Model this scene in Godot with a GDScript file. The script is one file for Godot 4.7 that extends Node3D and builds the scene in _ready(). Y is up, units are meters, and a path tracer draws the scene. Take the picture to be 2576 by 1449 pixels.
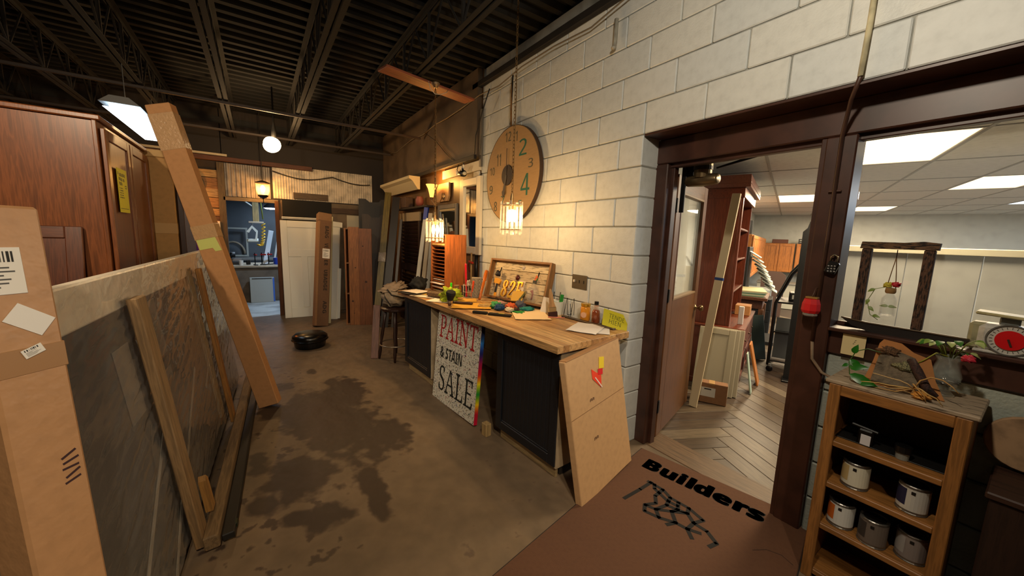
extends Node3D
# A builder's salvage shop: work counter and block wall on the right, stacked cartons and a pantry on the left, a workshop and a showroom beyond.
const RIGHT := 2.16          # face of the painted block wall
const BACK := -7.7           # face of the rear wall
const COUNTER_Y := 0.9
const SHOW_TURN := 19.0      # the showroom stands at an angle to the shop
var used := {}
var kept := {}
var tex := {}

# ---------------------------------------------------------------- naming
func numbered(n: String, where: Node = self) -> String:
	var k := "%d/%s" % [where.get_instance_id(), n]
	if not used.has(k):
		used[k] = 0
		return n
	used[k] += 1
	return "%s_%03d" % [n, used[k]]

func tag(o: Node, label: String, category: String, group := "") -> void:
	o.set_meta("label", label)
	o.set_meta("category", category)
	if group != "":
		o.set_meta("group", group)

func thing(called: String, label: String, category: String, at := Vector3.ZERO, turn := 0.0, group := "") -> Node3D:
	var o := Node3D.new()
	o.name = numbered(called)
	add_child(o, true)
	o.position = at
	o.rotation_degrees.y = turn
	tag(o, label, category, group)
	return o

func part(parent: Node, called: String, mesh: Mesh, m: Material, at := Vector3.ZERO, rot := Vector3.ZERO) -> MeshInstance3D:
	var o := MeshInstance3D.new()
	o.name = numbered(called, parent)
	o.mesh = mesh
	o.material_override = m
	parent.add_child(o, true)
	o.position = at
	o.rotation_degrees = rot
	return o

func single(called: String, label: String, category: String, mesh: Mesh, m: Material, at := Vector3.ZERO, rot := Vector3.ZERO, group := "") -> MeshInstance3D:
	var o := part(self, called, mesh, m, at, rot)
	tag(o, label, category, group)
	return o

func setting(called: String, mesh: Mesh, m: Material, at := Vector3.ZERO, rot := Vector3.ZERO) -> MeshInstance3D:
	var o := part(self, called, mesh, m, at, rot)
	o.set_meta("kind", "structure")
	return o

func setting_root(called: String, at := Vector3.ZERO, turn := 0.0) -> Node3D:
	var o := Node3D.new()
	o.name = numbered(called)
	add_child(o, true)
	o.position = at
	o.rotation_degrees.y = turn
	o.set_meta("kind", "structure")
	return o

func leaning(foot: Vector3, top: Vector3, facing: Vector3) -> Transform3D:
	var y := (top - foot).normalized()
	var z := (facing - y * facing.dot(y)).normalized()
	return Transform3D(Basis(y.cross(z), y, z), foot)

func room(u: float, y: float, v: float) -> Vector3:      # a point in the showroom: u into it, v across it
	var a := deg_to_rad(SHOW_TURN)
	return Vector3(2.4, y, -1.1) + Vector3(cos(a), 0, -sin(a)) * u + Vector3(sin(a), 0, cos(a)) * v

# ---------------------------------------------------------------- shapes
func start(smooth := false) -> SurfaceTool:
	var st := SurfaceTool.new()
	st.begin(Mesh.PRIMITIVE_TRIANGLES)
	st.set_smooth_group(0 if smooth else -1)
	return st

func done(st: SurfaceTool) -> ArrayMesh:
	st.generate_normals()
	return st.commit()

func face(st: SurfaceTool, pts: Array, out: Vector3) -> void:
	var n: Vector3 = (pts[1] - pts[0]).cross(pts[2] - pts[0])
	if n.dot(out) < 0.0:
		pts = pts.duplicate()
		pts.reverse()
	for i in range(1, pts.size() - 1):
		st.add_vertex(pts[0])
		st.add_vertex(pts[i + 1])
		st.add_vertex(pts[i])

func add_box(st: SurfaceTool, size: Vector3, at := Vector3.ZERO, rot := Vector3.ZERO, b := 0.0) -> void:
	var xf := Transform3D(Basis.from_euler(rot * PI / 180.0), at)
	add_box_xf(st, size, xf, b)

func add_box_xf(st: SurfaceTool, size: Vector3, xf: Transform3D, b := 0.0) -> void:
	var h := size / 2.0
	b = minf(b, minf(h.x, minf(h.y, h.z)) * 0.6)
	for a in 3:
		for s in [-1.0, 1.0]:
			var p := []
			for k in [[-1.0, -1.0], [1.0, -1.0], [1.0, 1.0], [-1.0, 1.0]]:
				var v := Vector3.ZERO
				v[a] = s * h[a]
				v[(a + 1) % 3] = k[0] * (h[(a + 1) % 3] - b)
				v[(a + 2) % 3] = k[1] * (h[(a + 2) % 3] - b)
				p.append(xf * v)
			var o := Vector3.ZERO
			o[a] = s
			face(st, p, xf.basis * o)
	if b <= 0.0:
		return
	for a in 3:
		var c := (a + 1) % 3
		var d := (a + 2) % 3
		for s in [-1.0, 1.0]:
			for t in [-1.0, 1.0]:
				var p := []
				for k in [[0, -1.0], [0, 1.0], [1, 1.0], [1, -1.0]]:
					var v := Vector3.ZERO
					v[a] = k[1] * (h[a] - b)
					v[c] = s * (h[c] - (0.0 if k[0] == 0 else b))
					v[d] = t * (h[d] - (b if k[0] == 0 else 0.0))
					p.append(xf * v)
				var o := Vector3.ZERO
				o[c] = s
				o[d] = t
				face(st, p, xf.basis * o)
	for s in [-1.0, 1.0]:
		for t in [-1.0, 1.0]:
			for w in [-1.0, 1.0]:
				var e := Vector3(s, t, w)
				var p := []
				for a in 3:
					var v := e * (h - Vector3(b, b, b))
					v[a] = e[a] * h[a]
					p.append(xf * v)
				face(st, p, xf.basis * e)

func box(w: float, h: float, d: float, b := 0.003) -> Mesh:
	var k := "box %.4f %.4f %.4f %.4f" % [w, h, d, b]
	if not kept.has(k):
		var st := start()
		add_box(st, Vector3(w, h, d), Vector3.ZERO, Vector3.ZERO, b)
		kept[k] = done(st)
	return kept[k]

func add_lathe(st: SurfaceTool, profile: Array, seg := 24, at := Vector3.ZERO, rot := Vector3.ZERO) -> void:
	var xf := Transform3D(Basis.from_euler(rot * PI / 180.0), at)
	for i in profile.size() - 1:
		var a: Vector2 = profile[i]
		var b: Vector2 = profile[i + 1]
		for j in seg:
			var t := TAU * j / seg
			var s := TAU * (j + 1) / seg
			var p := [Vector3(a.x * cos(t), a.y, a.x * sin(t)), Vector3(b.x * cos(t), b.y, b.x * sin(t)), Vector3(b.x * cos(s), b.y, b.x * sin(s)), Vector3(a.x * cos(s), a.y, a.x * sin(s))]
			for tri in [[0, 2, 1], [0, 3, 2]]:
				if (tri[0] == 0 and tri[1] == 3 and a.x < 1e-6) or (tri[1] == 2 and b.x < 1e-6):
					continue
				for k in tri:
					st.add_vertex(xf * p[k])

func lathe(profile: Array, seg := 24, smooth := false) -> Mesh:
	var st := start(smooth)
	add_lathe(st, profile, seg)
	return done(st)

func rod(r: float, h: float, seg := 12) -> Mesh:           # base at the origin
	var k := "rod %.4f %.4f %d" % [r, h, seg]
	if not kept.has(k):
		kept[k] = lathe([Vector2(0, 0), Vector2(r, 0), Vector2(r, h), Vector2(0, h)], seg)
	return kept[k]

func add_tube(st: SurfaceTool, pts: Array, r, seg := 6) -> void:
	var n := pts.size()
	var rings := []
	var side := Vector3.ZERO
	for i in n:
		var d: Vector3 = (pts[mini(i + 1, n - 1)] - pts[maxi(i - 1, 0)]).normalized()
		if side == Vector3.ZERO:
			side = d.cross(Vector3.UP if absf(d.y) < 0.9 else Vector3.RIGHT).normalized()
		side = (side - d * side.dot(d)).normalized()
		var o := d.cross(side)
		var rr: float = r[i] if r is Array else r
		var ring := []
		for j in seg:
			var t := TAU * j / seg
			ring.append(pts[i] + (side * cos(t) + o * sin(t)) * rr)
		rings.append(ring)
	for i in n - 1:
		for j in seg:
			var k := (j + 1) % seg
			var mid: Vector3 = (rings[i][j] + rings[i][k]) / 2.0 - pts[i]
			face(st, [rings[i][j], rings[i][k], rings[i + 1][k], rings[i + 1][j]], mid)
	face(st, rings[0], pts[0] - pts[1])
	face(st, rings[n - 1], pts[n - 1] - pts[n - 2])

func tube(pts: Array, r, seg := 6, smooth := true) -> Mesh:
	var st := start(smooth)
	add_tube(st, pts, r, seg)
	return done(st)

func add_prism(st: SurfaceTool, poly: PackedVector2Array, d: float, z := 0.0) -> void:
	var tri := Geometry2D.triangulate_polygon(poly)
	for s in [-1.0, 1.0]:
		for i in range(0, tri.size(), 3):
			var p := []
			for k in 3:
				p.append(Vector3(poly[tri[i + k]].x, poly[tri[i + k]].y, z + s * d / 2))
			face(st, p, Vector3(0, 0, s))
	var cw := 1.0 if Geometry2D.is_polygon_clockwise(poly) else -1.0
	for i in poly.size():
		var a := poly[i]
		var b := poly[(i + 1) % poly.size()]
		var e := b - a
		face(st, [Vector3(a.x, a.y, z - d / 2), Vector3(b.x, b.y, z - d / 2), Vector3(b.x, b.y, z + d / 2), Vector3(a.x, a.y, z + d / 2)], Vector3(-e.y, e.x, 0) * cw)

func prism(poly: Array, d: float) -> Mesh:
	var st := start()
	add_prism(st, PackedVector2Array(poly), d)
	return done(st)

func corrugated(w: float, h: float, pitch: float, depth: float) -> Mesh:   # ribs run up, front faces +z
	var st := start()
	var n := int(w / pitch)
	var prof := [Vector2(0, 0), Vector2(0.35, 0), Vector2(0.5, 1), Vector2(0.85, 1), Vector2(1, 0)]
	var at := PackedVector2Array()
	for i in n:
		for p in prof.slice(0, 4):
			at.append(Vector2(-w / 2 + (i + p.x) * pitch, p.y * depth))
	at.append(Vector2(-w / 2 + n * pitch, 0))
	for i in at.size() - 1:
		face(st, [Vector3(at[i].x, 0, at[i].y), Vector3(at[i + 1].x, 0, at[i + 1].y), Vector3(at[i + 1].x, h, at[i + 1].y), Vector3(at[i].x, h, at[i].y)], Vector3(0, 0, 1))
		face(st, [Vector3(at[i].x, 0, at[i].y - 0.004), Vector3(at[i + 1].x, 0, at[i + 1].y - 0.004), Vector3(at[i + 1].x, h, at[i + 1].y - 0.004), Vector3(at[i].x, h, at[i].y - 0.004)], Vector3(0, 0, -1))
	return done(st)

func sheet(w: float, h: float, d := 0.0012) -> Mesh:        # thin sheet with its picture on +z, uv over the front
	var k := "sheet %.4f %.4f %.4f" % [w, h, d]
	if kept.has(k):
		return kept[k]
	var st := start()
	var c := [Vector2(-1, -1), Vector2(1, -1), Vector2(1, 1), Vector2(-1, 1)]
	for s in [1.0, -1.0]:
		for t in ([[0, 2, 1], [0, 3, 2]] if s > 0 else [[0, 1, 2], [0, 2, 3]]):
			for i in t:
				st.set_uv(Vector2(c[i].x * s * 0.5 + 0.5, 0.5 - c[i].y * 0.5))
				st.add_vertex(Vector3(c[i].x * w / 2, c[i].y * h / 2, s * d / 2))
	for i in 4:
		var a: Vector2 = c[i]
		var b: Vector2 = c[(i + 1) % 4]
		st.set_uv(Vector2(0.01, 0.01))
		face(st, [Vector3(a.x * w / 2, a.y * h / 2, d / 2), Vector3(b.x * w / 2, b.y * h / 2, d / 2), Vector3(b.x * w / 2, b.y * h / 2, -d / 2), Vector3(a.x * w / 2, a.y * h / 2, -d / 2)], Vector3(a.x + b.x, a.y + b.y, 0))
	kept[k] = done(st)
	return kept[k]

func crumpled(w: float, h: float, lift: float, seed: int) -> Mesh:      # a limp sheet lying in the x-z plane
	var n := FastNoiseLite.new()
	n.seed = seed
	n.frequency = 0.9
	var st := start(true)
	var g := 8
	for s in [1.0, -1.0]:
		for i in g:
			for j in g:
				var p := []
				for k in [[0, 0], [1, 0], [1, 1], [0, 1]]:
					var x: float = (float(i + k[0]) / g - 0.5) * w
					var z: float = (float(j + k[1]) / g - 0.5) * h
					p.append(Vector3(x, 0.002 + lift * (0.5 + 0.5 * n.get_noise_2d(x * 12.0, z * 12.0)) * (1.0 if s > 0 else 0.6) + 0.0004 * s, z))
				face(st, p, Vector3(0, s, 0))
	return done(st)

func lettering(parent: Node, called: String, words: String, m: Material, at: Vector3, height: float, width := 0.0, rot := Vector3.ZERO, serif := false, bold := false, depth := 0.0015, heavy := 0.0) -> MeshInstance3D:
	var f := SystemFont.new()
	f.font_names = PackedStringArray(["Droid Serif" if serif else "Droid Sans"])
	f.font_weight = 700 if bold else 400
	var t := TextMesh.new()
	t.font = f
	t.text = words
	t.font_size = 48
	t.pixel_size = 0.01
	t.depth = 0.02
	t.curve_step = 1.5
	var shape: Mesh = t
	if heavy > 0.0:       # broad painted strokes
		var st := SurfaceTool.new()
		for q in 9:
			st.append_from(t, 0, Transform3D(Basis(), Vector3((q % 3 - 1) * heavy, (q / 3 - 1) * heavy, 0)))
		shape = st.commit()
	var o := part(parent, called, shape, m, at, rot)
	var b := shape.get_aabb()
	var k := height / maxf(b.size.y, 0.01)
	o.scale = Vector3(width / maxf(b.size.x, 0.01) if width > 0.0 else k, k, depth / 0.02)
	return o

# ---------------------------------------------------------------- materials
func noise_tex(key: String, kind: int, freq: float, octaves: int, ramp: Array, seed := 1, normal := false, strength := 4.0, size := 512) -> NoiseTexture2D:
	if tex.has(key):
		return tex[key]
	var n := FastNoiseLite.new()
	n.noise_type = kind as FastNoiseLite.NoiseType
	n.frequency = freq
	n.seed = seed
	n.fractal_octaves = octaves
	var t := NoiseTexture2D.new()
	t.width = size
	t.height = size
	t.seamless = true
	t.noise = n
	if normal:
		t.as_normal_map = true
		t.bump_strength = strength
	else:
		var g := Gradient.new()
		g.offsets = PackedFloat32Array(ramp[0])
		var c := PackedColorArray()
		for v in ramp[1]:
			c.append(Color(v, v, v))
		g.colors = c
		t.color_ramp = g
	tex[key] = t
	return t

func plain(c: Color, rough := 0.6, metal := 0.0) -> StandardMaterial3D:
	var k := "plain %s %.2f %.2f" % [c.to_html(), rough, metal]
	if not kept.has(k):
		var m := StandardMaterial3D.new()
		m.albedo_color = c
		m.roughness = rough
		m.metallic = metal
		kept[k] = m
	return kept[k]

func mapped(c: Color, map: Texture2D, scale: Vector3, rough := 0.6, bump: Texture2D = null, bumpiness := 0.4) -> StandardMaterial3D:
	var k := "map %s %d %s %.2f %d %.2f" % [c.to_html(), map.get_instance_id() if map else 0, scale, rough, bump.get_instance_id() if bump else 0, bumpiness]
	if not kept.has(k):
		var m := StandardMaterial3D.new()
		m.albedo_color = c
		m.albedo_texture = map
		m.roughness = rough
		m.uv1_triplanar = true
		m.uv1_scale = scale
		if bump:
			m.normal_enabled = true
			m.normal_texture = bump
			m.normal_scale = bumpiness
		kept[k] = m
	return kept[k]

func wood(c: Color, axis := "y", rough := 0.55) -> StandardMaterial3D:
	var s: Vector3 = {"x": Vector3(0.5, 7, 7), "y": Vector3(7, 0.5, 7), "z": Vector3(7, 7, 0.5)}[axis]
	return mapped(c, tex.grain, s, rough)

func mottled(c: Color, scale := 1.5, rough := 0.8, bumpiness := 0.0) -> StandardMaterial3D:
	return mapped(c, tex.blotch, Vector3.ONE * scale, rough, tex.pits if bumpiness > 0.0 else null, bumpiness)

func kraft(c: Color) -> StandardMaterial3D:
	return mapped(c, tex.fibre, Vector3(3, 3, 3), 0.8)

func glow(c: Color, energy: float) -> StandardMaterial3D:
	var k := "glow %s %.2f" % [c.to_html(), energy]
	if not kept.has(k):
		var m := StandardMaterial3D.new()
		m.albedo_color = c
		m.emission_enabled = true
		m.emission = c
		m.emission_energy_multiplier = energy
		kept[k] = m
	return kept[k]

func pane(c: Color, alpha: float, rough := 0.03) -> StandardMaterial3D:
	var k := "pane %s %.2f %.2f" % [c.to_html(), alpha, rough]
	if not kept.has(k):
		var m := StandardMaterial3D.new()
		m.transparency = BaseMaterial3D.TRANSPARENCY_ALPHA
		m.albedo_color = Color(c, alpha)
		m.roughness = rough
		m.metallic_specular = 0.5
		kept[k] = m
	return kept[k]

func solid_glass(c: Color, rough := 0.02, k2 := 0.05) -> StandardMaterial3D:
	var k := "glass %s %.2f %.3f" % [c.to_html(), rough, k2]
	if not kept.has(k):
		var m := StandardMaterial3D.new()
		m.transparency = BaseMaterial3D.TRANSPARENCY_ALPHA
		m.albedo_color = Color(c, 0.15)
		m.roughness = rough
		m.refraction_enabled = true
		m.refraction_scale = k2
		kept[k] = m
	return kept[k]

func picture(image: Image, rough := 0.8) -> StandardMaterial3D:
	var m := StandardMaterial3D.new()
	m.albedo_texture = ImageTexture.create_from_image(image)
	m.roughness = rough
	return m

func lamp(at: Vector3, c: Color, energy: float, size := 0.04) -> OmniLight3D:
	var l := OmniLight3D.new()
	l.name = numbered("lamp_light")
	l.position = at
	l.light_color = c
	l.light_energy = energy
	l.light_size = size
	l.omni_range = 14.0
	l.omni_attenuation = 2.0
	l.shadow_enabled = true
	add_child(l, true)
	return l

func flood(at: Vector3, towards: Vector3, c: Color, energy: float, angle: float) -> SpotLight3D:
	var l := SpotLight3D.new()
	l.name = numbered("flood_light")
	l.light_color = c
	l.light_energy = energy
	l.light_size = 0.05
	l.spot_range = 14.0
	l.spot_attenuation = 2.0
	l.spot_angle = angle
	l.spot_angle_attenuation = 0.6
	l.shadow_enabled = true
	add_child(l, true)
	l.transform = Transform3D(Basis.looking_at(towards, Vector3.UP if absf(towards.normalized().y) < 0.95 else Vector3.RIGHT), at)
	return l

func panel_light(at: Vector3, size: Vector2, c: Color, energy: float, turn := 0.0, tilt := -90.0) -> AreaLight3D:
	var l := AreaLight3D.new()
	l.name = numbered("panel_light")
	l.area_size = size
	l.area_range = 16.0
	l.area_attenuation = 2.0
	l.light_color = c
	l.light_energy = energy
	l.shadow_enabled = true
	add_child(l, true)
	l.position = at
	l.rotation_degrees = Vector3(tilt, turn, 0)
	return l

func make_textures() -> void:
	tex.grain = noise_tex("grain_t", FastNoiseLite.TYPE_PERLIN, 0.012, 5, [[0.0, 0.35, 0.5, 0.62, 1.0], [0.62, 0.8, 0.95, 0.78, 1.0]], 3)
	tex.blotch = noise_tex("blotch_t", FastNoiseLite.TYPE_PERLIN, 0.008, 5, [[0.0, 0.4, 0.6, 1.0], [0.7, 0.88, 0.97, 1.0]], 5)
	tex.fibre = noise_tex("fibre_t", FastNoiseLite.TYPE_PERLIN, 0.02, 4, [[0.0, 0.45, 1.0], [0.93, 0.975, 1.0]], 8)
	tex.worn = noise_tex("worn_t", FastNoiseLite.TYPE_PERLIN, 0.02, 5, [[0.0, 0.36, 0.44, 0.6, 1.0], [0.25, 0.4, 0.85, 0.95, 1.0]], 11)
	tex.wash = noise_tex("wash_t", FastNoiseLite.TYPE_PERLIN, 0.018, 5, [[0.0, 0.33, 0.46, 1.0], [0.5, 0.78, 0.97, 1.0]], 15)
	tex.pits = noise_tex("pits_t", FastNoiseLite.TYPE_SIMPLEX, 0.05, 4, [], 7, true, 6.0)
	tex.film = noise_tex("film_t", FastNoiseLite.TYPE_SIMPLEX, 0.014, 3, [], 9, true, 9.0)
	tex.rock = noise_tex("rock_t", FastNoiseLite.TYPE_SIMPLEX, 0.02, 5, [], 17, true, 14.0)

# ---------------------------------------------------------------- the place
func _ready() -> void:
	# camera
	var yaw := 0.602
	var pitch := 0.137
	var roll := 0.034
	var ahead := Vector3(sin(yaw) * cos(pitch), -sin(pitch), -cos(yaw) * cos(pitch))
	var level := Vector3(cos(yaw), 0, sin(yaw))
	var above := level.cross(ahead)
	var cam := Camera3D.new()
	cam.name = "camera"
	add_child(cam)
	cam.transform = Transform3D(Basis(level * cos(roll) + above * sin(roll), above * cos(roll) - level * sin(roll), -ahead), Vector3(0, 1.526, 0))
	cam.fov = 75.9
	cam.near = 0.05
	cam.far = 60.0
	cam.current = true
	# surroundings: a closed building, dark outside
	var env := Environment.new()
	env.background_mode = Environment.BG_COLOR
	env.background_color = Color(0.012, 0.014, 0.02)
	env.tonemap_mode = Environment.TONE_MAPPER_LINEAR
	env.tonemap_exposure = 1.0
	env.sdfgi_enabled = true
	env.ssao_enabled = true
	env.ssil_enabled = true
	var we := WorldEnvironment.new()
	we.name = "surroundings"
	we.environment = env
	add_child(we)
	make_textures()
	shop_lights()
	shell()
	roof()
	rear_wall()
	workshop()
	storefront()
	showroom_shell()
	left_side()
	rear_stock()
	counter()
	counter_things()
	wall_things()
	pendants()
	window_corner()
	showroom_things()

func shop_lights() -> void:
	# bare flood lamps out of view; the left stock one is added to brighten it
	for a in [[Vector3(0.7, 2.66, -0.4), Color(1.0, 0.94, 0.84), 2.0, "near the block wall", Vector3(1.0, -0.3, -0.55), 78.0], [Vector3(-0.14, 2.72, 0.9), Color(1.0, 0.91, 0.78), 5.0, "above the walkway", Vector3(-0.1, -0.85, -1.0), 56.0], [Vector3(-1.2, 2.7, -1.3), Color(1.0, 0.9, 0.76), 3.2, "above the left stock, added unseen as a fill light", Vector3(0.15, -0.7, -1.0), 50.0]]:
		var p: Vector3 = a[0]
		var t := thing("flood_lamp", "round flood bulb in a black socket on the joist %s" % a[3], "lamp", p)
		part(t, "socket", lathe([Vector2(0, 0.06), Vector2(0.03, 0.06), Vector2(0.03, 0.16), Vector2(0.012, 0.17), Vector2(0.012, 0.7), Vector2(0, 0.7)], 16), plain(Color(0.04, 0.04, 0.04), 0.5))
		part(t, "bulb", lathe([Vector2(0, -0.02), Vector2(0.04, -0.015), Vector2(0.058, 0.0), Vector2(0.05, 0.04), Vector2(0.028, 0.08), Vector2(0, 0.08)], 20, true), glow(Color(1, 0.86, 0.64), 6.0))
		flood(p + Vector3(0, 0.005, 0), a[4], a[1], a[2], a[5])

func shell() -> void:
	# concrete floor with its spill stains
	var x0 := -3.2
	var z0 := -7.7
	var w := 5.56
	var l := 10.3
	var ppm := 140.0
	var iw := int(w * ppm)
	var il := int(l * ppm)
	var im := Image.create(iw, il, false, Image.FORMAT_RGB8)
	var coarse := FastNoiseLite.new()
	coarse.seed = 4
	coarse.frequency = 0.9
	coarse.fractal_octaves = 4
	var fine := FastNoiseLite.new()
	fine.seed = 9
	fine.frequency = 7.0
	fine.fractal_octaves = 4
	var blobs := [[0.48, -2.95, 0.36, 0.7], [0.58, -3.65, 0.22, 0.4], [0.3, -3.4, 0.26, 0.55], [0.5, -2.15, 0.07, 0.32], [0.16, -2.5, 0.24, 0.28], [0.72, -2.75, 0.2, 0.3], [0.02, -3.55, 0.12, 0.2], [0.12, -4.05, 0.12, 0.16], [0.24, -2.02, 0.13, 0.12], [0.4, -4.4, 0.05, 0.1], [0.54, -3.98, 0.07, 0.1], [-0.08, -2.75, 0.09, 0.18], [-0.05, -2.3, 0.08, 0.1], [0.1, -2.1, 0.07, 0.07]]
	for j in il:
		var z := z0 + (j + 0.5) / ppm
		for i in iw:
			var x := x0 + (i + 0.5) / ppm
			var c := coarse.get_noise_2d(x, z)
			var f := fine.get_noise_2d(x, z)
			var v := 0.92 + 0.16 * c + 0.1 * f
			var col := Color(0.46 * v, 0.385 * v, 0.3 * v)
			if x > -0.45 and x < 1.2 and z > -4.8 and z < -1.6:
				var d := 9.0
				for b in blobs:
					var dx: float = (x - b[0]) / b[2]
					var dz: float = (z - b[1]) / b[3]
					d = minf(d, sqrt(dx * dx + dz * dz))
				var k := clampf((1.0 - d + 0.5 * f + 0.45 * c) / 0.3, 0.0, 1.0)
				if d > 1.0 and d < 3.0 and x < 0.35 and f > 0.34 - 0.05 / d:
					k = maxf(k, clampf((f - 0.34) * 9.0, 0.0, 0.8))
				col = col.lerp(Color(0.2, 0.15, 0.12) * (0.95 + 0.3 * c), k * (0.86 + 0.25 * c))
			elif f > 0.5:
				col = col.lerp(Color(0.3, 0.24, 0.2), clampf((f - 0.5) * 5.0, 0.0, 0.6))
			im.set_pixel(i, j, col)
	var fm := picture(im, 0.62)
	fm.normal_enabled = true
	fm.normal_texture = tex.pits
	fm.normal_scale = 0.1
	var st := start()
	for t in [[0, 2, 1], [0, 3, 2]]:
		for k in t:
			var c: Vector2 = [Vector2(0, 1), Vector2(1, 1), Vector2(1, 0), Vector2(0, 0)][k]
			st.set_uv(c)
			st.add_vertex(Vector3(x0 + c.x * w, 0, z0 + c.y * l))
	st.set_uv(Vector2(0.02, 0.02))
	face(st, [Vector3(x0, -0.12, z0), Vector3(x0 + w, -0.12, z0), Vector3(x0 + w, -0.12, z0 + l), Vector3(x0, -0.12, z0 + l)], Vector3.DOWN)
	for s in [[0, 0, 1, 0], [1, 0, 1, 1], [1, 1, 0, 1], [0, 1, 0, 0]]:
		var a := Vector3(x0 + s[0] * w, 0, z0 + s[1] * l)
		var b := Vector3(x0 + s[2] * w, 0, z0 + s[3] * l)
		face(st, [a, b, b + Vector3(0, -0.12, 0), a + Vector3(0, -0.12, 0)], (a + b) / 2 - Vector3(x0 + w / 2, 0, z0 + l / 2))
	setting("floor", done(st), fm)
	# left wall, the wall behind the view
	var dim := mottled(Color(0.36, 0.3, 0.24), 0.6)
	setting("wall_left", box(0.12, 3.5, 10.4, 0.0), dim, Vector3(-3.26, 1.7, -2.55))
	setting("wall_front", box(5.6, 3.5, 0.12, 0.0), mottled(Color(0.55, 0.5, 0.43), 0.6), Vector3(-0.42, 1.7, 2.66))
	# painted block wall
	var wall := setting_root("wall_right")
	part(wall, "mortar", box(0.18, 3.36, 2.19, 0.0), mottled(Color(0.6, 0.6, 0.57), 1.0), Vector3(2.262, 1.68, -2.755))
	part(wall, "mortar", box(0.18, 1.12, 4.25, 0.0), mottled(Color(0.6, 0.6, 0.57), 1.0), Vector3(2.262, 2.8, 0.47))
	var paint := [mapped(Color(0.8, 0.81, 0.8), tex.fibre, Vector3.ONE * 1.9, 0.55, tex.pits, 0.05), mapped(Color(0.785, 0.8, 0.795), tex.fibre, Vector3.ONE * 2.3, 0.55, tex.pits, 0.09), mapped(Color(0.81, 0.815, 0.795), tex.fibre, Vector3.ONE * 2.1, 0.5, tex.pits, 0.14)]
	var rng := RandomNumberGenerator.new()
	rng.seed = 21
	for r in 16:
		var y := r * 0.2032
		var end := -1.652 if r < 11 else 2.55
		var z := -1.652 + 0.4064 * 11 + (0.0 if r % 2 == 1 else 0.2032)
		while z > -3.85:
			var a := maxf(z - 0.4064, -3.85)
			var b := minf(z, end)
			if b - a > 0.05 and y < 3.2:
				part(wall, "block", box(0.19, 0.1962, snappedf(b - a, 0.0001) - 0.006, 0.0055), paint[rng.randi() % 3], Vector3(2.255 + rng.randf_range(-0.0015, 0.0015), y + 0.1016, (a + b) / 2))
			z -= 0.4064
	# the painted return of the wall end beside the door frame is the blocks' own end; above them a dirty ledger
	setting("trim_1", box(0.05, 0.06, 6.6, 0.004), mottled(Color(0.1, 0.08, 0.065), 2.0), Vector3(2.13, 3.2, -0.7))
	# rear half of the right wall: ochre hardboard under a brown soffit board
	setting("wall_right_rear", box(0.19, 3.4, 3.95, 0.0), mapped(Color(0.42, 0.3, 0.17), tex.blotch, Vector3.ONE * 0.7, 0.5), Vector3(2.262, 1.7, -5.83))
	setting("trim_2", box(0.06, 0.95, 3.82, 0.004), mapped(Color(0.36, 0.3, 0.24), tex.blotch, Vector3.ONE * 0.6, 0.5), Vector3(2.135, 2.9, -5.78))
	setting("trim_3", box(0.035, 0.05, 3.82, 0.004), plain(Color(0.1, 0.07, 0.05), 0.6), Vector3(2.09, 2.42, -5.78))
	var strip := single("metal_channel", "narrow grey metal channel fixed where block wall meets brown soffit", "channel", prism([Vector2(-0.02, -0.012), Vector2(0.02, -0.012), Vector2(0.02, 0.012), Vector2(0.012, 0.012), Vector2(0.012, -0.004), Vector2(-0.012, -0.004), Vector2(-0.012, 0.012), Vector2(-0.02, 0.012)], 0.62), plain(Color(0.45, 0.43, 0.4), 0.45, 0.6), Vector3(2.14, 2.62, -3.83), Vector3(90, 0, 90))
	strip.rotation_degrees = Vector3(90, 90, 0)

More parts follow.
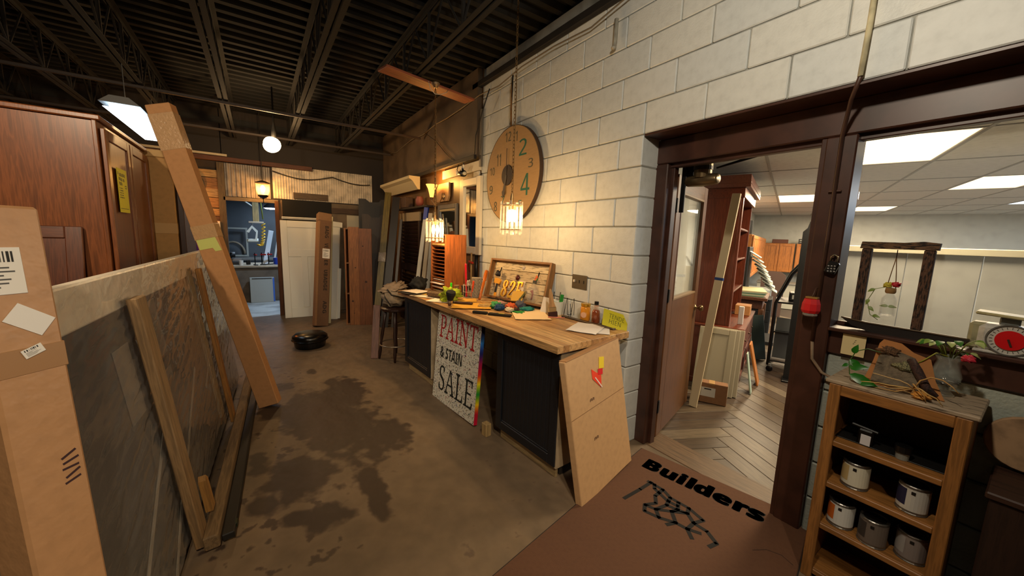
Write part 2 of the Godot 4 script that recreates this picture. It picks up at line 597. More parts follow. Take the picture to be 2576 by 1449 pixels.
func roof() -> void:
	var dark := mottled(Color(0.026, 0.021, 0.018), 1.5, 0.97)
	# ribbed steel deck, ribs across the shop
	var deck := setting("ceiling", corrugated(10.4, 5.7, 0.16, 0.045), dark, Vector3(2.45, 3.42, -2.55), Vector3(0, 0, 0))
	deck.transform = Transform3D(Basis(Vector3(0, 0, -1), Vector3(-1, 0, 0), Vector3(0, -1, 0)), Vector3(2.36, 3.42, -2.55))
	setting("ceiling_slab", box(5.7, 0.1, 10.5, 0.0), dark, Vector3(-0.45, 3.5, -2.55))
	# bar joists along the shop
	var joist := start()
	var rust := start()
	var len := 10.1
	for y in [0.0, 0.42]:
		for s in [-1.0, 1.0]:
			add_box(joist, Vector3(0.035, 0.006, len), Vector3(s * 0.027, y, -2.55), Vector3.ZERO)
			add_box(joist, Vector3(0.006, 0.035, len), Vector3(s * 0.01, y + (0.0175 if y < 0.2 else -0.0175), -2.55), Vector3.ZERO)
	var chords := done(joist)
	var n := 16
	for i in n:
		var a := -2.55 - len / 2 + len * i / n
		var b := a + len / n
		add_tube(rust, [Vector3(0, 0.01, a), Vector3(0, 0.41, (a + b) / 2)], 0.009, 5)
		add_tube(rust, [Vector3(0, 0.41, (a + b) / 2), Vector3(0, 0.01, b)], 0.009, 5)
		add_box(rust, Vector3(0.022, 0.4, 0.022), Vector3(0, 0.21, a + 0.02))
	var web := done(rust)
	for a in [[-2.3, "deepest behind the pantry"], [-1.62, "behind the pantry, clear of the tube fixture"], [-0.94, "carrying the white tube fixture"], [-0.25, "above the wrapped glass crate"], [0.5, "above the round black cushion"], [1.25, "under which the orange brown plank is hung"]]:
		var t := thing("bar_joist", "dark open web steel roof joist " + a[1], "joist", Vector3(a[0], 2.94, 0), 0.0, "roof joists")
		part(t, "chords", chords, plain(Color(0.04, 0.029, 0.023), 0.95))
		part(t, "web", web, plain(Color(0.075, 0.06, 0.05), 0.95))
	for z in [[-5.5, "crossing above the round black cushion"], [-7.0, "just before the rear wall"]]:
		single("bridging_bar", "thin steel angle bridging bar under the joists " + z[1], "bar", box(4.9, 0.03, 0.03, 0.003), plain(Color(0.2, 0.155, 0.125), 0.6), Vector3(-0.4, 2.918, z[0]))
	# pale brown plank lying across two joists with the pendant wired to it
	var pl := single("ceiling_plank", "orange brown plank hung flat under the joists above the far pendant", "plank", box(0.98, 0.022, 0.16, 0.004), wood(Color(0.6, 0.33, 0.22), "x"), Vector3(1.42, 2.918, -3.55), Vector3(0, 13, 0))
	pl.rotation_degrees = Vector3(0, 13, 0)
	# wires along the wall top
	var ws := []
	for i in 15:
		var z := -1.3 - i * 0.42
		ws.append(Vector3(2.09 - 0.015 * sin(i * 1.9), 3.12 - 0.012 * i + 0.025 * sin(i * 2.3), z))
	single("cable_run", "loose pale cable strung along the top of the block wall", "cable", tube(ws, 0.006, 5), plain(Color(0.4, 0.36, 0.3), 0.6))
	single("hanging_wire", "black wire hanging slack in front of the brown soffit", "wire", tube([Vector3(2.07, 3.05, -3.55), Vector3(2.08, 2.85, -3.72), Vector3(2.085, 2.65, -3.86), Vector3(2.085, 2.45, -3.88)], 0.006, 5), plain(Color(0.03, 0.03, 0.03), 0.5))
	single("hanging_wire", "thin dark wire drooping from joist over the brown soffit to track spotlight", "wire", tube([Vector3(2.0, 2.93, -5.2), Vector3(2.08, 2.8, -5.0), Vector3(2.085, 2.6, -4.7), Vector3(2.085, 2.46, -4.45)], 0.004, 5), plain(Color(0.03, 0.03, 0.03), 0.5))
	# fluorescent fixture over the left stock
	var t := thing("tube_fixture", "long white fluorescent fixture hung over the brown pantry", "lamp", Vector3(-0.93, 2.55, -5.45))
	part(t, "housing", prism([Vector2(-0.13, 0.0), Vector2(0.13, 0.0), Vector2(0.06, 0.06), Vector2(-0.06, 0.06)], 1.5), plain(Color(0.3, 0.3, 0.3), 0.5))
	for s in [-1.0, 1.0]:
		part(t, "tube", tube([Vector3(s * 0.06, -0.018, -0.72), Vector3(s * 0.06, -0.018, 0.72)], 0.013, 10), glow(Color(0.86, 0.95, 1.0), 9.0))
		part(t, "hanger", rod(0.004, 0.33), plain(Color(0.4, 0.4, 0.4), 0.4, 0.8), Vector3(0, 0.06, s * 0.55))
	part(t, "diffuser", box(0.22, 0.004, 1.46, 0.001), glow(Color(0.88, 0.95, 1.0), 7.0), Vector3(0, -0.036, 0))
	panel_light(Vector3(-0.93, 2.505, -5.45), Vector2(0.22, 1.44), Color(0.86, 0.94, 1.0), 0.3)
	# the flood lamp in view
	var fp := Vector3(0.21, 2.62, -6.0)
	t = thing("flood_lamp", "glaring round flood bulb hanging from the joist before the rear wall", "lamp", fp)
	part(t, "socket", tube([Vector3(0.02, 0.07, -0.06), Vector3(0.03, 0.2, -0.09), Vector3(0.03, 0.31, -0.09), Vector3(0.03, 0.76, -0.09)], [0.03, 0.03, 0.012, 0.01], 10), plain(Color(0.05, 0.045, 0.04), 0.5))
	part(t, "bulb", lathe([Vector2(0, -0.02), Vector2(0.055, -0.016), Vector2(0.075, 0.0), Vector2(0.06, 0.05), Vector2(0.03, 0.1), Vector2(0, 0.1)], 22, true), glow(Color(1.0, 0.88, 0.66), 16.0), Vector3.ZERO, Vector3(-58, 0, 12))
	t.get_node("bulb").scale = Vector3.ONE * 1.4
	lamp(fp + Vector3(0, 0.0, 0.0), Color(1.0, 0.8, 0.55), 1.1, 0.05)

func rear_wall() -> void:
	var w := setting_root("wall_back")
	part(w, "core", box(2.8, 3.4, 0.12, 0.0), plain(Color(0.16, 0.13, 0.11), 0.8), Vector3(-1.82, 1.7, BACK - 0.07))
	part(w, "core", box(2.05, 3.4, 0.12, 0.0), plain(Color(0.16, 0.13, 0.11), 0.8), Vector3(1.335, 1.7, BACK - 0.07))
	part(w, "core", box(0.74, 1.42, 0.12, 0.0), plain(Color(0.16, 0.13, 0.11), 0.8), Vector3(-0.06, 2.69, BACK - 0.07))
	# salvaged planks left of the opening
	var tones := [Color(0.55, 0.4, 0.24), Color(0.62, 0.48, 0.3), Color(0.35, 0.24, 0.16), Color(0.66, 0.55, 0.38), Color(0.5, 0.36, 0.22), Color(0.6, 0.5, 0.36)]
	for i in 16:
		var h: float = [0.16, 0.14, 0.18, 0.12][i % 4]
		part(w, "plank", box(2.3, h - 0.006, 0.02, 0.003), wood(tones[(i * 5) % 6], "x", 0.75), Vector3(-1.64, 0.1 + i * 0.151, BACK + 0.0 + 0.002 * (i % 3)))
	part(w, "post", box(0.09, 2.55, 0.05, 0.004), wood(Color(0.34, 0.29, 0.22), "y", 0.8), Vector3(-0.45, 1.275, BACK + 0.02))
	part(w, "post", box(0.06, 2.0, 0.06, 0.004), wood(Color(0.4, 0.24, 0.13), "y", 0.8), Vector3(0.29, 1.0, BACK + 0.02))
	part(w, "post", box(0.1, 2.0, 0.03, 0.004), wood(Color(0.42, 0.33, 0.25), "y", 0.85), Vector3(0.37, 1.0, BACK + 0.0))
	part(w, "lintel", box(0.75, 0.06, 0.05, 0.004), wood(Color(0.45, 0.4, 0.34), "x", 0.8), Vector3(-0.06, 1.99, BACK + 0.02))
	part(w, "grey_sheet", corrugated(0.62, 0.52, 0.062, 0.014), mottled(Color(0.5, 0.46, 0.42), 2.0, 0.5), Vector3(-0.09, 2.03, BACK))
	part(w, "white_sheet", corrugated(1.64, 0.56, 0.04, 0.01), mottled(Color(0.82, 0.77, 0.69), 1.6, 0.5), Vector3(1.07, 2.05, BACK))
	part(w, "ledger", box(2.9, 0.07, 0.06, 0.004), wood(Color(0.36, 0.2, 0.12), "x", 0.7), Vector3(-0.6, 2.6, BACK + 0.05))
	part(w, "ledger", box(1.3, 0.035, 0.02, 0.003), plain(Color(0.75, 0.68, 0.55), 0.6), Vector3(-1.0, 2.66, BACK + 0.06))
	part(w, "plywood", box(1.9, 2.02, 0.02, 0.002), mottled(Color(0.42, 0.36, 0.29), 0.8), Vector3(1.3, 1.02, BACK + 0.0))
	part(w, "black_sheet", box(0.78, 0.42, 0.012, 0.001), plain(Color(0.018, 0.019, 0.02), 0.85), Vector3(0.76, 1.83, BACK + 0.02))
	part(w, "strip", box(0.66, 0.1, 0.02, 0.002), wood(Color(0.3, 0.22, 0.16), "x", 0.7), Vector3(1.48, 1.9, BACK + 0.02))
	part(w, "strip", box(0.55, 0.11, 0.02, 0.002), wood(Color(0.36, 0.29, 0.22), "x", 0.7), Vector3(0.82, 2.12, BACK + 0.025))
	part(w, "white_sheet", box(0.42, 0.34, 0.01, 0.001), plain(Color(0.66, 0.63, 0.55), 0.6), Vector3(1.62, 1.66, BACK + 0.02))
	# swags of cable under the beam
	var c := []
	for i in 25:
		var x := 0.25 + i * 0.066
		c.append(Vector3(x, 2.5 - 0.09 * absf(sin((x - 0.25) * 3.4)), BACK + 0.06))
	single("swag_cable", "dark cable hung in swags across the ribbed white sheet", "cable", tube(c, 0.008, 5), plain(Color(0.05, 0.045, 0.04), 0.5))
	# lantern over the opening
	var t := thing("glass_lantern", "lit clear glass lantern with dark cap over the workshop opening", "lamp", Vector3(0.1, 2.02, -7.45))
	part(t, "cap", lathe([Vector2(0, 0.0), Vector2(0.03, 0.0), Vector2(0.07, 0.03), Vector2(0.075, 0.05), Vector2(0, 0.05)], 16), plain(Color(0.06, 0.05, 0.045), 0.4, 0.5))
	part(t, "finial", lathe([Vector2(0, -0.08), Vector2(0.008, -0.07), Vector2(0.006, -0.02), Vector2(0.014, 0.0), Vector2(0, 0.0)], 10), plain(Color(0.06, 0.05, 0.045), 0.4, 0.5))
	part(t, "shade", lathe([Vector2(0.07, 0.05), Vector2(0.095, 0.12), Vector2(0.1, 0.24), Vector2(0.098, 0.24), Vector2(0.093, 0.12), Vector2(0.068, 0.05)], 20, true), pane(Color(1, 0.93, 0.8), 0.14))
	part(t, "rim", lathe([Vector2(0.095, 0.235), Vector2(0.106, 0.235), Vector2(0.106, 0.25), Vector2(0.03, 0.28), Vector2(0, 0.28)], 20), plain(Color(0.2, 0.14, 0.08), 0.4, 0.6))
	part(t, "bulb", lathe([Vector2(0, 0.21), Vector2(0.02, 0.2), Vector2(0.034, 0.16), Vector2(0.024, 0.11), Vector2(0, 0.1)], 14, true), glow(Color(1.0, 0.82, 0.5), 26.0))
	part(t, "chain", rod(0.006, 1.1), plain(Color(0.1, 0.08, 0.06), 0.5), Vector3(0, 0.27, 0))
	lamp(Vector3(0.1, 2.175, -7.45), Color(1.0, 0.7, 0.36), 0.42, 0.03)

func workshop() -> void:
	setting("floor_workshop", box(6.0, 0.12, 4.4, 0.0), mottled(Color(0.66, 0.69, 0.7), 0.7, 0.4), Vector3(-0.2, -0.06, -9.9))
	setting("wall_workshop_rear", box(6.0, 3.2, 0.1, 0.0), mapped(Color(0.33, 0.35, 0.37), tex.fibre, Vector3.ONE * 0.5, 0.8), Vector3(-0.2, 1.6, -12.05))
	setting("wall_workshop_left", box(0.1, 3.2, 4.3, 0.0), mottled(Color(0.4, 0.43, 0.46), 0.5), Vector3(-3.1, 1.6, -9.9))
	setting("wall_workshop_right", box(0.1, 3.2, 4.3, 0.0), mottled(Color(0.4, 0.43, 0.46), 0.5), Vector3(2.7, 1.6, -9.9))
	setting("ceiling_workshop", box(6.0, 0.1, 4.4, 0.0), plain(Color(0.1, 0.1, 0.1), 0.8), Vector3(-0.2, 3.2, -9.9))
	for a in [[Vector3(0.27, 1.98, -9.95), "above the bench", 1.3], [Vector3(0.38, 2.26, -11.3), "near the workshop rear wall", 1.0], [Vector3(0.95, 2.7, -8.1), "beside the opening, added unseen as a fill light", 5.0]]:  # dome by the opening is an added lamp, out of view, brightening the post
		var p: Vector3 = a[0]
		var t := thing("high_bay_lamp", "blue white dome lamp hanging in the workshop " + a[1], "lamp", p, 0.0, "workshop dome lamps")
		part(t, "dome", lathe([Vector2(0.15, 0.0), Vector2(0.13, 0.05), Vector2(0.05, 0.11), Vector2(0.02, 0.2), Vector2(0, 0.2)], 20, true), plain(Color(0.3, 0.32, 0.35), 0.4, 0.5))
		part(t, "lens", lathe([Vector2(0, -0.03), Vector2(0.1, -0.02), Vector2(0.14, 0.0), Vector2(0, 0.005)], 20, true), glow(Color(0.8, 0.88, 1.0), 16.0))
		part(t, "cord", rod(0.006, 3.15 - p.y - 0.18), plain(Color(0.05, 0.05, 0.05), 0.5), Vector3(0, 0.18, 0))
		var al := panel_light(p + Vector3(0, -0.045, 0), Vector2(0.22, 0.22), Color(0.82, 0.91, 1.0), a[2])
		al.name = numbered("dome_light")
	# bench across the opening
	var b := thing("workbench", "cluttered workshop bench with dark front panel beyond the opening", "bench", Vector3(0.05, 0, -9.75))
	part(b, "top", box(1.5, 0.04, 0.9, 0.004), wood(Color(0.72, 0.66, 0.56), "x"), Vector3(0, 0.74, 0))
	part(b, "front_panel", box(1.4, 0.71, 0.02, 0.002), mottled(Color(0.4, 0.36, 0.31), 0.8), Vector3(0, 0.365, 0.4))
	for s in [-1.0, 1.0]:
		part(b, "leg", box(0.08, 0.72, 0.08, 0.004), wood(Color(0.35, 0.24, 0.15)), Vector3(s * 0.68, 0.36, 0.34))
		part(b, "leg", box(0.08, 0.72, 0.08, 0.004), wood(Color(0.35, 0.24, 0.15)), Vector3(s * 0.68, 0.36, -0.38))
	var bin := thing("grey_panel_box", "pale grey box standing on the floor against the workbench front", "box", Vector3(0.02, 0, -9.24))
	part(bin, "body", box(0.42, 0.52, 0.1, 0.006), plain(Color(0.6, 0.63, 0.62), 0.6), Vector3(0, 0.26, 0))
	part(bin, "slot", box(0.34, 0.02, 0.004, 0.001), plain(Color(0.15, 0.16, 0.17), 0.6), Vector3(0, 0.5, 0.0515))
	part(bin, "edge_tape", box(0.03, 0.5, 0.102, 0.002), plain(Color(0.22, 0.4, 0.75), 0.5), Vector3(0.2, 0.26, 0.001))
	# things on the bench
	var rng := RandomNumberGenerator.new()
	rng.seed = 5
	var bt := 0.76
	var bits := [["blue_bucket", "blue plastic tub on the workbench", "tub", Color(0.08, 0.22, 0.65), Vector3(0.32, 0.14, -9.6), Vector3(0.16, 0.14, 0.14)], ["paint_tin", "small white tin on the workbench edge", "tin", Color(0.8, 0.8, 0.78), Vector3(-0.32, 0.1, -9.45), Vector3(0.08, 0.1, 0.08)], ["glue_pot", "dark pot beside the white tin on the workbench", "pot", Color(0.1, 0.1, 0.11), Vector3(-0.2, 0.09, -9.6), Vector3(0.09, 0.09, 0.09)], ["yellow_can", "yellow green can beside the blue tub", "can", Color(0.7, 0.72, 0.1), Vector3(0.48, 0.09, -9.5), Vector3(0.07, 0.09, 0.07)]]
	for a in bits:
		var s: Vector3 = a[5]
		var p: Vector3 = a[4]
		single(a[0], a[1], a[2], lathe([Vector2(0, 0), Vector2(s.x * 0.42, 0), Vector2(s.x * 0.5, s.y), Vector2(s.x * 0.46, s.y), Vector2(s.x * 0.4, 0.01), Vector2(0, 0.01)], 14), plain(a[3], 0.5), Vector3(p.x, bt, p.z))
	for i in 3:
		var cl := thing("bar_clamp", "red and black bar clamp " + ["beside the glue pot", "before the wide offcut board", "beside the blue tub"][i] + " on the workbench", "clamp", Vector3(-0.08 + i * 0.12, bt, -9.42 - 0.06 * i), 20.0 + 50 * i, "bar clamps on the workbench")
		part(cl, "bar", box(0.012, 0.26, 0.02, 0.002), plain(Color(0.1, 0.1, 0.1), 0.4, 0.6), Vector3(0, 0.13, 0))
		part(cl, "jaw", box(0.03, 0.03, 0.1, 0.004), plain(Color(0.55, 0.06, 0.05), 0.5), Vector3(0, 0.22, 0.03))
		part(cl, "foot", box(0.05, 0.02, 0.12, 0.004), plain(Color(0.12, 0.12, 0.12), 0.5), Vector3(0, 0.01, 0.03))
	for a in [[Vector3(0.1, bt, -9.7), Vector3(0.24, 1.49, -9.76), 0.09, Color(0.85, 0.9, 0.95), "wide white offcut board standing on the workbench"], [Vector3(0.26, bt, -9.78), Vector3(0.38, 1.42, -9.83), 0.035, Color(0.8, 0.82, 0.82), "narrow pale strip standing on the workbench"]]:
		var o := single("board_offcut", a[4], "board", box(a[2], 0.74, 0.02, 0.002), plain(a[3], 0.6))
		o.transform = leaning(a[0], a[1], Vector3(0, 0, 1)) * Transform3D(Basis(), Vector3(0, 0.37, 0))
	var saw := thing("mitre_saw", "dark bench saw on the left of the workbench", "saw", Vector3(-0.5, bt, -9.75))
	part(saw, "base", box(0.36, 0.06, 0.34, 0.01), plain(Color(0.08, 0.08, 0.09), 0.5), Vector3(0, 0.03, 0))
	part(saw, "fence", box(0.36, 0.06, 0.02, 0.004), plain(Color(0.55, 0.56, 0.58), 0.4, 0.6), Vector3(0, 0.09, -0.08))
	part(saw, "motor", tube([Vector3(-0.12, 0.2, 0), Vector3(0.08, 0.2, 0)], 0.06, 14), plain(Color(0.06, 0.06, 0.07), 0.5))
	part(saw, "arm", tube([Vector3(0, 0.06, -0.12), Vector3(0, 0.2, -0.08), Vector3(0.02, 0.24, 0.1)], 0.02, 8), plain(Color(0.1, 0.1, 0.1), 0.5))
	# wooden post with reel and hoses
	var post := thing("hanging_post", "pale wooden post dropping from the workshop ceiling with cord reel", "post", Vector3(-0.02, 0, -8.7))
	part(post, "timber", box(0.1, 1.5, 0.09, 0.004), wood(Color(0.76, 0.67, 0.47)), Vector3(0, 2.4, 0))
	part(post, "bracket", box(0.24, 0.03, 0.1, 0.004), plain(Color(0.75, 0.7, 0.62), 0.6), Vector3(0, 1.64, 0.01))
	part(post, "white_hose", tube([Vector3(-0.22, 2.6, 0.02), Vector3(-0.25, 2.3, 0.03), Vector3(-0.2, 2.05, 0.03), Vector3(-0.05, 1.94, 0.03)], 0.014, 8), plain(Color(0.82, 0.84, 0.82), 0.5))
	part(post, "green_cord", tube([Vector3(0.06, 2.5, 0.05), Vector3(0.09, 2.0, 0.05), Vector3(0.11, 1.7, 0.06)], 0.012, 6), plain(Color(0.5, 0.55, 0.25), 0.6))
	var coil := []
	for i in 61:
		var k := i / 60.0
		coil.append(Vector3(0.11 - 0.09 * k * k + 0.03 * cos(i * 1.2), 1.62 - 0.42 * sin(k * 1.9), 0.05 + 0.03 * sin(i * 1.2)))
	part(post, "coiled_hose", tube(coil, 0.009, 6), plain(Color(0.85, 0.68, 0.08), 0.4))
	part(post, "reel_frame", prism([Vector2(-0.09, 0), Vector2(0.06, 0), Vector2(0.08, 0.2), Vector2(-0.01, 0.3), Vector2(-0.1, 0.18), Vector2(-0.06, 0.16), Vector2(-0.01, 0.25), Vector2(0.05, 0.17), Vector2(0.03, 0.04), Vector2(-0.07, 0.04)], 0.08), plain(Color(0.8, 0.86, 0.86), 0.5), Vector3(-0.06, 1.28, 0.06))
	part(post, "reel_foot", tube([Vector3(-0.16, 1.29, 0.06), Vector3(0.02, 1.3, 0.06)], 0.035, 10), plain(Color(0.8, 0.86, 0.86), 0.5))
	part(post, "hook", rod(0.008, 0.12), plain(Color(0.5, 0.5, 0.5), 0.4, 0.6), Vector3(-0.06, 1.54, 0.05))
	# frames leaning at the workshop's rear wall
	var wf := thing("arched_frame", "pale framed arch leaning against the workshop rear wall", "frame", Vector3(-0.55, 0.79, -11.9))
	for s in [[0.0, 1.0, 0.9, 0.06], [0.0, 0.03, 0.9, 0.06]]:
		part(wf, "rail", box(s[2], s[3], 0.04, 0.003), plain(Color(0.62, 0.63, 0.6), 0.6), Vector3(s[0], s[1], 0))
	for s in [-1.0, 1.0]:
		part(wf, "stile", box(0.06, 0.94, 0.04, 0.003), plain(Color(0.62, 0.63, 0.6), 0.6), Vector3(s * 0.42, 0.52, 0))
	wf.scale = Vector3.ONE * 0.72
	var arc := []
	for i in 13:
		var t := PI * i / 12
		arc.append(Vector3(0.34 * cos(t), 0.1 + 0.42 * sin(t), 0.02))
	part(wf, "arch", tube(arc, 0.035, 8), plain(Color(0.55, 0.5, 0.42), 0.6))
	var shelf := thing("rear_table", "low rear table along the workshop wall behind the bench", "table", Vector3(-0.3, 0, -11.62))
	part(shelf, "top", box(2.4, 0.05, 0.6, 0.004), plain(Color(0.45, 0.44, 0.42), 0.6), Vector3(0, 0.75, 0))
	for s in [-1.0, 1.0]:
		part(shelf, "leg", box(0.08, 0.725, 0.4, 0.004), plain(Color(0.25, 0.24, 0.23), 0.6), Vector3(s * 1.1, 0.3625, 0))

func storefront() -> void:
	var brown := mapped(Color(0.27, 0.16, 0.12), tex.blotch, Vector3.ONE * 1.4, 0.42)
	# steel lintel, frame and post of the doorway
	var f := setting_root("trim_4")
	part(f, "lintel", box(0.23, 0.012, 4.2, 0.001), brown, Vector3(2.275, 2.228, 0.455))
	part(f, "header", box(0.13, 0.16, 4.2, 0.006), brown, Vector3(2.4, 2.142, 0.41))
	part(f, "header_stop", box(0.05, 0.03, 4.2, 0.004), brown, Vector3(2.4, 2.05, 0.41))
	part(f, "jamb", box(0.13, 2.06, 0.11, 0.006), brown, Vector3(2.4, 1.03, -1.625))
	part(f, "jamb_stop", box(0.05, 2.06, 0.025, 0.003), brown, Vector3(2.41, 1.03, -1.56))
	part(f, "post", box(0.13, 2.06, 0.12, 0.006), brown, Vector3(2.4, 1.03, -0.65))
	part(f, "post_stop", box(0.05, 2.06, 0.025, 0.003), brown, Vector3(2.37, 1.03, -0.718))
	part(f, "rail", box(0.13, 0.12, 2.2, 0.006), brown, Vector3(2.42, 1.06, 0.51))
	part(f, "rail_lip", box(0.2, 0.018, 2.2, 0.004), brown, Vector3(2.415, 1.129, 0.51))
	# block wall under the window
	var low := setting_root("wall_right_low")
	part(low, "mortar", box(0.17, 1.0, 3.1, 0.0), mottled(Color(0.52, 0.55, 0.52), 1.0), Vector3(2.475, 0.5, 0.96))
	var lp := mapped(Color(0.63, 0.655, 0.615), tex.fibre, Vector3.ONE * 2.0, 0.6, tex.pits, 0.2)
	for r in 5:
		var z := -0.59 + (0.4064 if r % 2 == 0 else 0.2032)
		var a := -0.59
		while a < 2.3:
			part(low, "block", box(0.18, 0.192, z - a - 0.007, 0.006), lp, Vector3(2.46, r * 0.2 + 0.1, (a + z) / 2))
			a = z
			z += 0.4064
	# window over it
	var wn := setting_root("window_1")
	part(wn, "pane", box(0.006, 0.9, 2.2, 0.0), pane(Color(0.93, 0.97, 0.97), 0.06), Vector3(2.475, 1.585, 0.51))
	part(wn, "bead", box(0.02, 0.02, 2.2, 0.002), brown, Vector3(2.455, 1.148, 0.51))
	part(wn, "jamb", box(0.1, 0.95, 0.06, 0.002), brown, Vector3(2.42, 1.6, 1.6))
	setting("wall_right_front", box(0.2, 2.24, 0.95, 0.0), mottled(Color(0.75, 0.75, 0.72), 1.0), Vector3(2.46, 1.12, 2.1))
	# wood sill between concrete and herringbone
	setting("threshold_1", box(0.24, 0.03, 0.98, 0.004), wood(Color(0.45, 0.35, 0.25), "z", 0.5), Vector3(2.48, -0.01, -1.145))
	# door leaf standing open into the showroom, hinged on the far jamb
	var d := setting_root("door_1", Vector3(2.49, 0.012, -1.6), 16.0)
	var oak := wood(Color(0.45, 0.285, 0.16), "y", 0.4)
	part(d, "stile", box(0.11, 2.0, 0.042, 0.003), oak, Vector3(0.06, 1.0, 0))
	part(d, "stile", box(0.11, 2.0, 0.042, 0.003), oak, Vector3(0.83, 1.0, 0))
	part(d, "top_rail", box(0.66, 0.12, 0.042, 0.003), wood(Color(0.45, 0.285, 0.16), "x", 0.4), Vector3(0.445, 1.94, 0))
	part(d, "lower_panel", box(0.66, 1.08, 0.042, 0.002), oak, Vector3(0.445, 0.54, 0))
	part(d, "pane", box(0.66, 0.8, 0.006, 0.0), pane(Color(0.9, 0.95, 0.93), 0.1), Vector3(0.445, 1.48, 0))
	for s in [-1.0, 1.0]:
		part(d, "bead", box(0.66, 0.018, 0.05, 0.002), plain(Color(0.5, 0.4, 0.28), 0.5), Vector3(0.445, 1.48 + s * 0.4, 0))
		part(d, "bead", box(0.018, 0.8, 0.05, 0.002), oak, Vector3(0.445 + s * 0.325, 1.48, 0))
		var k := part(d, "knob", lathe([Vector2(0.028, 0), Vector2(0.028, 0.006), Vector2(0.011, 0.01), Vector2(0.011, 0.03), Vector2(0.026, 0.04), Vector2(0.03, 0.055), Vector2(0.02, 0.068), Vector2(0, 0.07)], 18, true), plain(Color(0.55, 0.45, 0.32), 0.3, 0.9), Vector3(0.83, 0.93, s * 0.021), Vector3(90 * s, 0, 0))
		k.rotation_degrees = Vector3(90 if s > 0 else -90, 0, 0)
	for y in [0.25, 1.12, 1.78]:
		part(d, "hinge", box(0.03, 0.1, 0.012, 0.002), plain(Color(0.08, 0.06, 0.05), 0.4, 0.7), Vector3(0.0, y, 0.022))
	# heavy brass door closer under the header
	var c := thing("door_closer", "old brass pot shaped door closer bolted under the brown header", "closer", Vector3(2.53, 2.0, -1.43), 0.0)
	var br := plain(Color(0.52, 0.44, 0.32), 0.35, 0.85)
	part(c, "drum", lathe([Vector2(0, -0.03), Vector2(0.052, -0.03), Vector2(0.056, 0.0), Vector2(0.056, 0.025), Vector2(0.06, 0.03), Vector2(0.058, 0.085), Vector2(0.05, 0.095), Vector2(0, 0.095)], 22), br)
	part(c, "barrel", tube([Vector3(0, -0.045, -0.11), Vector3(0, -0.045, -0.1), Vector3(0, -0.045, 0.0), Vector3(0, -0.045, 0.1), Vector3(0, -0.045, 0.11)], [0.03, 0.036, 0.044, 0.036, 0.03], 16), br)
	part(c, "band", lathe([Vector2(0.0585, 0.02), Vector2(0.0605, 0.02), Vector2(0.0605, 0.045), Vector2(0.0585, 0.045)], 22), plain(Color(0.2, 0.17, 0.13), 0.5, 0.4))
	part(c, "arm", tube([Vector3(0.0, 0.1, 0.02), Vector3(0.08, 0.085, 0.3)], 0.008, 6), plain(Color(0.3, 0.27, 0.22), 0.4, 0.7))
	part(c, "arm", tube([Vector3(-0.02, 0.02, 0.1), Vector3(0.08, 0.085, 0.3)], [0.006, 0.011], 6), plain(Color(0.1, 0.09, 0.08), 0.4, 0.6))
	part(c, "bracket", box(0.02, 0.16, 0.05, 0.004), plain(Color(0.04, 0.04, 0.04), 0.5), Vector3(-0.01, 0.02, -0.085))
	part(c, "bracket", box(0.012, 0.34, 0.035, 0.003), plain(Color(0.04, 0.04, 0.04), 0.5), Vector3(-0.02, -0.09, -0.12))
	# bits fixed on the post
	var pk := thing("key_lockbox", "small black key lockbox hanging on the brown post", "lockbox", Vector3(2.317, 1.43, -0.61), -90.0)
	part(pk, "body", box(0.045, 0.06, 0.026, 0.006), plain(Color(0.03, 0.03, 0.03), 0.4), Vector3.ZERO, Vector3(0, 0, -18))
	for i in 9:
		part(pk, "button", box(0.007, 0.006, 0.003, 0.001), plain(Color(0.55, 0.55, 0.55), 0.4), Vector3((i % 3 - 1) * 0.012 + 0.002, (i / 3 - 1) * 0.013 - 0.004, 0.0142), Vector3(0, 0, -18))
	part(pk, "shackle", tube([Vector3(-0.01, 0.03, 0), Vector3(-0.008, 0.055, 0), Vector3(0.006, 0.062, 0), Vector3(0.018, 0.055, 0), Vector3(0.016, 0.028, 0)], 0.003, 6), plain(Color(0.6, 0.56, 0.45), 0.3, 0.8))
	part(pk, "screw", rod(0.004, 0.03, 8), plain(Color(0.6, 0.56, 0.45), 0.3, 0.8), Vector3(0.004, 0.062, -0.012), Vector3(90, 0, 0))
	var rb := thing("red_lid_jar", "little glass jar wrapped in red cloth hung on the brown post", "jar", Vector3(2.268, 1.235, -0.655), -90.0)
	part(rb, "glass", lathe([Vector2(0, -0.05), Vector2(0.025, -0.05), Vector2(0.03, -0.045), Vector2(0.03, 0.0), Vector2(0, 0.0)], 16), pane(Color(0.8, 0.8, 0.78), 0.35))
	var rc := start()
	add_lathe(rc, [Vector2(0, -0.036), Vector2(0.033, -0.034), Vector2(0.039, -0.02), Vector2(0.037, 0.012), Vector2(0.03, 0.036), Vector2(0, 0.037)], 9)
	part(rb, "cloth", done(rc), plain(Color(0.78, 0.045, 0.07), 0.6))
	part(rb, "neck", box(0.05, 0.01, 0.03, 0.002), plain(Color(0.7, 0.55, 0.3), 0.4, 0.5), Vector3(0, 0.042, 0))
	part(rb, "hook", tube([Vector3(0, 0.045, 0), Vector3(0, 0.085, -0.03), Vector3(0, 0.09, -0.066)], 0.003, 6), plain(Color(0.3, 0.2, 0.15), 0.5))
	# conduit down wall and post, ending behind the shelf unit
	var cd := thing("conduit_cord", "thin painted conduit running down wall and post to the wooden shelf", "conduit")
	part(cd, "pipe", tube([Vector3(2.14, 3.1, -0.555), Vector3(2.14, 2.45, -0.56), Vector3(2.14, 2.25, -0.565)], 0.011, 8), mottled(Color(0.78, 0.74, 0.6), 3.0))
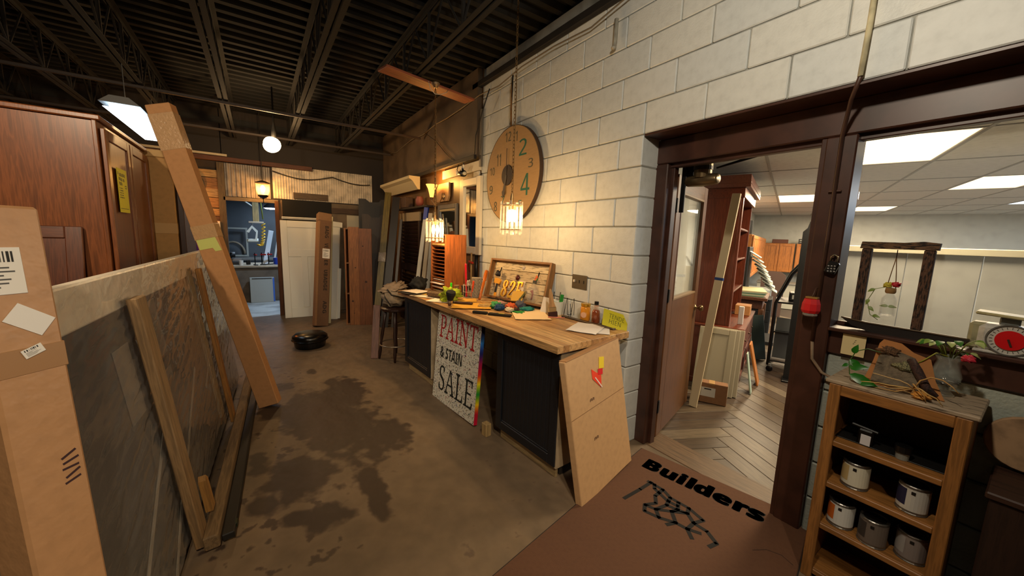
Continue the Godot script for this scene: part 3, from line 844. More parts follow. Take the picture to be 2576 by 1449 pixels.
	part(cd, "lower_pipe", tube([Vector3(2.14, 2.25, -0.565), Vector3(2.2, 2.18, -0.6), Vector3(2.315, 2.06, -0.645), Vector3(2.32, 1.6, -0.645), Vector3(2.32, 1.05, -0.645)], 0.009, 8), mapped(Color(0.26, 0.16, 0.12), tex.blotch, Vector3.ONE * 2.0, 0.45))
	part(cd, "cord", tube([Vector3(2.32, 1.05, -0.645), Vector3(2.32, 0.96, -0.635), Vector3(2.325, 0.9, -0.59), Vector3(2.33, 0.885, -0.55), Vector3(2.33, 0.885, -0.5)], 0.007, 6), mottled(Color(0.55, 0.47, 0.38), 3.0))
	part(cd, "clip", box(0.012, 0.01, 0.05, 0.002), plain(Color(0.3, 0.19, 0.14), 0.5), Vector3(2.325, 1.8, -0.645))
	# stub of pipe high on the block wall
	single("pipe_stub", "short painted pipe end sticking down high on the block wall", "pipe", tube([Vector3(2.13, 3.05, -1.93), Vector3(2.13, 2.9, -1.93), Vector3(2.12, 2.86, -1.925), Vector3(2.1, 2.85, -1.92)], 0.014, 8), mottled(Color(0.72, 0.7, 0.64), 3.0))
	# door mat
	var e := Vector3(0.2, 0, 0.98).normalized()
	var up := Vector3(e.z, 0, -e.x)
	var mt := thing("door_mat", "brown coir door mat lettered Builders in black before the doorway", "mat")
	mt.transform = Transform3D(Basis(e, up, Vector3.UP), Vector3(2.275, 0.0, -1.54))
	part(mt, "pile", box(0.98, 1.75, 0.01, 0.003), mapped(Color(0.37, 0.245, 0.165), tex.fibre, Vector3.ONE * 5.0, 0.95, tex.pits, 0.3), Vector3(0.49, -0.875, 0.005))
	part(mt, "border", box(0.99, 1.76, 0.006, 0.001), plain(Color(0.13, 0.1, 0.08), 0.8), Vector3(0.49, -0.875, 0.003))
	var ink := plain(Color(0.05, 0.045, 0.045), 0.9)
	lettering(mt, "word", "Builders", ink, Vector3(0.445, -0.16, 0.0103), 0.135, 0.7, Vector3.ZERO, false, true, 0.0008, 0.02)
	var strokes := [[[0.22, -0.33], [0.2, -0.45], [0.17, -0.6]], [[0.2, -0.34], [0.3, -0.35], [0.36, -0.39], [0.47, -0.4], [0.56, -0.44]], [[0.3, -0.35], [0.29, -0.44], [0.32, -0.5], [0.28, -0.56]], [[0.36, -0.39], [0.37, -0.47], [0.34, -0.55], [0.38, -0.6]], [[0.41, -0.395], [0.43, -0.46], [0.41, -0.5], [0.46, -0.57], [0.43, -0.62]], [[0.47, -0.4], [0.48, -0.45], [0.53, -0.5], [0.6, -0.51], [0.66, -0.56], [0.64, -0.61]], [[0.28, -0.56], [0.34, -0.55], [0.41, -0.5], [0.48, -0.45]], [[0.56, -0.44], [0.53, -0.5], [0.52, -0.57], [0.56, -0.62]], [[0.37, -0.47], [0.43, -0.46], [0.48, -0.45]], [[0.28, -0.56], [0.3, -0.61], [0.38, -0.6], [0.46, -0.57], [0.52, -0.57], [0.58, -0.55]], [[0.24, -0.335], [0.26, -0.38], [0.3, -0.4], [0.36, -0.43], [0.42, -0.43]]]
	var logo := start()
	for s in strokes:
		for i in s.size() - 1:
			var a := Vector2(s[i][0], s[i][1])
			var b := Vector2(s[i + 1][0], s[i + 1][1])
			var dir := b - a
			add_box_xf(logo, Vector3(dir.length() + 0.01, 0.022, 0.0008), Transform3D(Basis(Vector3(0, 0, 1), dir.angle()), Vector3((a.x + b.x) / 2, (a.y + b.y) / 2, 0.0105)))
	part(mt, "logo", done(logo), ink)
	part(mt, "letter_top", tube([Vector3(0.8, -0.47, 0.0103), Vector3(0.85, -0.415, 0.0103), Vector3(0.91, -0.4, 0.0103), Vector3(0.96, -0.43, 0.0103)], 0.0012, 4), ink)

func showroom_shell() -> void:
	setting("floor_showroom_base", box(11.2, 0.1, 12.0, 0.0), plain(Color(0.25, 0.2, 0.16), 0.6), Vector3(8.0, -0.062, -1.0))
	# herringbone planks, laid across the showroom's own axes
	var fl := setting_root("floor_showroom", Vector3(2.4, 0, -1.1), SHOW_TURN)
	var tones := []
	for c in [Color(0.4, 0.34, 0.27), Color(0.34, 0.28, 0.22), Color(0.46, 0.4, 0.32), Color(0.37, 0.3, 0.22), Color(0.31, 0.25, 0.2)]:
		tones.append(wood(c, "x", 0.4))
	var rng := RandomNumberGenerator.new()
	rng.seed = 31
	var lw := 0.14
	var ll := 0.84
	var pm := box(ll - 0.004, 0.012, lw - 0.004, 0.0015)
	for j in range(-3, 2):
		for i in range(-14, 46):
			for way in 2:
				var a := i * lw + j * ll + (ll / 2 if way == 0 else ll + lw / 2)
				var b := i * lw - j * ll + (lw / 2 if way == 0 else lw - ll / 2)
				var at := Vector3((a + b) * sqrt(0.5), -0.0085, (b - a) * sqrt(0.5) + 0.55)
				var p := fl.transform * at
				if p.x < 2.3 or at.z < -0.7 or at.x > 7.4 or at.z > 2.4:
					continue
				part(fl, "plank", pm, tones[rng.randi() % 5], at, Vector3(0, 45 if way == 0 else -45, 0))
	# walls
	var cream := mapped(Color(0.74, 0.74, 0.7), tex.fibre, Vector3.ONE * 0.6, 0.8)
	setting("wall_showroom_left", box(9.6, 2.6, 0.1, 0.0), cream, room(5.0, 1.3, -0.64), Vector3(0, SHOW_TURN, 0))
	setting("wall_showroom_rear", box(0.1, 2.6, 7.2, 0.0), cream, room(9.75, 1.3, 2.7), Vector3(0, SHOW_TURN, 0))
	setting("wall_showroom_right", box(10.5, 2.6, 0.1, 0.0), cream, room(4.6, 1.3, 5.7), Vector3(0, SHOW_TURN, 0))
	setting("wall_showroom_front", box(0.15, 2.6, 2.4, 0.0), cream, Vector3(2.7, 1.3, 3.7))
	# suspended ceiling: tiles in a tee grid, lit panels
	var y := 2.35
	setting("ceiling_showroom_slab", box(11.2, 0.1, 12.0, 0.0), plain(Color(0.5, 0.5, 0.48), 0.8), Vector3(8.0, 2.55, -1.0))
	var ce := setting_root("ceiling_showroom", Vector3(2.4, 0, -1.1), SHOW_TURN)
	var tile := mapped(Color(0.8, 0.8, 0.78), tex.fibre, Vector3.ONE * 2.0, 0.9, tex.pits, 0.25)
	var tm := box(1.208, 0.015, 0.598, 0.003)
	var lit := {}
	var grid := start()
	for a in [[2, 1], [6, 5], [10, 5], [8, 0], [4, 7], [6, 3], [12, 2]]:
		lit["%d %d" % [a[0], a[1]]] = true
	for i in range(-3, 8):
		for j in range(-1, 10):
			var at := Vector3((i * 2 + 1) * 0.61, y, (j + 0.5) * 0.61)
			var p := ce.transform * at
			if p.x < 2.95 or at.z < -0.75:
				continue
			add_box(grid, Vector3(0.022, 0.012, 0.632), at + Vector3(-0.61, -0.006, 0))
			add_box(grid, Vector3(1.22, 0.012, 0.022), at + Vector3(0, -0.0065, -0.305))
			if lit.has("%d %d" % [i * 2, j]):
				continue
			part(ce, "tile", tm, tile, at)
	var gm := done(grid)
	var clip := part(ce, "tee_grid", gm, plain(Color(0.55, 0.55, 0.53), 0.6))
	clip.position = Vector3(0.0, 0.0, 0.0)
	for a in [[2, 1, "just inside the shop window"], [6, 5, "over the floor beyond the white partition"], [10, 5, "by the far right of the showroom rear wall"], [8, 0, "before the rear maple cabinets"], [4, 7, "along the right showroom wall"], [6, 3, "over the middle of the showroom"], [12, 2, "close to the showroom rear wall"]]:
		var i: int = a[0]
		var at := ce.transform * Vector3((i + 1) * 0.61, y, (a[1] + 0.5) * 0.61)
		var warm: bool = a[1] < 4
		var c := Color(1.0, 0.9, 0.74) if warm else Color(0.86, 0.93, 1.0)
		var t := thing("ceiling_panel_lamp", ("warm white" if warm else "cool white") + " lit ceiling panel " + String(a[2]), "lamp", at, SHOW_TURN, "showroom ceiling panels")
		part(t, "frame", prism([Vector2(-0.61, -0.305), Vector2(0.61, -0.305), Vector2(0.61, 0.305), Vector2(-0.61, 0.305), Vector2(-0.61, -0.304), Vector2(-0.58, -0.28), Vector2(-0.58, 0.28), Vector2(0.58, 0.28), Vector2(0.58, -0.28), Vector2(-0.58, -0.281)], 0.02), plain(Color(0.85, 0.84, 0.8), 0.5), Vector3.ZERO, Vector3(90, 0, 0))
		part(t, "diffuser", box(1.16, 0.012, 0.56, 0.002), glow(c, 2.4), Vector3(0, 0.0, 0))
		panel_light(at + Vector3(0, -0.018, 0), Vector2(1.14, 0.54), c, 10.0, SHOW_TURN)

func framed_door(parent: Node, w: float, h: float, m: Material, mx: Material, at: Vector3, rot := Vector3.ZERO, stile := 0.06, thick := 0.022) -> MeshInstance3D:
	# a recessed panel door; the frame pieces are parts of the panel
	var p := part(parent, "door", box(w - 0.01, h - 0.01, thick * 0.45, 0.001), m, at, rot)
	for s in [-1.0, 1.0]:
		part(p, "stile", box(stile, h, thick, 0.004), m, Vector3(s * (w - stile) / 2, 0, 0.003))
		part(p, "rail", box(w - stile * 2, stile, thick, 0.004), mx, Vector3(0, s * (h - stile) / 2, 0.003))
	return p

func left_side() -> void:
	# tall maple pantry: end panel to the view, doors to the walkway
	var ch := Color(0.53, 0.3, 0.15)
	var cy := wood(ch, "y", 0.35)
	var t := thing("pantry_cabinet", "tall reddish brown pantry cabinet with a yellow notice on its door", "cabinet", Vector3(-1.08, 0, -3.8))
	part(t, "carcass", box(0.64, 2.12, 1.08, 0.004), cy, Vector3(0, 1.06, 0))
	part(t, "face_frame", box(0.02, 2.12, 1.1, 0.003), cy, Vector3(0.32, 1.06, 0))
	for i in 2:
		var z := 0.265 - 0.53 * i
		var d := framed_door(t, 0.51, 0.93, cy, wood(ch, "x", 0.35), Vector3(0.342, 1.62, z), Vector3(0, 90, 0))
		part(d, "knob", lathe([Vector2(0.006, 0), Vector2(0.006, 0.012), Vector2(0.014, 0.018), Vector2(0.012, 0.026), Vector2(0, 0.028)], 14, true), plain(Color(0.6, 0.55, 0.48), 0.3, 0.9), Vector3(0.23 if i == 0 else -0.23, -0.42, 0.014), Vector3(90, 0, 0))
		framed_door(t, 0.51, 0.98, cy, wood(ch, "x", 0.35), Vector3(0.342, 0.62, z), Vector3(0, 90, 0))
	part(t, "cornice", box(0.68, 0.03, 1.12, 0.006), cy, Vector3(0.01, 2.135, 0))
	# notice on the near door
	var im := Image.create(120, 170, false, Image.FORMAT_RGB8)
	im.fill(Color(0.86, 0.84, 0.12))
	var rng := RandomNumberGenerator.new()
	rng.seed = 3
	for i in 5:
		var y := 74 + i * 9
		for x in range(14, 62 + rng.randi_range(-10, 8), 5):
			im.fill_rect(Rect2i(x, y, rng.randi_range(2, 4), 4), Color(0.12, 0.14, 0.05))
	for a in [[12, 12, 8, 13], [28, 16, 68, 13], [18, 34, 40, 12], [66, 36, 18, 12], [18, 52, 36, 12]]:
		var x: int = a[0]
		while x < a[0] + a[2]:
			var lw := rng.randi_range(3, 6)
			im.fill_rect(Rect2i(x, a[1] + rng.randi_range(0, 2), lw, a[3] - rng.randi_range(0, 3)), Color(0.1, 0.13, 0.04))
			im.fill_rect(Rect2i(x + 1, a[1] + 4, maxi(1, lw - 3), 4), Color(0.62, 0.62, 0.1))
			x += lw + 2
	im.fill_rect(Rect2i(8, 154, 100, 2), Color(0.3, 0.3, 0.1))
	im.fill_rect(Rect2i(84, 62, 22, 12), Color(0.3, 0.32, 0.1))
	im.fill_rect(Rect2i(87, 65, 16, 6), Color(0.86, 0.84, 0.12))
	var nt := thing("yellow_notice", "yellow paper notice with black lettering taped to the pantry door", "notice", Vector3(-0.7215, 1.74, -3.52), 90.0)
	part(nt, "paper", sheet(0.215, 0.28), picture(im))
	# loose cabinet door leaning on the end panel
	var ld := thing("loose_cabinet_door", "loose brown cabinet door leaning against the pantry end panel", "door")
	ld.transform = leaning(Vector3(-1.05, 0.0, -3.0), Vector3(-1.05, 1.5, -3.24), Vector3(0, 0.15, 1))
	framed_door(ld, 0.4, 1.52, wood(Color(0.4, 0.2, 0.1), "y", 0.35), wood(Color(0.4, 0.2, 0.1), "x", 0.35), Vector3(0, 0.76, 0.0), Vector3.ZERO, 0.07)
	# tall kraft carton past the pantry and a dark panel behind it
	var tc := thing("tall_kraft_carton", "tall plain kraft carton standing past the pantry", "carton", Vector3(-0.8, 0, -4.72))
	part(tc, "body", box(0.42, 2.1, 0.6, 0.006), kraft(Color(0.71, 0.55, 0.34)), Vector3(0, 1.05, 0))
	part(tc, "flap", box(0.42, 0.06, 0.62, 0.006), kraft(Color(0.78, 0.64, 0.43)), Vector3(0, 2.13, 0))
	part(tc, "tape", box(0.425, 0.09, 0.61, 0.001), plain(Color(0.74, 0.6, 0.4), 0.7), Vector3(0, 1.5, 0))
	var dp := thing("dark_door_slab", "dark brown door slab standing flat against the tall kraft carton", "door", Vector3(-0.56, 0, -4.76))
	part(dp, "slab", box(0.04, 2.05, 0.62, 0.004), wood(Color(0.24, 0.12, 0.08), "y", 0.4), Vector3(0, 0.95, 0))
	# long carton leaning across, with film band, tape and a sticker
	var lc := thing("long_leaning_carton", "very long slim cardboard carton leaning across the left stock", "carton")
	lc.transform = leaning(Vector3(0.02, 0.0, -3.68), Vector3(-0.54, 2.36, -3.86), Vector3(-0.35, 0, 1))
	part(lc, "body", box(0.155, 2.46, 0.09, 0.005), kraft(Color(0.7, 0.51, 0.33)), Vector3(0, 1.245, 0))
	part(lc, "film_band", box(0.16, 0.11, 0.095, 0.003), film_over(Color(0.72, 0.58, 0.42)), Vector3(0, 1.53, 0))
	part(lc, "film_band", box(0.16, 0.26, 0.095, 0.003), film_over(Color(0.74, 0.6, 0.45)), Vector3(0, 2.28, 0))
	part(lc, "sticker", prism([Vector2(-0.07, 0.06), Vector2(0.06, 0.06), Vector2(0.075, -0.05), Vector2(0.03, -0.05), Vector2(0.02, -0.02), Vector2(-0.07, -0.02)], 0.002), plain(Color(0.74, 0.76, 0.42), 0.7), Vector3(0, 1.42, 0.0465))
	# wrapped glass crate leaning along the walkway
	var g := thing("wrapped_glass_crate", "dark glass panels shrink wrapped with a white top band on a timber runner", "crate")
	var A := Vector3(-0.372, 0.05, -1.38)
	var B := Vector3(-0.22, 0.05, -4.42)
	var run := (A - B).normalized()
	var y := Vector3(-0.15, 1.27, 0.0)
	y = (y - run * y.dot(run)).normalized()
	var out := run.cross(y).normalized()
	if out.x < 0:
		out = -out
	var xd := y.cross(out)
	g.transform = Transform3D(Basis(xd, y, out), (A + B) / 2)
	var L := A.distance_to(B)
	part(g, "glass", box(L, 1.28, 0.05, 0.004), plain(Color(0.085, 0.075, 0.065), 0.18), Vector3(0, 0.64, -0.03))
	part(g, "top_band", box(L + 0.01, 0.14, 0.066, 0.006), mapped(Color(0.82, 0.78, 0.7), tex.fibre, Vector3.ONE * 2.0, 0.4, tex.film, 0.35), Vector3(0, 1.215, -0.03))
	var sx := 1.0 if xd.z > 0 else -1.0      # +1 when local x runs towards the view
	for a in [[0.92, 0.86, 0.16, 0.3], [0.52, 0.98, 0.26, 0.28], [0.55, 0.74, 0.3, 0.06], [-0.75, 0.9, 0.22, 0.36]]:
		part(g, "paper_sheet", box(a[2], a[3], 0.002, 0.0005), plain(Color(0.34, 0.31, 0.27), 0.5), Vector3(sx * a[0], a[1], -0.003))
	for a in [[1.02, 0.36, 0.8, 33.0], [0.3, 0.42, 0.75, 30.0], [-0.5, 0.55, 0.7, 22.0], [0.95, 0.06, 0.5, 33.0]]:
		part(g, "reflection_stripe", box(a[2], 0.022, 0.004, 0.0005), plain(Color(0.5, 0.47, 0.42), 0.5), Vector3(sx * a[0], a[1], -0.002), Vector3(0, 0, -sx * a[3]))  # reflection lines of the dark glass, painted as pale diagonal strips
	part(g, "crumpled_wrap", box(0.26, 0.3, 0.006, 0.001), mapped(Color(0.3, 0.28, 0.25), tex.worn, Vector3.ONE * 5.0, 0.25, tex.rock, 0.9), Vector3(sx * -1.02, 1.0, -0.003))
	part(g, "tape_patch", box(0.1, 0.04, 0.002, 0.0005), plain(Color(0.06, 0.06, 0.16), 0.4), Vector3(sx * -0.92, 1.2, 0.0045))
	part(g, "tear", prism([Vector2(-0.05, -0.1), Vector2(0.02, -0.06), Vector2(0.06, 0.08), Vector2(0.03, 0.09), Vector2(-0.03, 0.0)], 0.002), plain(Color(0.012, 0.012, 0.01), 0.8), Vector3(sx * 0.87, 0.55, -0.002))
	var film := part(g, "shrink_wrap", wrapped_film(L + 0.02, 1.26), film_clear(), Vector3(0, 0.03, 0.004))
	film.position.z = 0.01
	part(g, "upright", box(0.11, 1.2, 0.035, 0.004), wood(Color(0.56, 0.44, 0.29), "y", 0.7), Vector3(sx * 0.78, 0.58, 0.04))
	part(g, "upright", box(0.07, 1.2, 0.03, 0.004), wood(Color(0.62, 0.42, 0.18), "y", 0.7), Vector3(sx * -0.55, 0.58, 0.038))
	part(g, "upright", box(0.12, 1.1, 0.02, 0.004), wood(Color(0.6, 0.53, 0.42), "y", 0.6), Vector3(sx * -0.42, 0.65, 0.0))
	part(g, "wedge", prism([Vector2(-0.03, 0), Vector2(0.03, 0), Vector2(0.02, 0.16), Vector2(-0.01, 0.19), Vector2(-0.03, 0.17)], 0.03), wood(Color(0.64, 0.46, 0.22), "y", 0.7), Vector3(sx * 0.66, 0.06, 0.07))
	part(g, "runner", box(L - 0.75, 0.07, 0.06, 0.006), wood(Color(0.5, 0.4, 0.27), "x", 0.75), Vector3(-sx * 0.3, -0.005, 0.085))
	part(g, "runner_foot", box(L - 0.8, 0.035, 0.05, 0.004), plain(Color(0.08, 0.07, 0.06), 0.6), Vector3(-sx * 0.3, -0.022, 0.145))
	part(g, "bolt_head", box(0.05, 0.03, 0.05, 0.006), plain(Color(0.05, 0.12, 0.06), 0.5), Vector3(sx * 0.74, -0.02, 0.15))
	# tall carton in the foreground
	var fc := thing("wrapped_tall_carton", "tall film wrapped cardboard carton with shipping labels leaning in front of the glass crate", "carton")
	fc.transform = leaning(Vector3(-0.39, 0.0, -1.2), Vector3(-0.47, 1.52, -1.29), Vector3(0.75, 0, 0.66))
	part(fc, "body", box(0.12, 1.56, 0.1, 0.006), mapped(Color(0.7, 0.53, 0.37), tex.fibre, Vector3.ONE * 3.0, 0.4, tex.film, 0.12), Vector3(0, 0.78, -0.02))
	part(fc, "tape", box(0.122, 0.06, 0.102, 0.002), plain(Color(0.6, 0.45, 0.3), 0.3), Vector3(0, 1.22, -0.02))
	part(fc, "shipping_label", sheet(0.07, 0.1), label_picture(4), Vector3(-0.02, 1.42, 0.0312))
	part(fc, "torn_label", sheet(0.07, 0.045), plain(Color(0.86, 0.85, 0.83), 0.6), Vector3(0.01, 1.31, 0.0312), Vector3(0, 0, -38))
	part(fc, "barcode", sheet(0.035, 0.02), label_picture(9), Vector3(0.005, 1.24, 0.0325), Vector3(0, 0, 20))
	for i in 5:
		part(fc, "print", box(0.03, 0.005, 0.0006, 0.0), plain(Color(0.2, 0.1, 0.12), 0.8), Vector3(0.03 + 0.002 * (i % 2), 0.98 - i * 0.016, 0.0304), Vector3(0, 0, 25 - 12 * (i % 3)))

func label_picture(seed: int) -> StandardMaterial3D:
	var im := Image.create(64, 96, false, Image.FORMAT_RGB8)
	im.fill(Color(0.86, 0.85, 0.82))
	var rng := RandomNumberGenerator.new()
	rng.seed = seed
	var x := 8
	while x < 54:
		var w := rng.randi_range(1, 4)
		im.fill_rect(Rect2i(x, 8, w, 22), Color(0.12, 0.12, 0.12))
		x += w + rng.randi_range(2, 4)
	for i in 6:
		im.fill_rect(Rect2i(8, 40 + i * 8, rng.randi_range(20, 46), 3), Color(0.3, 0.3, 0.3))
	return picture(im)

func film_over(c: Color) -> StandardMaterial3D:
	return mapped(c, tex.fibre, Vector3.ONE * 4.0, 0.1, tex.rock, 0.3)

func film_clear() -> StandardMaterial3D:
	if not kept.has("film"):
		var m := StandardMaterial3D.new()
		m.transparency = BaseMaterial3D.TRANSPARENCY_ALPHA
		m.albedo_color = Color(0.95, 0.93, 0.9, 0.09)
		m.roughness = 0.07
		kept["film"] = m
	return kept["film"]

func wrapped_film(w: float, h: float) -> Mesh:       # stretched film with pulled diagonal creases
	var n := FastNoiseLite.new()
	n.seed = 12
	n.frequency = 1.0
	n.fractal_octaves = 3
	var st := start(true)
	var gx := maxi(6, int(w * 36))
	var gy := maxi(8, int(h * 60))
	for i in gx:
		for j in gy:
			var p := []
			for k in [[0, 0], [1, 0], [1, 1], [0, 1]]:
				var x: float = (float(i + k[0]) / gx - 0.5) * w
				var y: float = float(j + k[1]) / gy * h
				p.append(Vector3(x, y, 0.007 * n.get_noise_2d(x * 2.0 + y * 3.0, y * 30.0 - x * 7.0)))
			face(st, p, Vector3(0, 0, 1))
	return done(st)

func rear_stock() -> void:
	# shelf display glimpsed between the cartons and the rear wall
	var d := thing("white_mantel_shelf", "white painted mantel shelf against the plank wall", "shelf", Vector3(-0.8, 0, -7.45))
	var wp := plain(Color(0.8, 0.78, 0.72), 0.5)
	part(d, "top", box(0.62, 0.05, 0.3, 0.006), wp, Vector3(0, 1.0, 0))
	part(d, "frieze", box(0.56, 0.14, 0.24, 0.006), wp, Vector3(0, 0.905, 0))
	part(d, "moulding", box(0.58, 0.04, 0.26, 0.01), plain(Color(0.72, 0.74, 0.74), 0.5), Vector3(0, 0.815, 0))
	for s in [-1.0, 1.0]:
		part(d, "leg", box(0.1, 0.795, 0.22, 0.006), wp, Vector3(s * 0.22, 0.3975, 0))
	single("white_casing_post", "white casing board standing against the plank wall beside the opening", "board", box(0.07, 1.62, 0.03, 0.005), wp, Vector3(-0.53, 0.81, -7.645))
	var pc := thing("purple_jukebox", "purple glass fronted cabinet with dark grille on the white mantel", "cabinet", Vector3(-0.8, 1.026, -7.45))
	part(pc, "case", box(0.5, 0.46, 0.2, 0.01), plain(Color(0.25, 0.14, 0.36), 0.35), Vector3(0, 0.23, 0))
	part(pc, "window", box(0.36, 0.3, 0.01, 0.004), plain(Color(0.36, 0.2, 0.5), 0.08), Vector3(0.055, 0.24, 0.102))
	part(pc, "grille", box(0.09, 0.32, 0.012, 0.004), plain(Color(0.03, 0.03, 0.03), 0.5), Vector3(-0.17, 0.22, 0.104))
	part(pc, "lid", box(0.54, 0.05, 0.24, 0.012), plain(Color(0.42, 0.27, 0.5), 0.35), Vector3(0, 0.48, 0))
	var tl := thing("table_lamp", "glowing amber bell lamp above the purple cabinet", "lamp", Vector3(-0.88, 1.535, -7.42))
	part(tl, "base", lathe([Vector2(0, 0), Vector2(0.06, 0), Vector2(0.05, 0.015), Vector2(0.012, 0.03), Vector2(0.012, 0.28), Vector2(0, 0.28)], 16), plain(Color(0.25, 0.16, 0.07), 0.4, 0.6))
	part(tl, "shade", lathe([Vector2(0.1, 0.24), Vector2(0.07, 0.34), Vector2(0.04, 0.46), Vector2(0.038, 0.46), Vector2(0.066, 0.34), Vector2(0.095, 0.24)], 20, true), glow(Color(1.0, 0.62, 0.22), 2.4))
	lamp(Vector3(-0.88, 1.86, -7.42), Color(1.0, 0.66, 0.3), 0.35, 0.03)
	var rm := thing("round_mirror", "round dark rimmed mirror on the plank wall", "mirror", Vector3(-0.86, 2.18, BACK + 0.03))
	part(rm, "rim", lathe([Vector2(0.17, -0.01), Vector2(0.205, -0.01), Vector2(0.205, 0.012), Vector2(0.19, 0.02), Vector2(0.17, 0.012)], 32), plain(Color(0.05, 0.045, 0.04), 0.4), Vector3.ZERO, Vector3(90, 0, 0))
	part(rm, "mirror_glass", lathe([Vector2(0, 0.004), Vector2(0.172, 0.004), Vector2(0.172, -0.004), Vector2(0, -0.004)], 32), plain(Color(0.8, 0.85, 0.84), 0.05, 1.0), Vector3.ZERO, Vector3(-90, 0, 0))
	var bt := thing("toy_boat", "dark red and black model boat on a low stand by the plank wall", "boat", Vector3(-0.62, 0.72, -6.9), 20.0)
	part(bt, "hull", prism([Vector2(-0.28, 0.1), Vector2(0.26, 0.02), Vector2(0.2, -0.05), Vector2(-0.12, -0.04)], 0.09), plain(Color(0.1, 0.02, 0.02), 0.4))
	part(bt, "gunwale", tube([Vector3(-0.29, 0.105, 0.0), Vector3(0.0, 0.065, 0.0), Vector3(0.27, 0.025, 0.0)], 0.012, 6), plain(Color(0.45, 0.08, 0.06), 0.4))
	part(bt, "stand", box(0.3, 0.67, 0.16, 0.006), wood(Color(0.5, 0.42, 0.3)), Vector3(0, -0.385, 0))
	# round black cushion on the floor
	var cu := thing("round_cushion", "round black vinyl stool cushion lying on the concrete floor", "cushion", Vector3(0.5, 0, -5.4))
	part(cu, "base", lathe([Vector2(0, 0), Vector2(0.17, 0), Vector2(0.18, 0.02), Vector2(0.19, 0.085), Vector2(0, 0.085)], 28), plain(Color(0.02, 0.02, 0.022), 0.35))
	part(cu, "seat", lathe([Vector2(0.185, 0.085), Vector2(0.212, 0.105), Vector2(0.208, 0.15), Vector2(0.17, 0.185), Vector2(0.08, 0.2), Vector2(0, 0.203)], 28, true), plain(Color(0.03, 0.03, 0.032), 0.28))
	var ring := []
	for i in 29:
		ring.append(Vector3(0.213 * cos(TAU * i / 28), 0.105, 0.213 * sin(TAU * i / 28)))
	part(cu, "piping", tube(ring, 0.006, 6), plain(Color(0.015, 0.015, 0.015), 0.3))
	# white three panel door
	var wd := thing("white_panel_door", "white three panel door slab leaning on the rear wall", "door")
	wd.transform = leaning(Vector3(0.66, 0.0, -7.36), Vector3(0.66, 1.68, -7.62), Vector3(0, 0, 1))
	var wy := plain(Color(0.83, 0.83, 0.79), 0.4)
	var dw := 0.68
	var dh := 1.7
	part(wd, "slab", box(dw - 0.01, dh - 0.01, 0.02, 0.001), wy, Vector3(0, dh / 2, 0))
	for s in [-1.0, 1.0]:
		part(wd, "stile", box(0.1, dh, 0.036, 0.004), wy, Vector3(s * (dw - 0.1) / 2, dh / 2, 0))
	for a in [[0.085, 0.17], [1.13, 0.13], [1.64, 0.12]]:
		part(wd, "rail", box(dw - 0.2, a[1], 0.036, 0.004), wy, Vector3(0, a[0], 0))
	part(wd, "mullion", box(0.1, 0.9, 0.036, 0.004), wy, Vector3(0, 0.62, 0))
	var tr := thing("white_track", "white slotted closet track lying over the panel door", "track", Vector3(0.68, 1.725, -7.615))
	part(tr, "channel", box(0.66, 0.04, 0.03, 0.003), wy)
	part(tr, "slot", box(0.64, 0.008, 0.002, 0.0005), plain(Color(0.1, 0.1, 0.1), 0.6), Vector3(0, -0.004, 0.0152))
	# printed long box leaning in front
	var vb := thing("printed_long_box", "long brown printed box leaning before the white panel door", "box")
	vb.transform = leaning(Vector3(0.76, 0.0, -6.52), Vector3(0.93, 1.84, -6.95), Vector3(0.12, 0, 1))
	part(vb, "body", box(0.2, 1.86, 0.14, 0.005), kraft(Color(0.42, 0.3, 0.2)), Vector3(0, 0.93, 0))
	part(vb, "cap", box(0.204, 0.13, 0.144, 0.004), kraft(Color(0.5, 0.37, 0.25)), Vector3(0, 1.79, 0))
	part(vb, "edge_strip", box(0.03, 1.7, 0.145, 0.002), kraft(Color(0.55, 0.4, 0.26)), Vector3(-0.088, 0.86, 0.0))
	part(vb, "label", sheet(0.11, 0.16), label_picture(6), Vector3(0.03, 1.18, 0.0712))
	var ink := plain(Color(0.1, 0.08, 0.06), 0.8)
	for a in [["BADG", 1.54, 0.2], ["VE", 1.31, 0.08], ["ER", 1.03, 0.09], ["UBADGE", 0.74, 0.34], ["ADG", 0.3, 0.2]]:
		lettering(vb, "print", a[0], ink, Vector3(0.03, a[1], 0.0708), 0.055, a[2], Vector3(0, 0, -90), false, true, 0.0008)
	# white trim and posts beside it
	var s1 := single("cream_trim", "narrow cream trim board leaning behind the printed long box", "board", box(0.06, 1.84, 0.03, 0.003), plain(Color(0.78, 0.74, 0.58), 0.5))
	s1.transform = leaning(Vector3(0.9, 0, -6.66), Vector3(1.06, 1.8, -7.15), Vector3(0, 0, 1)) * Transform3D(Basis(), Vector3(0, 0.92, 0))
	var s2 := thing("white_casing", "white door casing boards leaning between printed box and pine shelf", "casing")
	s2.transform = leaning(Vector3(1.02, 0, -6.95), Vector3(1.2, 1.72, -7.5), Vector3(0, 0, 1))
	part(s2, "board", box(0.13, 1.74, 0.024, 0.004), wy, Vector3(0, 0.87, 0))
	part(s2, "board", box(0.05, 0.9, 0.03, 0.004), wy, Vector3(0.07, 0.46, 0.02))
	part(s2, "top_block", box(0.18, 0.1, 0.05, 0.006), wy, Vector3(0.01, 1.73, 0))
	# knotty pine shelf unit standing on end
	var pn := thing("pine_shelf_unit", "knotty pine shelf unit standing on end before the rear wall", "shelf", Vector3(1.3, 0, -6.42), -20.0)
	var py := wood(Color(0.6, 0.38, 0.2), "y", 0.5)
	part(pn, "side", box(0.025, 1.58, 0.3, 0.003), py, Vector3(-0.15, 0.79, -0.1))
	part(pn, "front_board", box(0.16, 1.6, 0.025, 0.003), py, Vector3(-0.02, 0.8, 0.06))
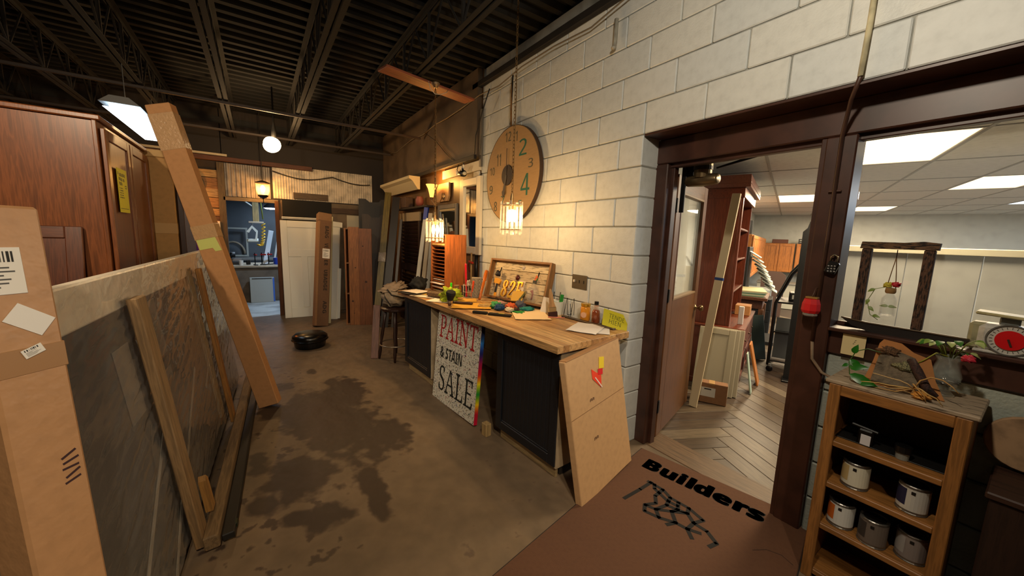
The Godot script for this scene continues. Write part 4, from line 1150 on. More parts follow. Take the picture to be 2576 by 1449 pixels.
	part(pn, "face_board", box(0.2, 1.58, 0.025, 0.003), wood(Color(0.5, 0.3, 0.16), "y", 0.5), Vector3(0.155, 0.79, 0.075))
	part(pn, "back", box(0.36, 1.55, 0.02, 0.003), wood(Color(0.3, 0.2, 0.13), "y", 0.6), Vector3(0.02, 0.775, -0.24))
	for y in [0.012, 0.52, 1.02, 1.57]:
		part(pn, "shelf", box(0.3, 0.022, 0.3, 0.003), wood(Color(0.55, 0.38, 0.22), "x", 0.5), Vector3(0.01, y, -0.1))
	for a in [[Vector2(-0.05, 0.4), 0.018], [Vector2(0.0, 0.95), 0.012], [Vector2(0.16, 0.72), 0.022], [Vector2(0.12, 1.3), 0.014], [Vector2(-0.03, 0.2), 0.01]]:
		part(pn, "knot", lathe([Vector2(0, 0), Vector2(a[1], 0), Vector2(a[1] * 0.6, 0.001), Vector2(0, 0.001)], 12), plain(Color(0.2, 0.1, 0.05), 0.6), Vector3(a[0].x, a[0].y, 0.0722 if a[0].x < 0.05 else 0.0872), Vector3(90, 0, 0))
	part(pn, "book", box(0.02, 0.4, 0.2, 0.003), plain(Color(0.1, 0.2, 0.14), 0.6), Vector3(-0.17, 0.73, -0.09))
	# dark slabs and long mouldings along the right wall
	var slabs := [["scalloped_headboard", "dark brown panel with a scalloped top beside the pine shelf", Vector3(1.72, 0, -6.9), 1.85, 0.4, Color(0.2, 0.14, 0.1)], ["dark_door_panel", "black brown door panel deep in the rear right corner", Vector3(1.8, 0, -7.3), 2.15, 0.5, Color(0.07, 0.05, 0.04)]]
	for a in slabs:
		var h: float = a[3]
		var w: float = a[4]
		var poly := [Vector2(-w / 2, 0), Vector2(w / 2, 0), Vector2(w / 2, h), Vector2(w * 0.3, h), Vector2(w * 0.22, h - 0.05), Vector2(-w * 0.1, h - 0.06), Vector2(-w * 0.25, h), Vector2(-w / 2, h)]
		single(a[0], a[1], "panel", prism(poly, 0.03), wood(a[5], "y", 0.55), a[2], Vector3(-4, -12, 0))
	for a in [[Vector3(1.52, 0, -6.12), Vector3(1.86, 2.2, -6.5), 0.05, Color(0.42, 0.36, 0.12), "long dull gold picture moulding leaning in the rear corner"], [Vector3(1.62, 0, -6.0), Vector3(1.95, 2.12, -6.35), 0.06, Color(0.11, 0.075, 0.055), "long dark brown moulding leaning beside the gold one"], [Vector3(1.74, 0, -5.95), Vector3(1.98, 1.75, -6.2), 0.02, Color(0.3, 0.28, 0.26), "thin grey rod leaning by the dark moulding"]]:
		var mo := thing("long_moulding", a[4], "moulding")
		var ft: Vector3 = a[0]
		var tp: Vector3 = a[1]
		mo.transform = leaning(ft, tp, Vector3(-0.5, 0, 1))
		var w: float = a[2]
		part(mo, "length", prism([Vector2(-w, -0.015), Vector2(w, -0.015), Vector2(w, 0.0), Vector2(w * 0.4, 0.02), Vector2(-w * 0.2, 0.012), Vector2(-w, 0.025)], ft.distance_to(tp)), wood(a[3], "z", 0.4), Vector3(0, ft.distance_to(tp) / 2, 0), Vector3(-90, 0, 0))
		if w == 0.05:
			part(mo, "film_wrap", box(0.12, 0.16, 0.05, 0.004), film_over(Color(0.5, 0.46, 0.4)), Vector3(0, 1.15, 0.003))
	# louvred dark shutter and its plain frame on the right wall
	var sh := thing("louvred_shutter", "dark red brown louvred shutter door against the ochre wall", "shutter", Vector3(2.11, 0.0, -6.15), -90.0)
	var mh := wood(Color(0.17, 0.075, 0.055), "y", 0.45)
	for s in [-1.0, 1.0]:
		part(sh, "stile", box(0.07, 1.85, 0.03, 0.003), mh, Vector3(s * 0.45, 0.925, 0))
	for y in [0.06, 0.95]:
		part(sh, "rail", box(0.84, 0.1, 0.03, 0.003), mh, Vector3(0, y, 0))
	part(sh, "top_board", box(0.97, 0.14, 0.032, 0.003), plain(Color(0.6, 0.53, 0.42), 0.6), Vector3(0, 1.8, 0))
	for i in 26:
		var y := 0.14 + i * 0.062 + (0.05 if i > 11 else 0.0)
		part(sh, "louvre", box(0.84, 0.05, 0.008, 0.001), mh, Vector3(0, y, 0), Vector3(28, 0, 0))
	# crown moulding, shelf and oddments above
	var sf := thing("wall_ledge", "dark narrow ledge on the ochre wall above the shutter", "shelf", Vector3(2.08, 1.93, -5.9))
	part(sf, "board", box(0.14, 0.025, 1.5, 0.003), plain(Color(0.14, 0.1, 0.08), 0.6))
	var cr := thing("crown_moulding", "length of cream crown moulding fixed under the brown soffit", "moulding", Vector3(2.0, 2.3, -6.4))
	part(cr, "length", prism([Vector2(0.08, -0.1), Vector2(0.05, -0.1), Vector2(-0.04, 0.02), Vector2(-0.09, 0.05), Vector2(-0.09, 0.09), Vector2(0.08, 0.09)], 1.6), plain(Color(0.74, 0.69, 0.56), 0.5))
	single("wooden_box", "small brown wooden box on the dark wall ledge", "box", box(0.13, 0.17, 0.26, 0.005), wood(Color(0.3, 0.19, 0.13), "z"), Vector3(2.07, 2.03, -6.2))
	var pcr := thing("pink_crock", "dusky pink ceramic pot on the dark wall ledge", "pot", Vector3(2.08, 1.9425, -5.62))
	part(pcr, "bowl", lathe([Vector2(0, 0), Vector2(0.03, 0), Vector2(0.06, 0.05), Vector2(0.062, 0.1), Vector2(0.045, 0.14), Vector2(0.05, 0.15), Vector2(0.04, 0.15), Vector2(0, 0.08)], 18, true), plain(Color(0.45, 0.24, 0.22), 0.6))
	# leaning white trims with a blue taped end
	for a in [[0.0, 1.98, Color(0.76, 0.75, 0.7), "white trim with a blue taped end leaning behind the counter"], [0.09, 1.86, Color(0.72, 0.66, 0.55), "cream trim leaning next to the blue taped one"], [0.17, 1.8, Color(0.7, 0.7, 0.66), "grey white trim leaning nearest the slot organiser"]]:
		var o: float = a[0]
		var h: float = a[1]
		var tt := thing("leaning_trim", a[3], "trim")
		tt.transform = leaning(Vector3(1.72 + o * 0.9, 0.0, -5.02 + o * 0.5), Vector3(2.06, h, -5.25 + o * 1.6), Vector3(-1, 0, 0.6))
		var l := 0.98 * Vector3(1.72 + o * 0.9, 0.0, -5.02 + o * 0.5).distance_to(Vector3(2.06, h, -5.25 + o * 1.6))
		part(tt, "length", prism([Vector2(-0.032, -0.01), Vector2(0.032, -0.01), Vector2(0.032, 0.004), Vector2(0.01, 0.012), Vector2(-0.032, 0.012)], l), plain(a[2], 0.5), Vector3(0, l / 2, 0), Vector3(-90, 0, 0))
		if o == 0.0:
			part(tt, "blue_tape", box(0.07, 0.18, 0.028, 0.002), plain(Color(0.05, 0.2, 0.6), 0.5), Vector3(0, l - 0.12, 0.001))

func paint_sign() -> void:
	# speckled canvas sign: PAINT & STAIN SALE, with rainbow painted edges
	var w := 0.76
	var h := 0.835
	var im := Image.create(380, 430, false, Image.FORMAT_RGB8)
	im.fill(Color(0.82, 0.81, 0.76))
	var rng := RandomNumberGenerator.new()
	rng.seed = 14
	var inks := [Color(0.1, 0.1, 0.12), Color(0.1, 0.1, 0.12), Color(0.15, 0.2, 0.15), Color(0.5, 0.12, 0.12), Color(0.12, 0.3, 0.2), Color(0.2, 0.2, 0.4), Color(0.45, 0.4, 0.2)]
	for i in 3600:
		var s := rng.randi_range(1, 4) + (2 if rng.randf() < 0.06 else 0)
		im.fill_rect(Rect2i(rng.randi_range(0, 378), rng.randi_range(0, 428), s, maxi(1, s - rng.randi_range(0, 1))), inks[rng.randi() % inks.size()])
	var t := thing("paint_sale_sign", "speckled white canvas sign reading PAINT & STAIN SALE leaning under the counter", "sign")
	t.transform = leaning(Vector3(1.345, 0.004, -2.82), Vector3(1.43, 0.86, -2.86), Vector3(-1, 0, 0.05))
	part(t, "canvas", box(w, h, 0.032, 0.002), plain(Color(0.75, 0.73, 0.68), 0.8), Vector3(0, h / 2, 0))
	part(t, "front", sheet(w - 0.004, h - 0.004, 0.001), picture(im), Vector3(0, h / 2, 0.0168))
	var rb := Image.create(8, 256, false, Image.FORMAT_RGB8)
	var cs := [Color(0.75, 0.02, 0.2), Color(0.7, 0.02, 0.15), Color(0.9, 0.75, 0.05), Color(0.1, 0.5, 0.15), Color(0.9, 0.8, 0.05), Color(0.75, 0.05, 0.1), Color(0.55, 0.02, 0.25), Color(0.05, 0.08, 0.35), Color(0.15, 0.45, 0.75), Color(0.04, 0.04, 0.15), Color(0.45, 0.02, 0.12)]
	for y in 256:
		var k := (255 - y) / 255.0 * (cs.size() - 1)
		var c: Color = cs[int(k)].lerp(cs[mini(int(k) + 1, cs.size() - 1)], k - int(k))
		im_row(rb, y, c)
	var rm := picture(rb, 0.6)
	part(t, "edge", sheet(0.032, h, 0.001), rm, Vector3(w / 2 + 0.0006, h / 2, 0), Vector3(0, 90, 0))
	part(t, "edge", sheet(0.032, h, 0.001), rm, Vector3(-w / 2 - 0.0006, h / 2, 0), Vector3(0, -90, 0))
	part(t, "edge", sheet(0.032, w, 0.001), rm, Vector3(0, 0.0006, 0), Vector3(90, 0, 90))
	var red := plain(Color(0.62, 0.05, 0.07), 0.7)
	var blk := plain(Color(0.04, 0.08, 0.07), 0.7)
	lettering(t, "word", "PAINT", red, Vector3(0.0, 0.685, 0.0175), 0.215, 0.66, Vector3(0, 0, -1), true, false, 0.001)
	lettering(t, "word", "& STAIN", blk, Vector3(-0.08, 0.455, 0.0175), 0.1, 0.4, Vector3.ZERO, false, true, 0.001)
	lettering(t, "word", "SALE", blk, Vector3(0.03, 0.215, 0.0175), 0.23, 0.6, Vector3.ZERO, true, false, 0.001)

func im_row(im: Image, y: int, c: Color) -> void:
	im.fill_rect(Rect2i(0, y, im.get_width(), 1), c)

func counter() -> void:
	var at := Vector3(1.41, 0, -1.56)
	var turn := 3.7
	# butcher block top: long staves
	var t := thing("butcher_block_top", "long butcher block worktop of golden wooden staves", "worktop", at, turn)
	var rng := RandomNumberGenerator.new()
	rng.seed = 8
	var tones := []
	for c in [Color(0.82, 0.63, 0.4), Color(0.76, 0.57, 0.36), Color(0.86, 0.68, 0.45), Color(0.72, 0.53, 0.33), Color(0.83, 0.65, 0.43)]:
		tones.append(wood(c, "z", 0.4))
	for i in 14:
		var cut := rng.randf_range(0.5, 1.9)
		var x := 0.025 + i * 0.05
		part(t, "stave", box(0.0496, 0.045, cut - 0.001, 0.0012), tones[rng.randi() % 5], Vector3(x, 0.8775, -cut / 2))
		part(t, "stave", box(0.0496, 0.045, 2.5 - cut, 0.0012), tones[rng.randi() % 5], Vector3(x, 0.8775, -cut - (2.5 - cut) / 2))
	# two navy beadboard base cabinets
	var navy := plain(Color(0.075, 0.088, 0.115), 0.45)
	for a in [[-0.36, "near", "navy beadboard base cabinet at the cardboard covered end of the counter"], [-2.13, "far", "navy beadboard base cabinet beside the bar stool"]]:
		var c := thing("base_cabinet", a[2], "cabinet", Transform3D(Basis(Vector3.UP, deg_to_rad(turn)), at) * Vector3(0.34, 0, a[0]), turn)
		var ply := mottled(Color(0.7, 0.62, 0.5), 1.0)
		part(c, "carcass", box(0.56, 0.76, 0.62, 0.003), navy, Vector3(0.02, 0.472, 0))
		part(c, "end_panel", box(0.58, 0.77, 0.018, 0.002), ply, Vector3(0.02, 0.468, 0.32))
		part(c, "toe_strip", box(0.02, 0.08, 0.6, 0.002), wood(Color(0.74, 0.64, 0.46), "z"), Vector3(-0.23, 0.04, 0))
		part(c, "plinth", box(0.46, 0.08, 0.6, 0.002), plain(Color(0.15, 0.12, 0.09), 0.7), Vector3(0.03, 0.042, 0))
		for s in [-1.0, 1.0]:
			part(c, "stile", box(0.02, 0.76, 0.065, 0.004), navy, Vector3(-0.27, 0.472, s * 0.287))
			part(c, "rail", box(0.02, 0.065, 0.51, 0.004), navy, Vector3(-0.27, 0.472 + s * 0.3475, 0))
		for i in 12:
			part(c, "bead_board", box(0.008, 0.63, 0.041, 0.0025), navy, Vector3(-0.265, 0.472, -0.2335 + i * 0.0425))
		for s in [-1.0, 1.0]:
			part(c, "moulding", box(0.012, 0.012, 0.51, 0.003), navy, Vector3(-0.268, 0.472 + s * 0.309, 0))
	paint_sign()
	# cardboard panel leaning on the counter end, with tags
	var cb := thing("flat_carton", "flat cardboard carton leaning on the counter end with bright tags", "carton")
	cb.transform = leaning(Vector3(1.745, 0.0115, -1.415), Vector3(1.665, 0.84, -1.535), Vector3(0.2, 0, 1))
	part(cb, "body", box(0.6, 0.86, 0.045, 0.004), kraft(Color(0.78, 0.62, 0.44)), Vector3(0, 0.43, 0))
	part(cb, "flap", box(0.58, 0.006, 0.05, 0.001), kraft(Color(0.64, 0.47, 0.3)), Vector3(0, 0.862, 0.0))
	part(cb, "crease", box(0.6, 0.003, 0.001, 0.0), plain(Color(0.5, 0.36, 0.23), 0.8), Vector3(0, 0.52, 0.0228))
	for a in [[-0.1, 0.57], [-0.1, 0.33]]:
		for i in 5:
			part(cb, "print", box(0.007, 0.016, 0.0006, 0.0), plain(Color(0.42, 0.3, 0.2), 0.8), Vector3(a[0] + i * 0.01, a[1] + 0.003 * (i % 2), 0.023), Vector3(0, 0, -14 + 9 * (i % 3)))
	part(cb, "orange_tag", prism([Vector2(-0.055, 0.06), Vector2(0.0, 0.02), Vector2(0.045, 0.02), Vector2(0.03, -0.08), Vector2(-0.055, 0.0)], 0.002), plain(Color(0.93, 0.25, 0.1), 0.6), Vector3(0.0, 0.69, 0.0245))
	part(cb, "yellow_tag", box(0.055, 0.07, 0.002, 0.0), plain(Color(0.92, 0.8, 0.12), 0.6), Vector3(0.06, 0.76, 0.0245), Vector3(0, 0, -12))
	part(cb, "red_tag", box(0.05, 0.035, 0.002, 0.0), plain(Color(0.85, 0.05, 0.08), 0.6), Vector3(0.035, 0.71, 0.0262), Vector3(0, 0, -12))
	part(cb, "tag_edge", box(0.008, 0.1, 0.002, 0.0), plain(Color(0.9, 0.85, 0.82), 0.6), Vector3(0.005, 0.65, 0.0262), Vector3(0, 0, 38))
	# bits under the counter
	var lath := single("leaning_lath", "pale wooden lath leaning in the counter kneehole", "lath", box(0.05, 0.86, 0.02, 0.002), wood(Color(0.6, 0.47, 0.33)))
	lath.transform = leaning(Vector3(1.38, 0, -3.22), Vector3(1.46, 0.84, -3.3), Vector3(-1, 0, 1)) * Transform3D(Basis(), Vector3(0, 0.43, 0))
	single("wood_offcut", "small pale wood block by the navy cabinet foot", "offcut", box(0.05, 0.1, 0.06, 0.003), wood(Color(0.72, 0.6, 0.4)), Vector3(1.385, 0.05, -2.3), Vector3(0, 8, 0))
	# bar stool with a canvas bag
	var st := thing("bar_stool", "dark wooden bar stool with turned legs at the counter's far end", "stool", Vector3(1.33, 0, -4.42), 15.0)
	var dk := wood(Color(0.2, 0.11, 0.075), "y", 0.4)
	part(st, "seat", lathe([Vector2(0, 0.6), Vector2(0.15, 0.6), Vector2(0.17, 0.615), Vector2(0.17, 0.635), Vector2(0.15, 0.65), Vector2(0, 0.645)], 26), dk)
	for i in 4:
		var a := TAU * i / 4 + 0.6
		var d := Vector3(cos(a), 0, sin(a))
		part(st, "leg", tube([d * 0.19, d * 0.18 + Vector3(0, 0.1, 0), d * 0.165 + Vector3(0, 0.22, 0), d * 0.155 + Vector3(0, 0.3, 0), d * 0.13 + Vector3(0, 0.45, 0), d * 0.11 + Vector3(0, 0.605, 0)], [0.012, 0.02, 0.013, 0.021, 0.016, 0.018], 10), dk)
	var rg := []
	for i in 25:
		rg.append(Vector3(0.185 * cos(TAU * i / 24), 0.19, 0.185 * sin(TAU * i / 24)))
	part(st, "foot_ring", tube(rg, 0.008, 8), plain(Color(0.6, 0.55, 0.48), 0.3, 0.8))
	var bg := thing("canvas_bag", "slumped cream canvas bag with dark straps on the bar stool", "bag", Vector3(1.33, 0.653, -4.42), 15.0)
	part(bg, "body", lumpy(Vector3(0.17, 0.13, 0.13), 41, 0.16), mottled(Color(0.62, 0.55, 0.46), 4.0, 0.9), Vector3(0, 0.115, 0))
	part(bg, "flap", lumpy(Vector3(0.15, 0.03, 0.11), 43, 0.3), mottled(Color(0.66, 0.57, 0.47), 4.0, 0.9), Vector3(-0.02, 0.235, 0.0), Vector3(8, 0, 14))
	part(bg, "strap", tube([Vector3(-0.14, 0.22, 0.06), Vector3(-0.12, 0.16, 0.12), Vector3(0.0, 0.12, 0.15), Vector3(0.14, 0.1, 0.09)], 0.008, 6), plain(Color(0.07, 0.06, 0.05), 0.6))
	part(bg, "strap", tube([Vector3(-0.15, 0.2, 0.0), Vector3(-0.16, 0.12, 0.05), Vector3(-0.12, 0.03, 0.1)], 0.007, 6), plain(Color(0.1, 0.08, 0.07), 0.6))
	var pk := single("pink_plank", "pinkish plank leaning against the bar stool", "plank", box(0.085, 0.66, 0.02, 0.003), wood(Color(0.5, 0.31, 0.23)))
	pk.transform = leaning(Vector3(1.1, 0, -4.52), Vector3(1.19, 0.6, -4.72), Vector3(-0.3, 0, 1)) * Transform3D(Basis(), Vector3(0, 0.33, 0))

func lumpy(r: Vector3, seed: int, amount: float, rings := 14, seg := 20) -> Mesh:
	var n := FastNoiseLite.new()
	n.seed = seed
	n.frequency = 1.1
	n.fractal_type = FastNoiseLite.FRACTAL_NONE
	var st := start(true)
	var pts := []
	for i in rings + 1:
		var row := []
		var a := PI * i / rings
		for j in seg:
			var b := TAU * j / seg
			var d := Vector3(sin(a) * cos(b), -cos(a), sin(a) * sin(b))
			var k := 1.0 + amount * n.get_noise_3dv(d * 1.6) * 2.0
			var p := d * k * r
			if p.y < -r.y * 0.88:
				p.y = -r.y * 0.88
			row.append(p)
		pts.append(row)
	for i in rings:
		for j in seg:
			var k := (j + 1) % seg
			var p := [pts[i][j], pts[i + 1][j], pts[i + 1][k], pts[i][k]]
			for tri in [[0, 2, 1], [0, 3, 2]]:
				if (i == 0 and tri[1] == 3) or (i == rings - 1 and tri[1] == 2):
					continue
				for q in tri:
					st.add_vertex(p[q])
	return done(st)

func paper(label: String, x: float, z: float, w: float, l: float, turn: float, c: Color, y := COUNTER_Y + 0.0012, lift := 0.004, called := "paper_sheet", cat := "paper") -> MeshInstance3D:
	return single(called, label, cat, crumpled(w, l, lift, int(absf(x * 900 + z * 300))), plain(c, 0.8), Vector3(x, y, z), Vector3(0, turn, 0))

func counter_things() -> void:
	var Y := COUNTER_Y + 0.0005
	# slot organiser
	var o := thing("slot_organiser", "orange brown wooden paper organiser with many slots on the counter", "organiser", Vector3(1.72, Y, -3.76), 5.0)
	var ow := wood(Color(0.64, 0.36, 0.16), "y", 0.45)
	var oz := wood(Color(0.64, 0.36, 0.16), "z", 0.45)
	for s in [-1.0, 1.0]:
		part(o, "side", box(0.26, 0.63, 0.012, 0.002), ow, Vector3(0, 0.315, s * 0.154))
	part(o, "back", box(0.01, 0.63, 0.3, 0.001), ow, Vector3(0.125, 0.315, 0))
	part(o, "top", box(0.26, 0.012, 0.3, 0.002), oz, Vector3(0, 0.624, 0))
	part(o, "base", box(0.26, 0.012, 0.3, 0.002), oz, Vector3(0, 0.006, 0))
	for i in 13:
		part(o, "divider", box(0.24, 0.006, 0.3, 0.001), oz, Vector3(-0.002, 0.045 + i * 0.038, 0))
	for a in [[0.008, 0.0, Color(0.72, 0.62, 0.4), "tan papers in the lowest slot"], [0.05, 0.02, Color(0.85, 0.75, 0.65), "white papers in the slot above the lowest"], [0.093, 0.04, Color(0.86, 0.79, 0.74), "white papers poking farthest out of a low slot"], [0.131, 0.0, Color(0.85, 0.78, 0.72), "thin white papers in the fourth slot up"], [0.505, 0.015, Color(0.75, 0.6, 0.36), "thick tan papers in the topmost slot"]]:
		single("slot_paper", String(a[3]) + " of the orange organiser", "paper", box(0.2, 0.006 if a[0] < 0.5 else 0.02, 0.24, 0.001), plain(a[2], 0.8), Vector3(1.70 - a[1], Y + a[0] + 0.0085 + (0.008 if a[0] > 0.5 else 0.0), -3.758), Vector3(0, 5, 0), "papers in the organiser")
	# papers
	paper("white writing pad at the far end of the counter", 1.36, -3.77, 0.2, 0.24, 22, Color(0.83, 0.78, 0.72), COUNTER_Y + 0.02, 0.002, "writing_pad", "pad")
	single("clipboard", "dark clipboard under the white writing pad", "clipboard", box(0.26, 0.012, 0.3, 0.003), plain(Color(0.12, 0.1, 0.08), 0.5), Vector3(1.36, COUNTER_Y + 0.0085, -3.77), Vector3(0, 14, 0))
	paper("white sheet fanned lowest in the stack by the leopard case", 1.4, -3.56, 0.22, 0.28, 30, Color(0.85, 0.78, 0.7))
	paper("yellow folder fanned over the white sheet by the leopard case", 1.52, -3.62, 0.22, 0.3, 52, Color(0.85, 0.66, 0.22), COUNTER_Y + 0.008)
	paper("yellow slip on the fanned yellow folder", 1.53, -3.52, 0.12, 0.14, 15, Color(0.88, 0.72, 0.25), COUNTER_Y + 0.015)
	paper("white letter lying under the black dusting brush", 1.42, -3.24, 0.2, 0.24, 40, Color(0.84, 0.8, 0.74))
	paper("yellow envelope between the green cloth and the folder", 1.58, -3.16, 0.18, 0.3, 62, Color(0.8, 0.6, 0.2), COUNTER_Y + 0.006)
	paper("large yellow folder lying open in the counter's middle", 1.54, -2.86, 0.26, 0.34, 58, Color(0.86, 0.64, 0.2), COUNTER_Y + 0.003, 0.012)
	paper("brown folder tucked behind the large yellow folder", 1.72, -2.98, 0.2, 0.3, 70, Color(0.68, 0.49, 0.22), COUNTER_Y + 0.002)
	paper("cream sheet lying diagonally between knife and paint brush", 1.8, -2.35, 0.28, 0.38, -28, Color(0.88, 0.77, 0.6), COUNTER_Y + 0.002, 0.006)
	paper("white printed sheet at the corner by the yellow sticky note", 1.885, -1.8, 0.21, 0.28, -62, Color(0.84, 0.82, 0.8), COUNTER_Y + 0.003, 0.005)
	paper("second white sheet under the printed one at the corner", 1.93, -1.76, 0.2, 0.25, -48, Color(0.8, 0.78, 0.76), COUNTER_Y + 0.001, 0.002)
	var sn := thing("sticky_note", "large yellow sticky note with pen writing propped at the wall end", "note")
	sn.transform = leaning(Vector3(2.05, COUNTER_Y + 0.009, -1.69), Vector3(2.12, COUNTER_Y + 0.12, -1.74), Vector3(-0.5, 0.3, 1))
	part(sn, "paper", box(0.19, 0.13, 0.002, 0.0005), plain(Color(0.75, 0.7, 0.06), 0.7), Vector3(0, 0.065, 0))
	var pen := plain(Color(0.35, 0.36, 0.05), 0.7)
	lettering(sn, "word", "TENDE", pen, Vector3(0.01, 0.085, 0.0013), 0.034, 0.12, Vector3(0, 0, -3), false, false, 0.0006)
	lettering(sn, "word", "HIEN", pen, Vector3(0.0, 0.042, 0.0013), 0.034, 0.09, Vector3(0, 0, -3), false, false, 0.0006)
	# leopard case, green cloth, brush
	var lp := Image.create(128, 64, false, Image.FORMAT_RGB8)
	lp.fill(Color(0.42, 0.32, 0.2))
	var rng := RandomNumberGenerator.new()
	rng.seed = 6
	for i in 150:
		var p := Vector2i(rng.randi_range(0, 124), rng.randi_range(0, 60))
		lp.fill_rect(Rect2i(p.x, p.y, rng.randi_range(3, 6), rng.randi_range(3, 5)), Color(0.08, 0.06, 0.05))
		lp.fill_rect(Rect2i(p.x + 1, p.y + 1, 2, 1), Color(0.5, 0.38, 0.24))
	var lm := StandardMaterial3D.new()
	lm.albedo_texture = ImageTexture.create_from_image(lp)
	lm.uv1_triplanar = true
	lm.uv1_scale = Vector3(12, 12, 12)
	lm.roughness = 0.7
	var lc := thing("leopard_case", "leopard print pencil case lying on the papers", "case", Vector3(1.43, COUNTER_Y + 0.012, -3.42), -62.0)
	part(lc, "body", box(0.19, 0.055, 0.075, 0.016), lm, Vector3(0, 0.028, 0))
	part(lc, "zip", box(0.18, 0.004, 0.006, 0.001), plain(Color(0.05, 0.05, 0.05), 0.5), Vector3(0, 0.0565, 0))
	single("green_cloth", "crumpled lime green cloth on the counter", "cloth", lumpy(Vector3(0.09, 0.06, 0.075), 51, 0.4, 22, 30), mottled(Color(0.6, 0.66, 0.08), 6.0, 0.9), Vector3(1.49, COUNTER_Y + 0.055, -3.19), Vector3(0, 30, 0))
	var br := thing("dusting_brush", "black bristled brush with a stubby wooden handle on the counter edge", "brush", Vector3(1.38, COUNTER_Y + 0.02, -2.98), 0.0)
	br.rotation_degrees = Vector3(0, 30, 0)
	part(br, "bristles", lathe([Vector2(0, 0.035), Vector2(0.024, 0.035), Vector2(0.044, 0.1), Vector2(0.04, 0.118), Vector2(0, 0.12)], 18), plain(Color(0.025, 0.022, 0.02), 0.9), Vector3.ZERO, Vector3(14, 0, 10))
	part(br, "ferrule", lathe([Vector2(0.016, 0.012), Vector2(0.025, 0.014), Vector2(0.026, 0.038), Vector2(0, 0.038)], 18), plain(Color(0.7, 0.66, 0.6), 0.3, 0.8), Vector3.ZERO, Vector3(14, 0, 10))
	part(br, "handle", lathe([Vector2(0, -0.02), Vector2(0.014, -0.016), Vector2(0.017, 0.0), Vector2(0.013, 0.014), Vector2(0, 0.015)], 14, true), wood(Color(0.4, 0.25, 0.17)), Vector3.ZERO, Vector3(14, 0, 10))
	marker("green_marker", "lime green capped highlighter standing by the green cloth", Vector3(1.58, Y, -3.38), Vector3(0, 1, 0), 0.15, Color(0.75, 0.68, 0.5), Color(0.2, 0.85, 0.1))
	# wire pencil pot with its contents
	var wp := thing("wire_pencil_pot", "white wire pencil pot on the counter before the mirror", "pot", Vector3(1.75, Y, -3.33))
	var wire := start(true)
	for y in [0.004, 0.06, 0.13]:
		var r := []
		for i in 17:
			r.append(Vector3(0.055 * cos(TAU * i / 16), y, 0.055 * sin(TAU * i / 16)))
		add_tube(wire, r, 0.002, 5)
	for i in 12:
		var a := TAU * i / 12
		add_tube(wire, [Vector3(0.055 * cos(a), 0.004, 0.055 * sin(a)), Vector3(0.055 * cos(a), 0.13, 0.055 * sin(a))], 0.0015, 4)
	part(wp, "cage", done(wire), plain(Color(0.75, 0.7, 0.62), 0.4, 0.3))
	part(wp, "floor", rod(0.054, 0.003, 16), plain(Color(0.3, 0.25, 0.2), 0.6), Vector3(0, 0.001, 0))
	marker("red_marker", "tall red marker in the wire pencil pot", Vector3(1.735, Y + 0.005, -3.345), Vector3(-0.05, 1, 0.02), 0.34, Color(0.75, 0.08, 0.16), Color(0.8, 0.1, 0.18))
	marker("orange_marker", "orange red marker in the wire pencil pot", Vector3(1.77, Y + 0.005, -3.3), Vector3(0.06, 1, 0.12), 0.17, Color(0.82, 0.25, 0.1), Color(0.85, 0.28, 0.12))
	var sc := thing("scissors", "grey handled scissors standing in the wire pencil pot", "scissors", Vector3(1.74, Y + 0.004, -3.31), 40.0)
	for s in [-1.0, 1.0]:
		part(sc, "blade", box(0.012, 0.12, 0.003, 0.001), plain(Color(0.6, 0.6, 0.6), 0.3, 0.9), Vector3(s * 0.006, 0.06, 0), Vector3(0, 0, s * 4))
		var r := []
		for i in 13:
			r.append(Vector3(s * 0.022 + 0.018 * cos(TAU * i / 12), 0.145 + 0.028 * sin(TAU * i / 12), 0))
		part(sc, "handle", tube(r, 0.005, 6), plain(Color(0.75, 0.72, 0.66), 0.5))
	var gl := thing("spool_pair", "pair of brown and dark reels beside the orange organiser", "reels", Vector3(1.68, Y, -3.46))
	for i in 2:
		part(gl, "reel", lathe([Vector2(0, 0), Vector2(0.03, 0), Vector2(0.03, 0.008), Vector2(0.022, 0.012), Vector2(0.022, 0.1), Vector2(0.03, 0.104), Vector2(0.03, 0.112), Vector2(0, 0.112)], 18), plain(Color(0.5, 0.4, 0.26) if i == 0 else Color(0.14, 0.12, 0.1), 0.6), Vector3(0.05 * i, 0, 0.06 * i))
	var nb := thing("folded_newspaper", "folded grey printed booklet standing behind the wire pencil pot", "booklet", Vector3(1.81, Y, -3.27), -35.0)
	part(nb, "pages", box(0.1, 0.2, 0.02, 0.003), mapped(Color(0.6, 0.55, 0.47), tex.worn, Vector3(9, 26, 9), 0.8), Vector3(0, 0.1, 0))
	part(nb, "fold", tube([Vector3(-0.05, 0.2, 0), Vector3(0.05, 0.2, 0)], 0.011, 8), plain(Color(0.6, 0.55, 0.48), 0.8))
	# wooden hammer handle leaning on the display board
	var hh := thing("turned_handle", "long turned orange wooden handle leaning on the display board", "handle")
	hh.transform = leaning(Vector3(1.75, Y + 0.014, -3.1), Vector3(1.95, COUNTER_Y + 0.3, -3.3), Vector3(0, 0, 1))
	part(hh, "shaft", lathe([Vector2(0, 0.002), Vector2(0.012, 0.002), Vector2(0.013, 0.1), Vector2(0.016, 0.2), Vector2(0.012, 0.22), Vector2(0.018, 0.24), Vector2(0.021, 0.3), Vector2(0.018, 0.36), Vector2(0, 0.37)], 14, true), wood(Color(0.82, 0.42, 0.1), "y", 0.35))
	display_board()
	# knife, tools, small clutter
	var kn := thing("utility_knife", "black utility knife and case lying along the counter", "knife", Vector3(1.51, Y, -2.5), -52.0)
	part(kn, "grip", box(0.13, 0.022, 0.032, 0.009), plain(Color(0.025, 0.025, 0.025), 0.5), Vector3(-0.085, 0.011, 0))
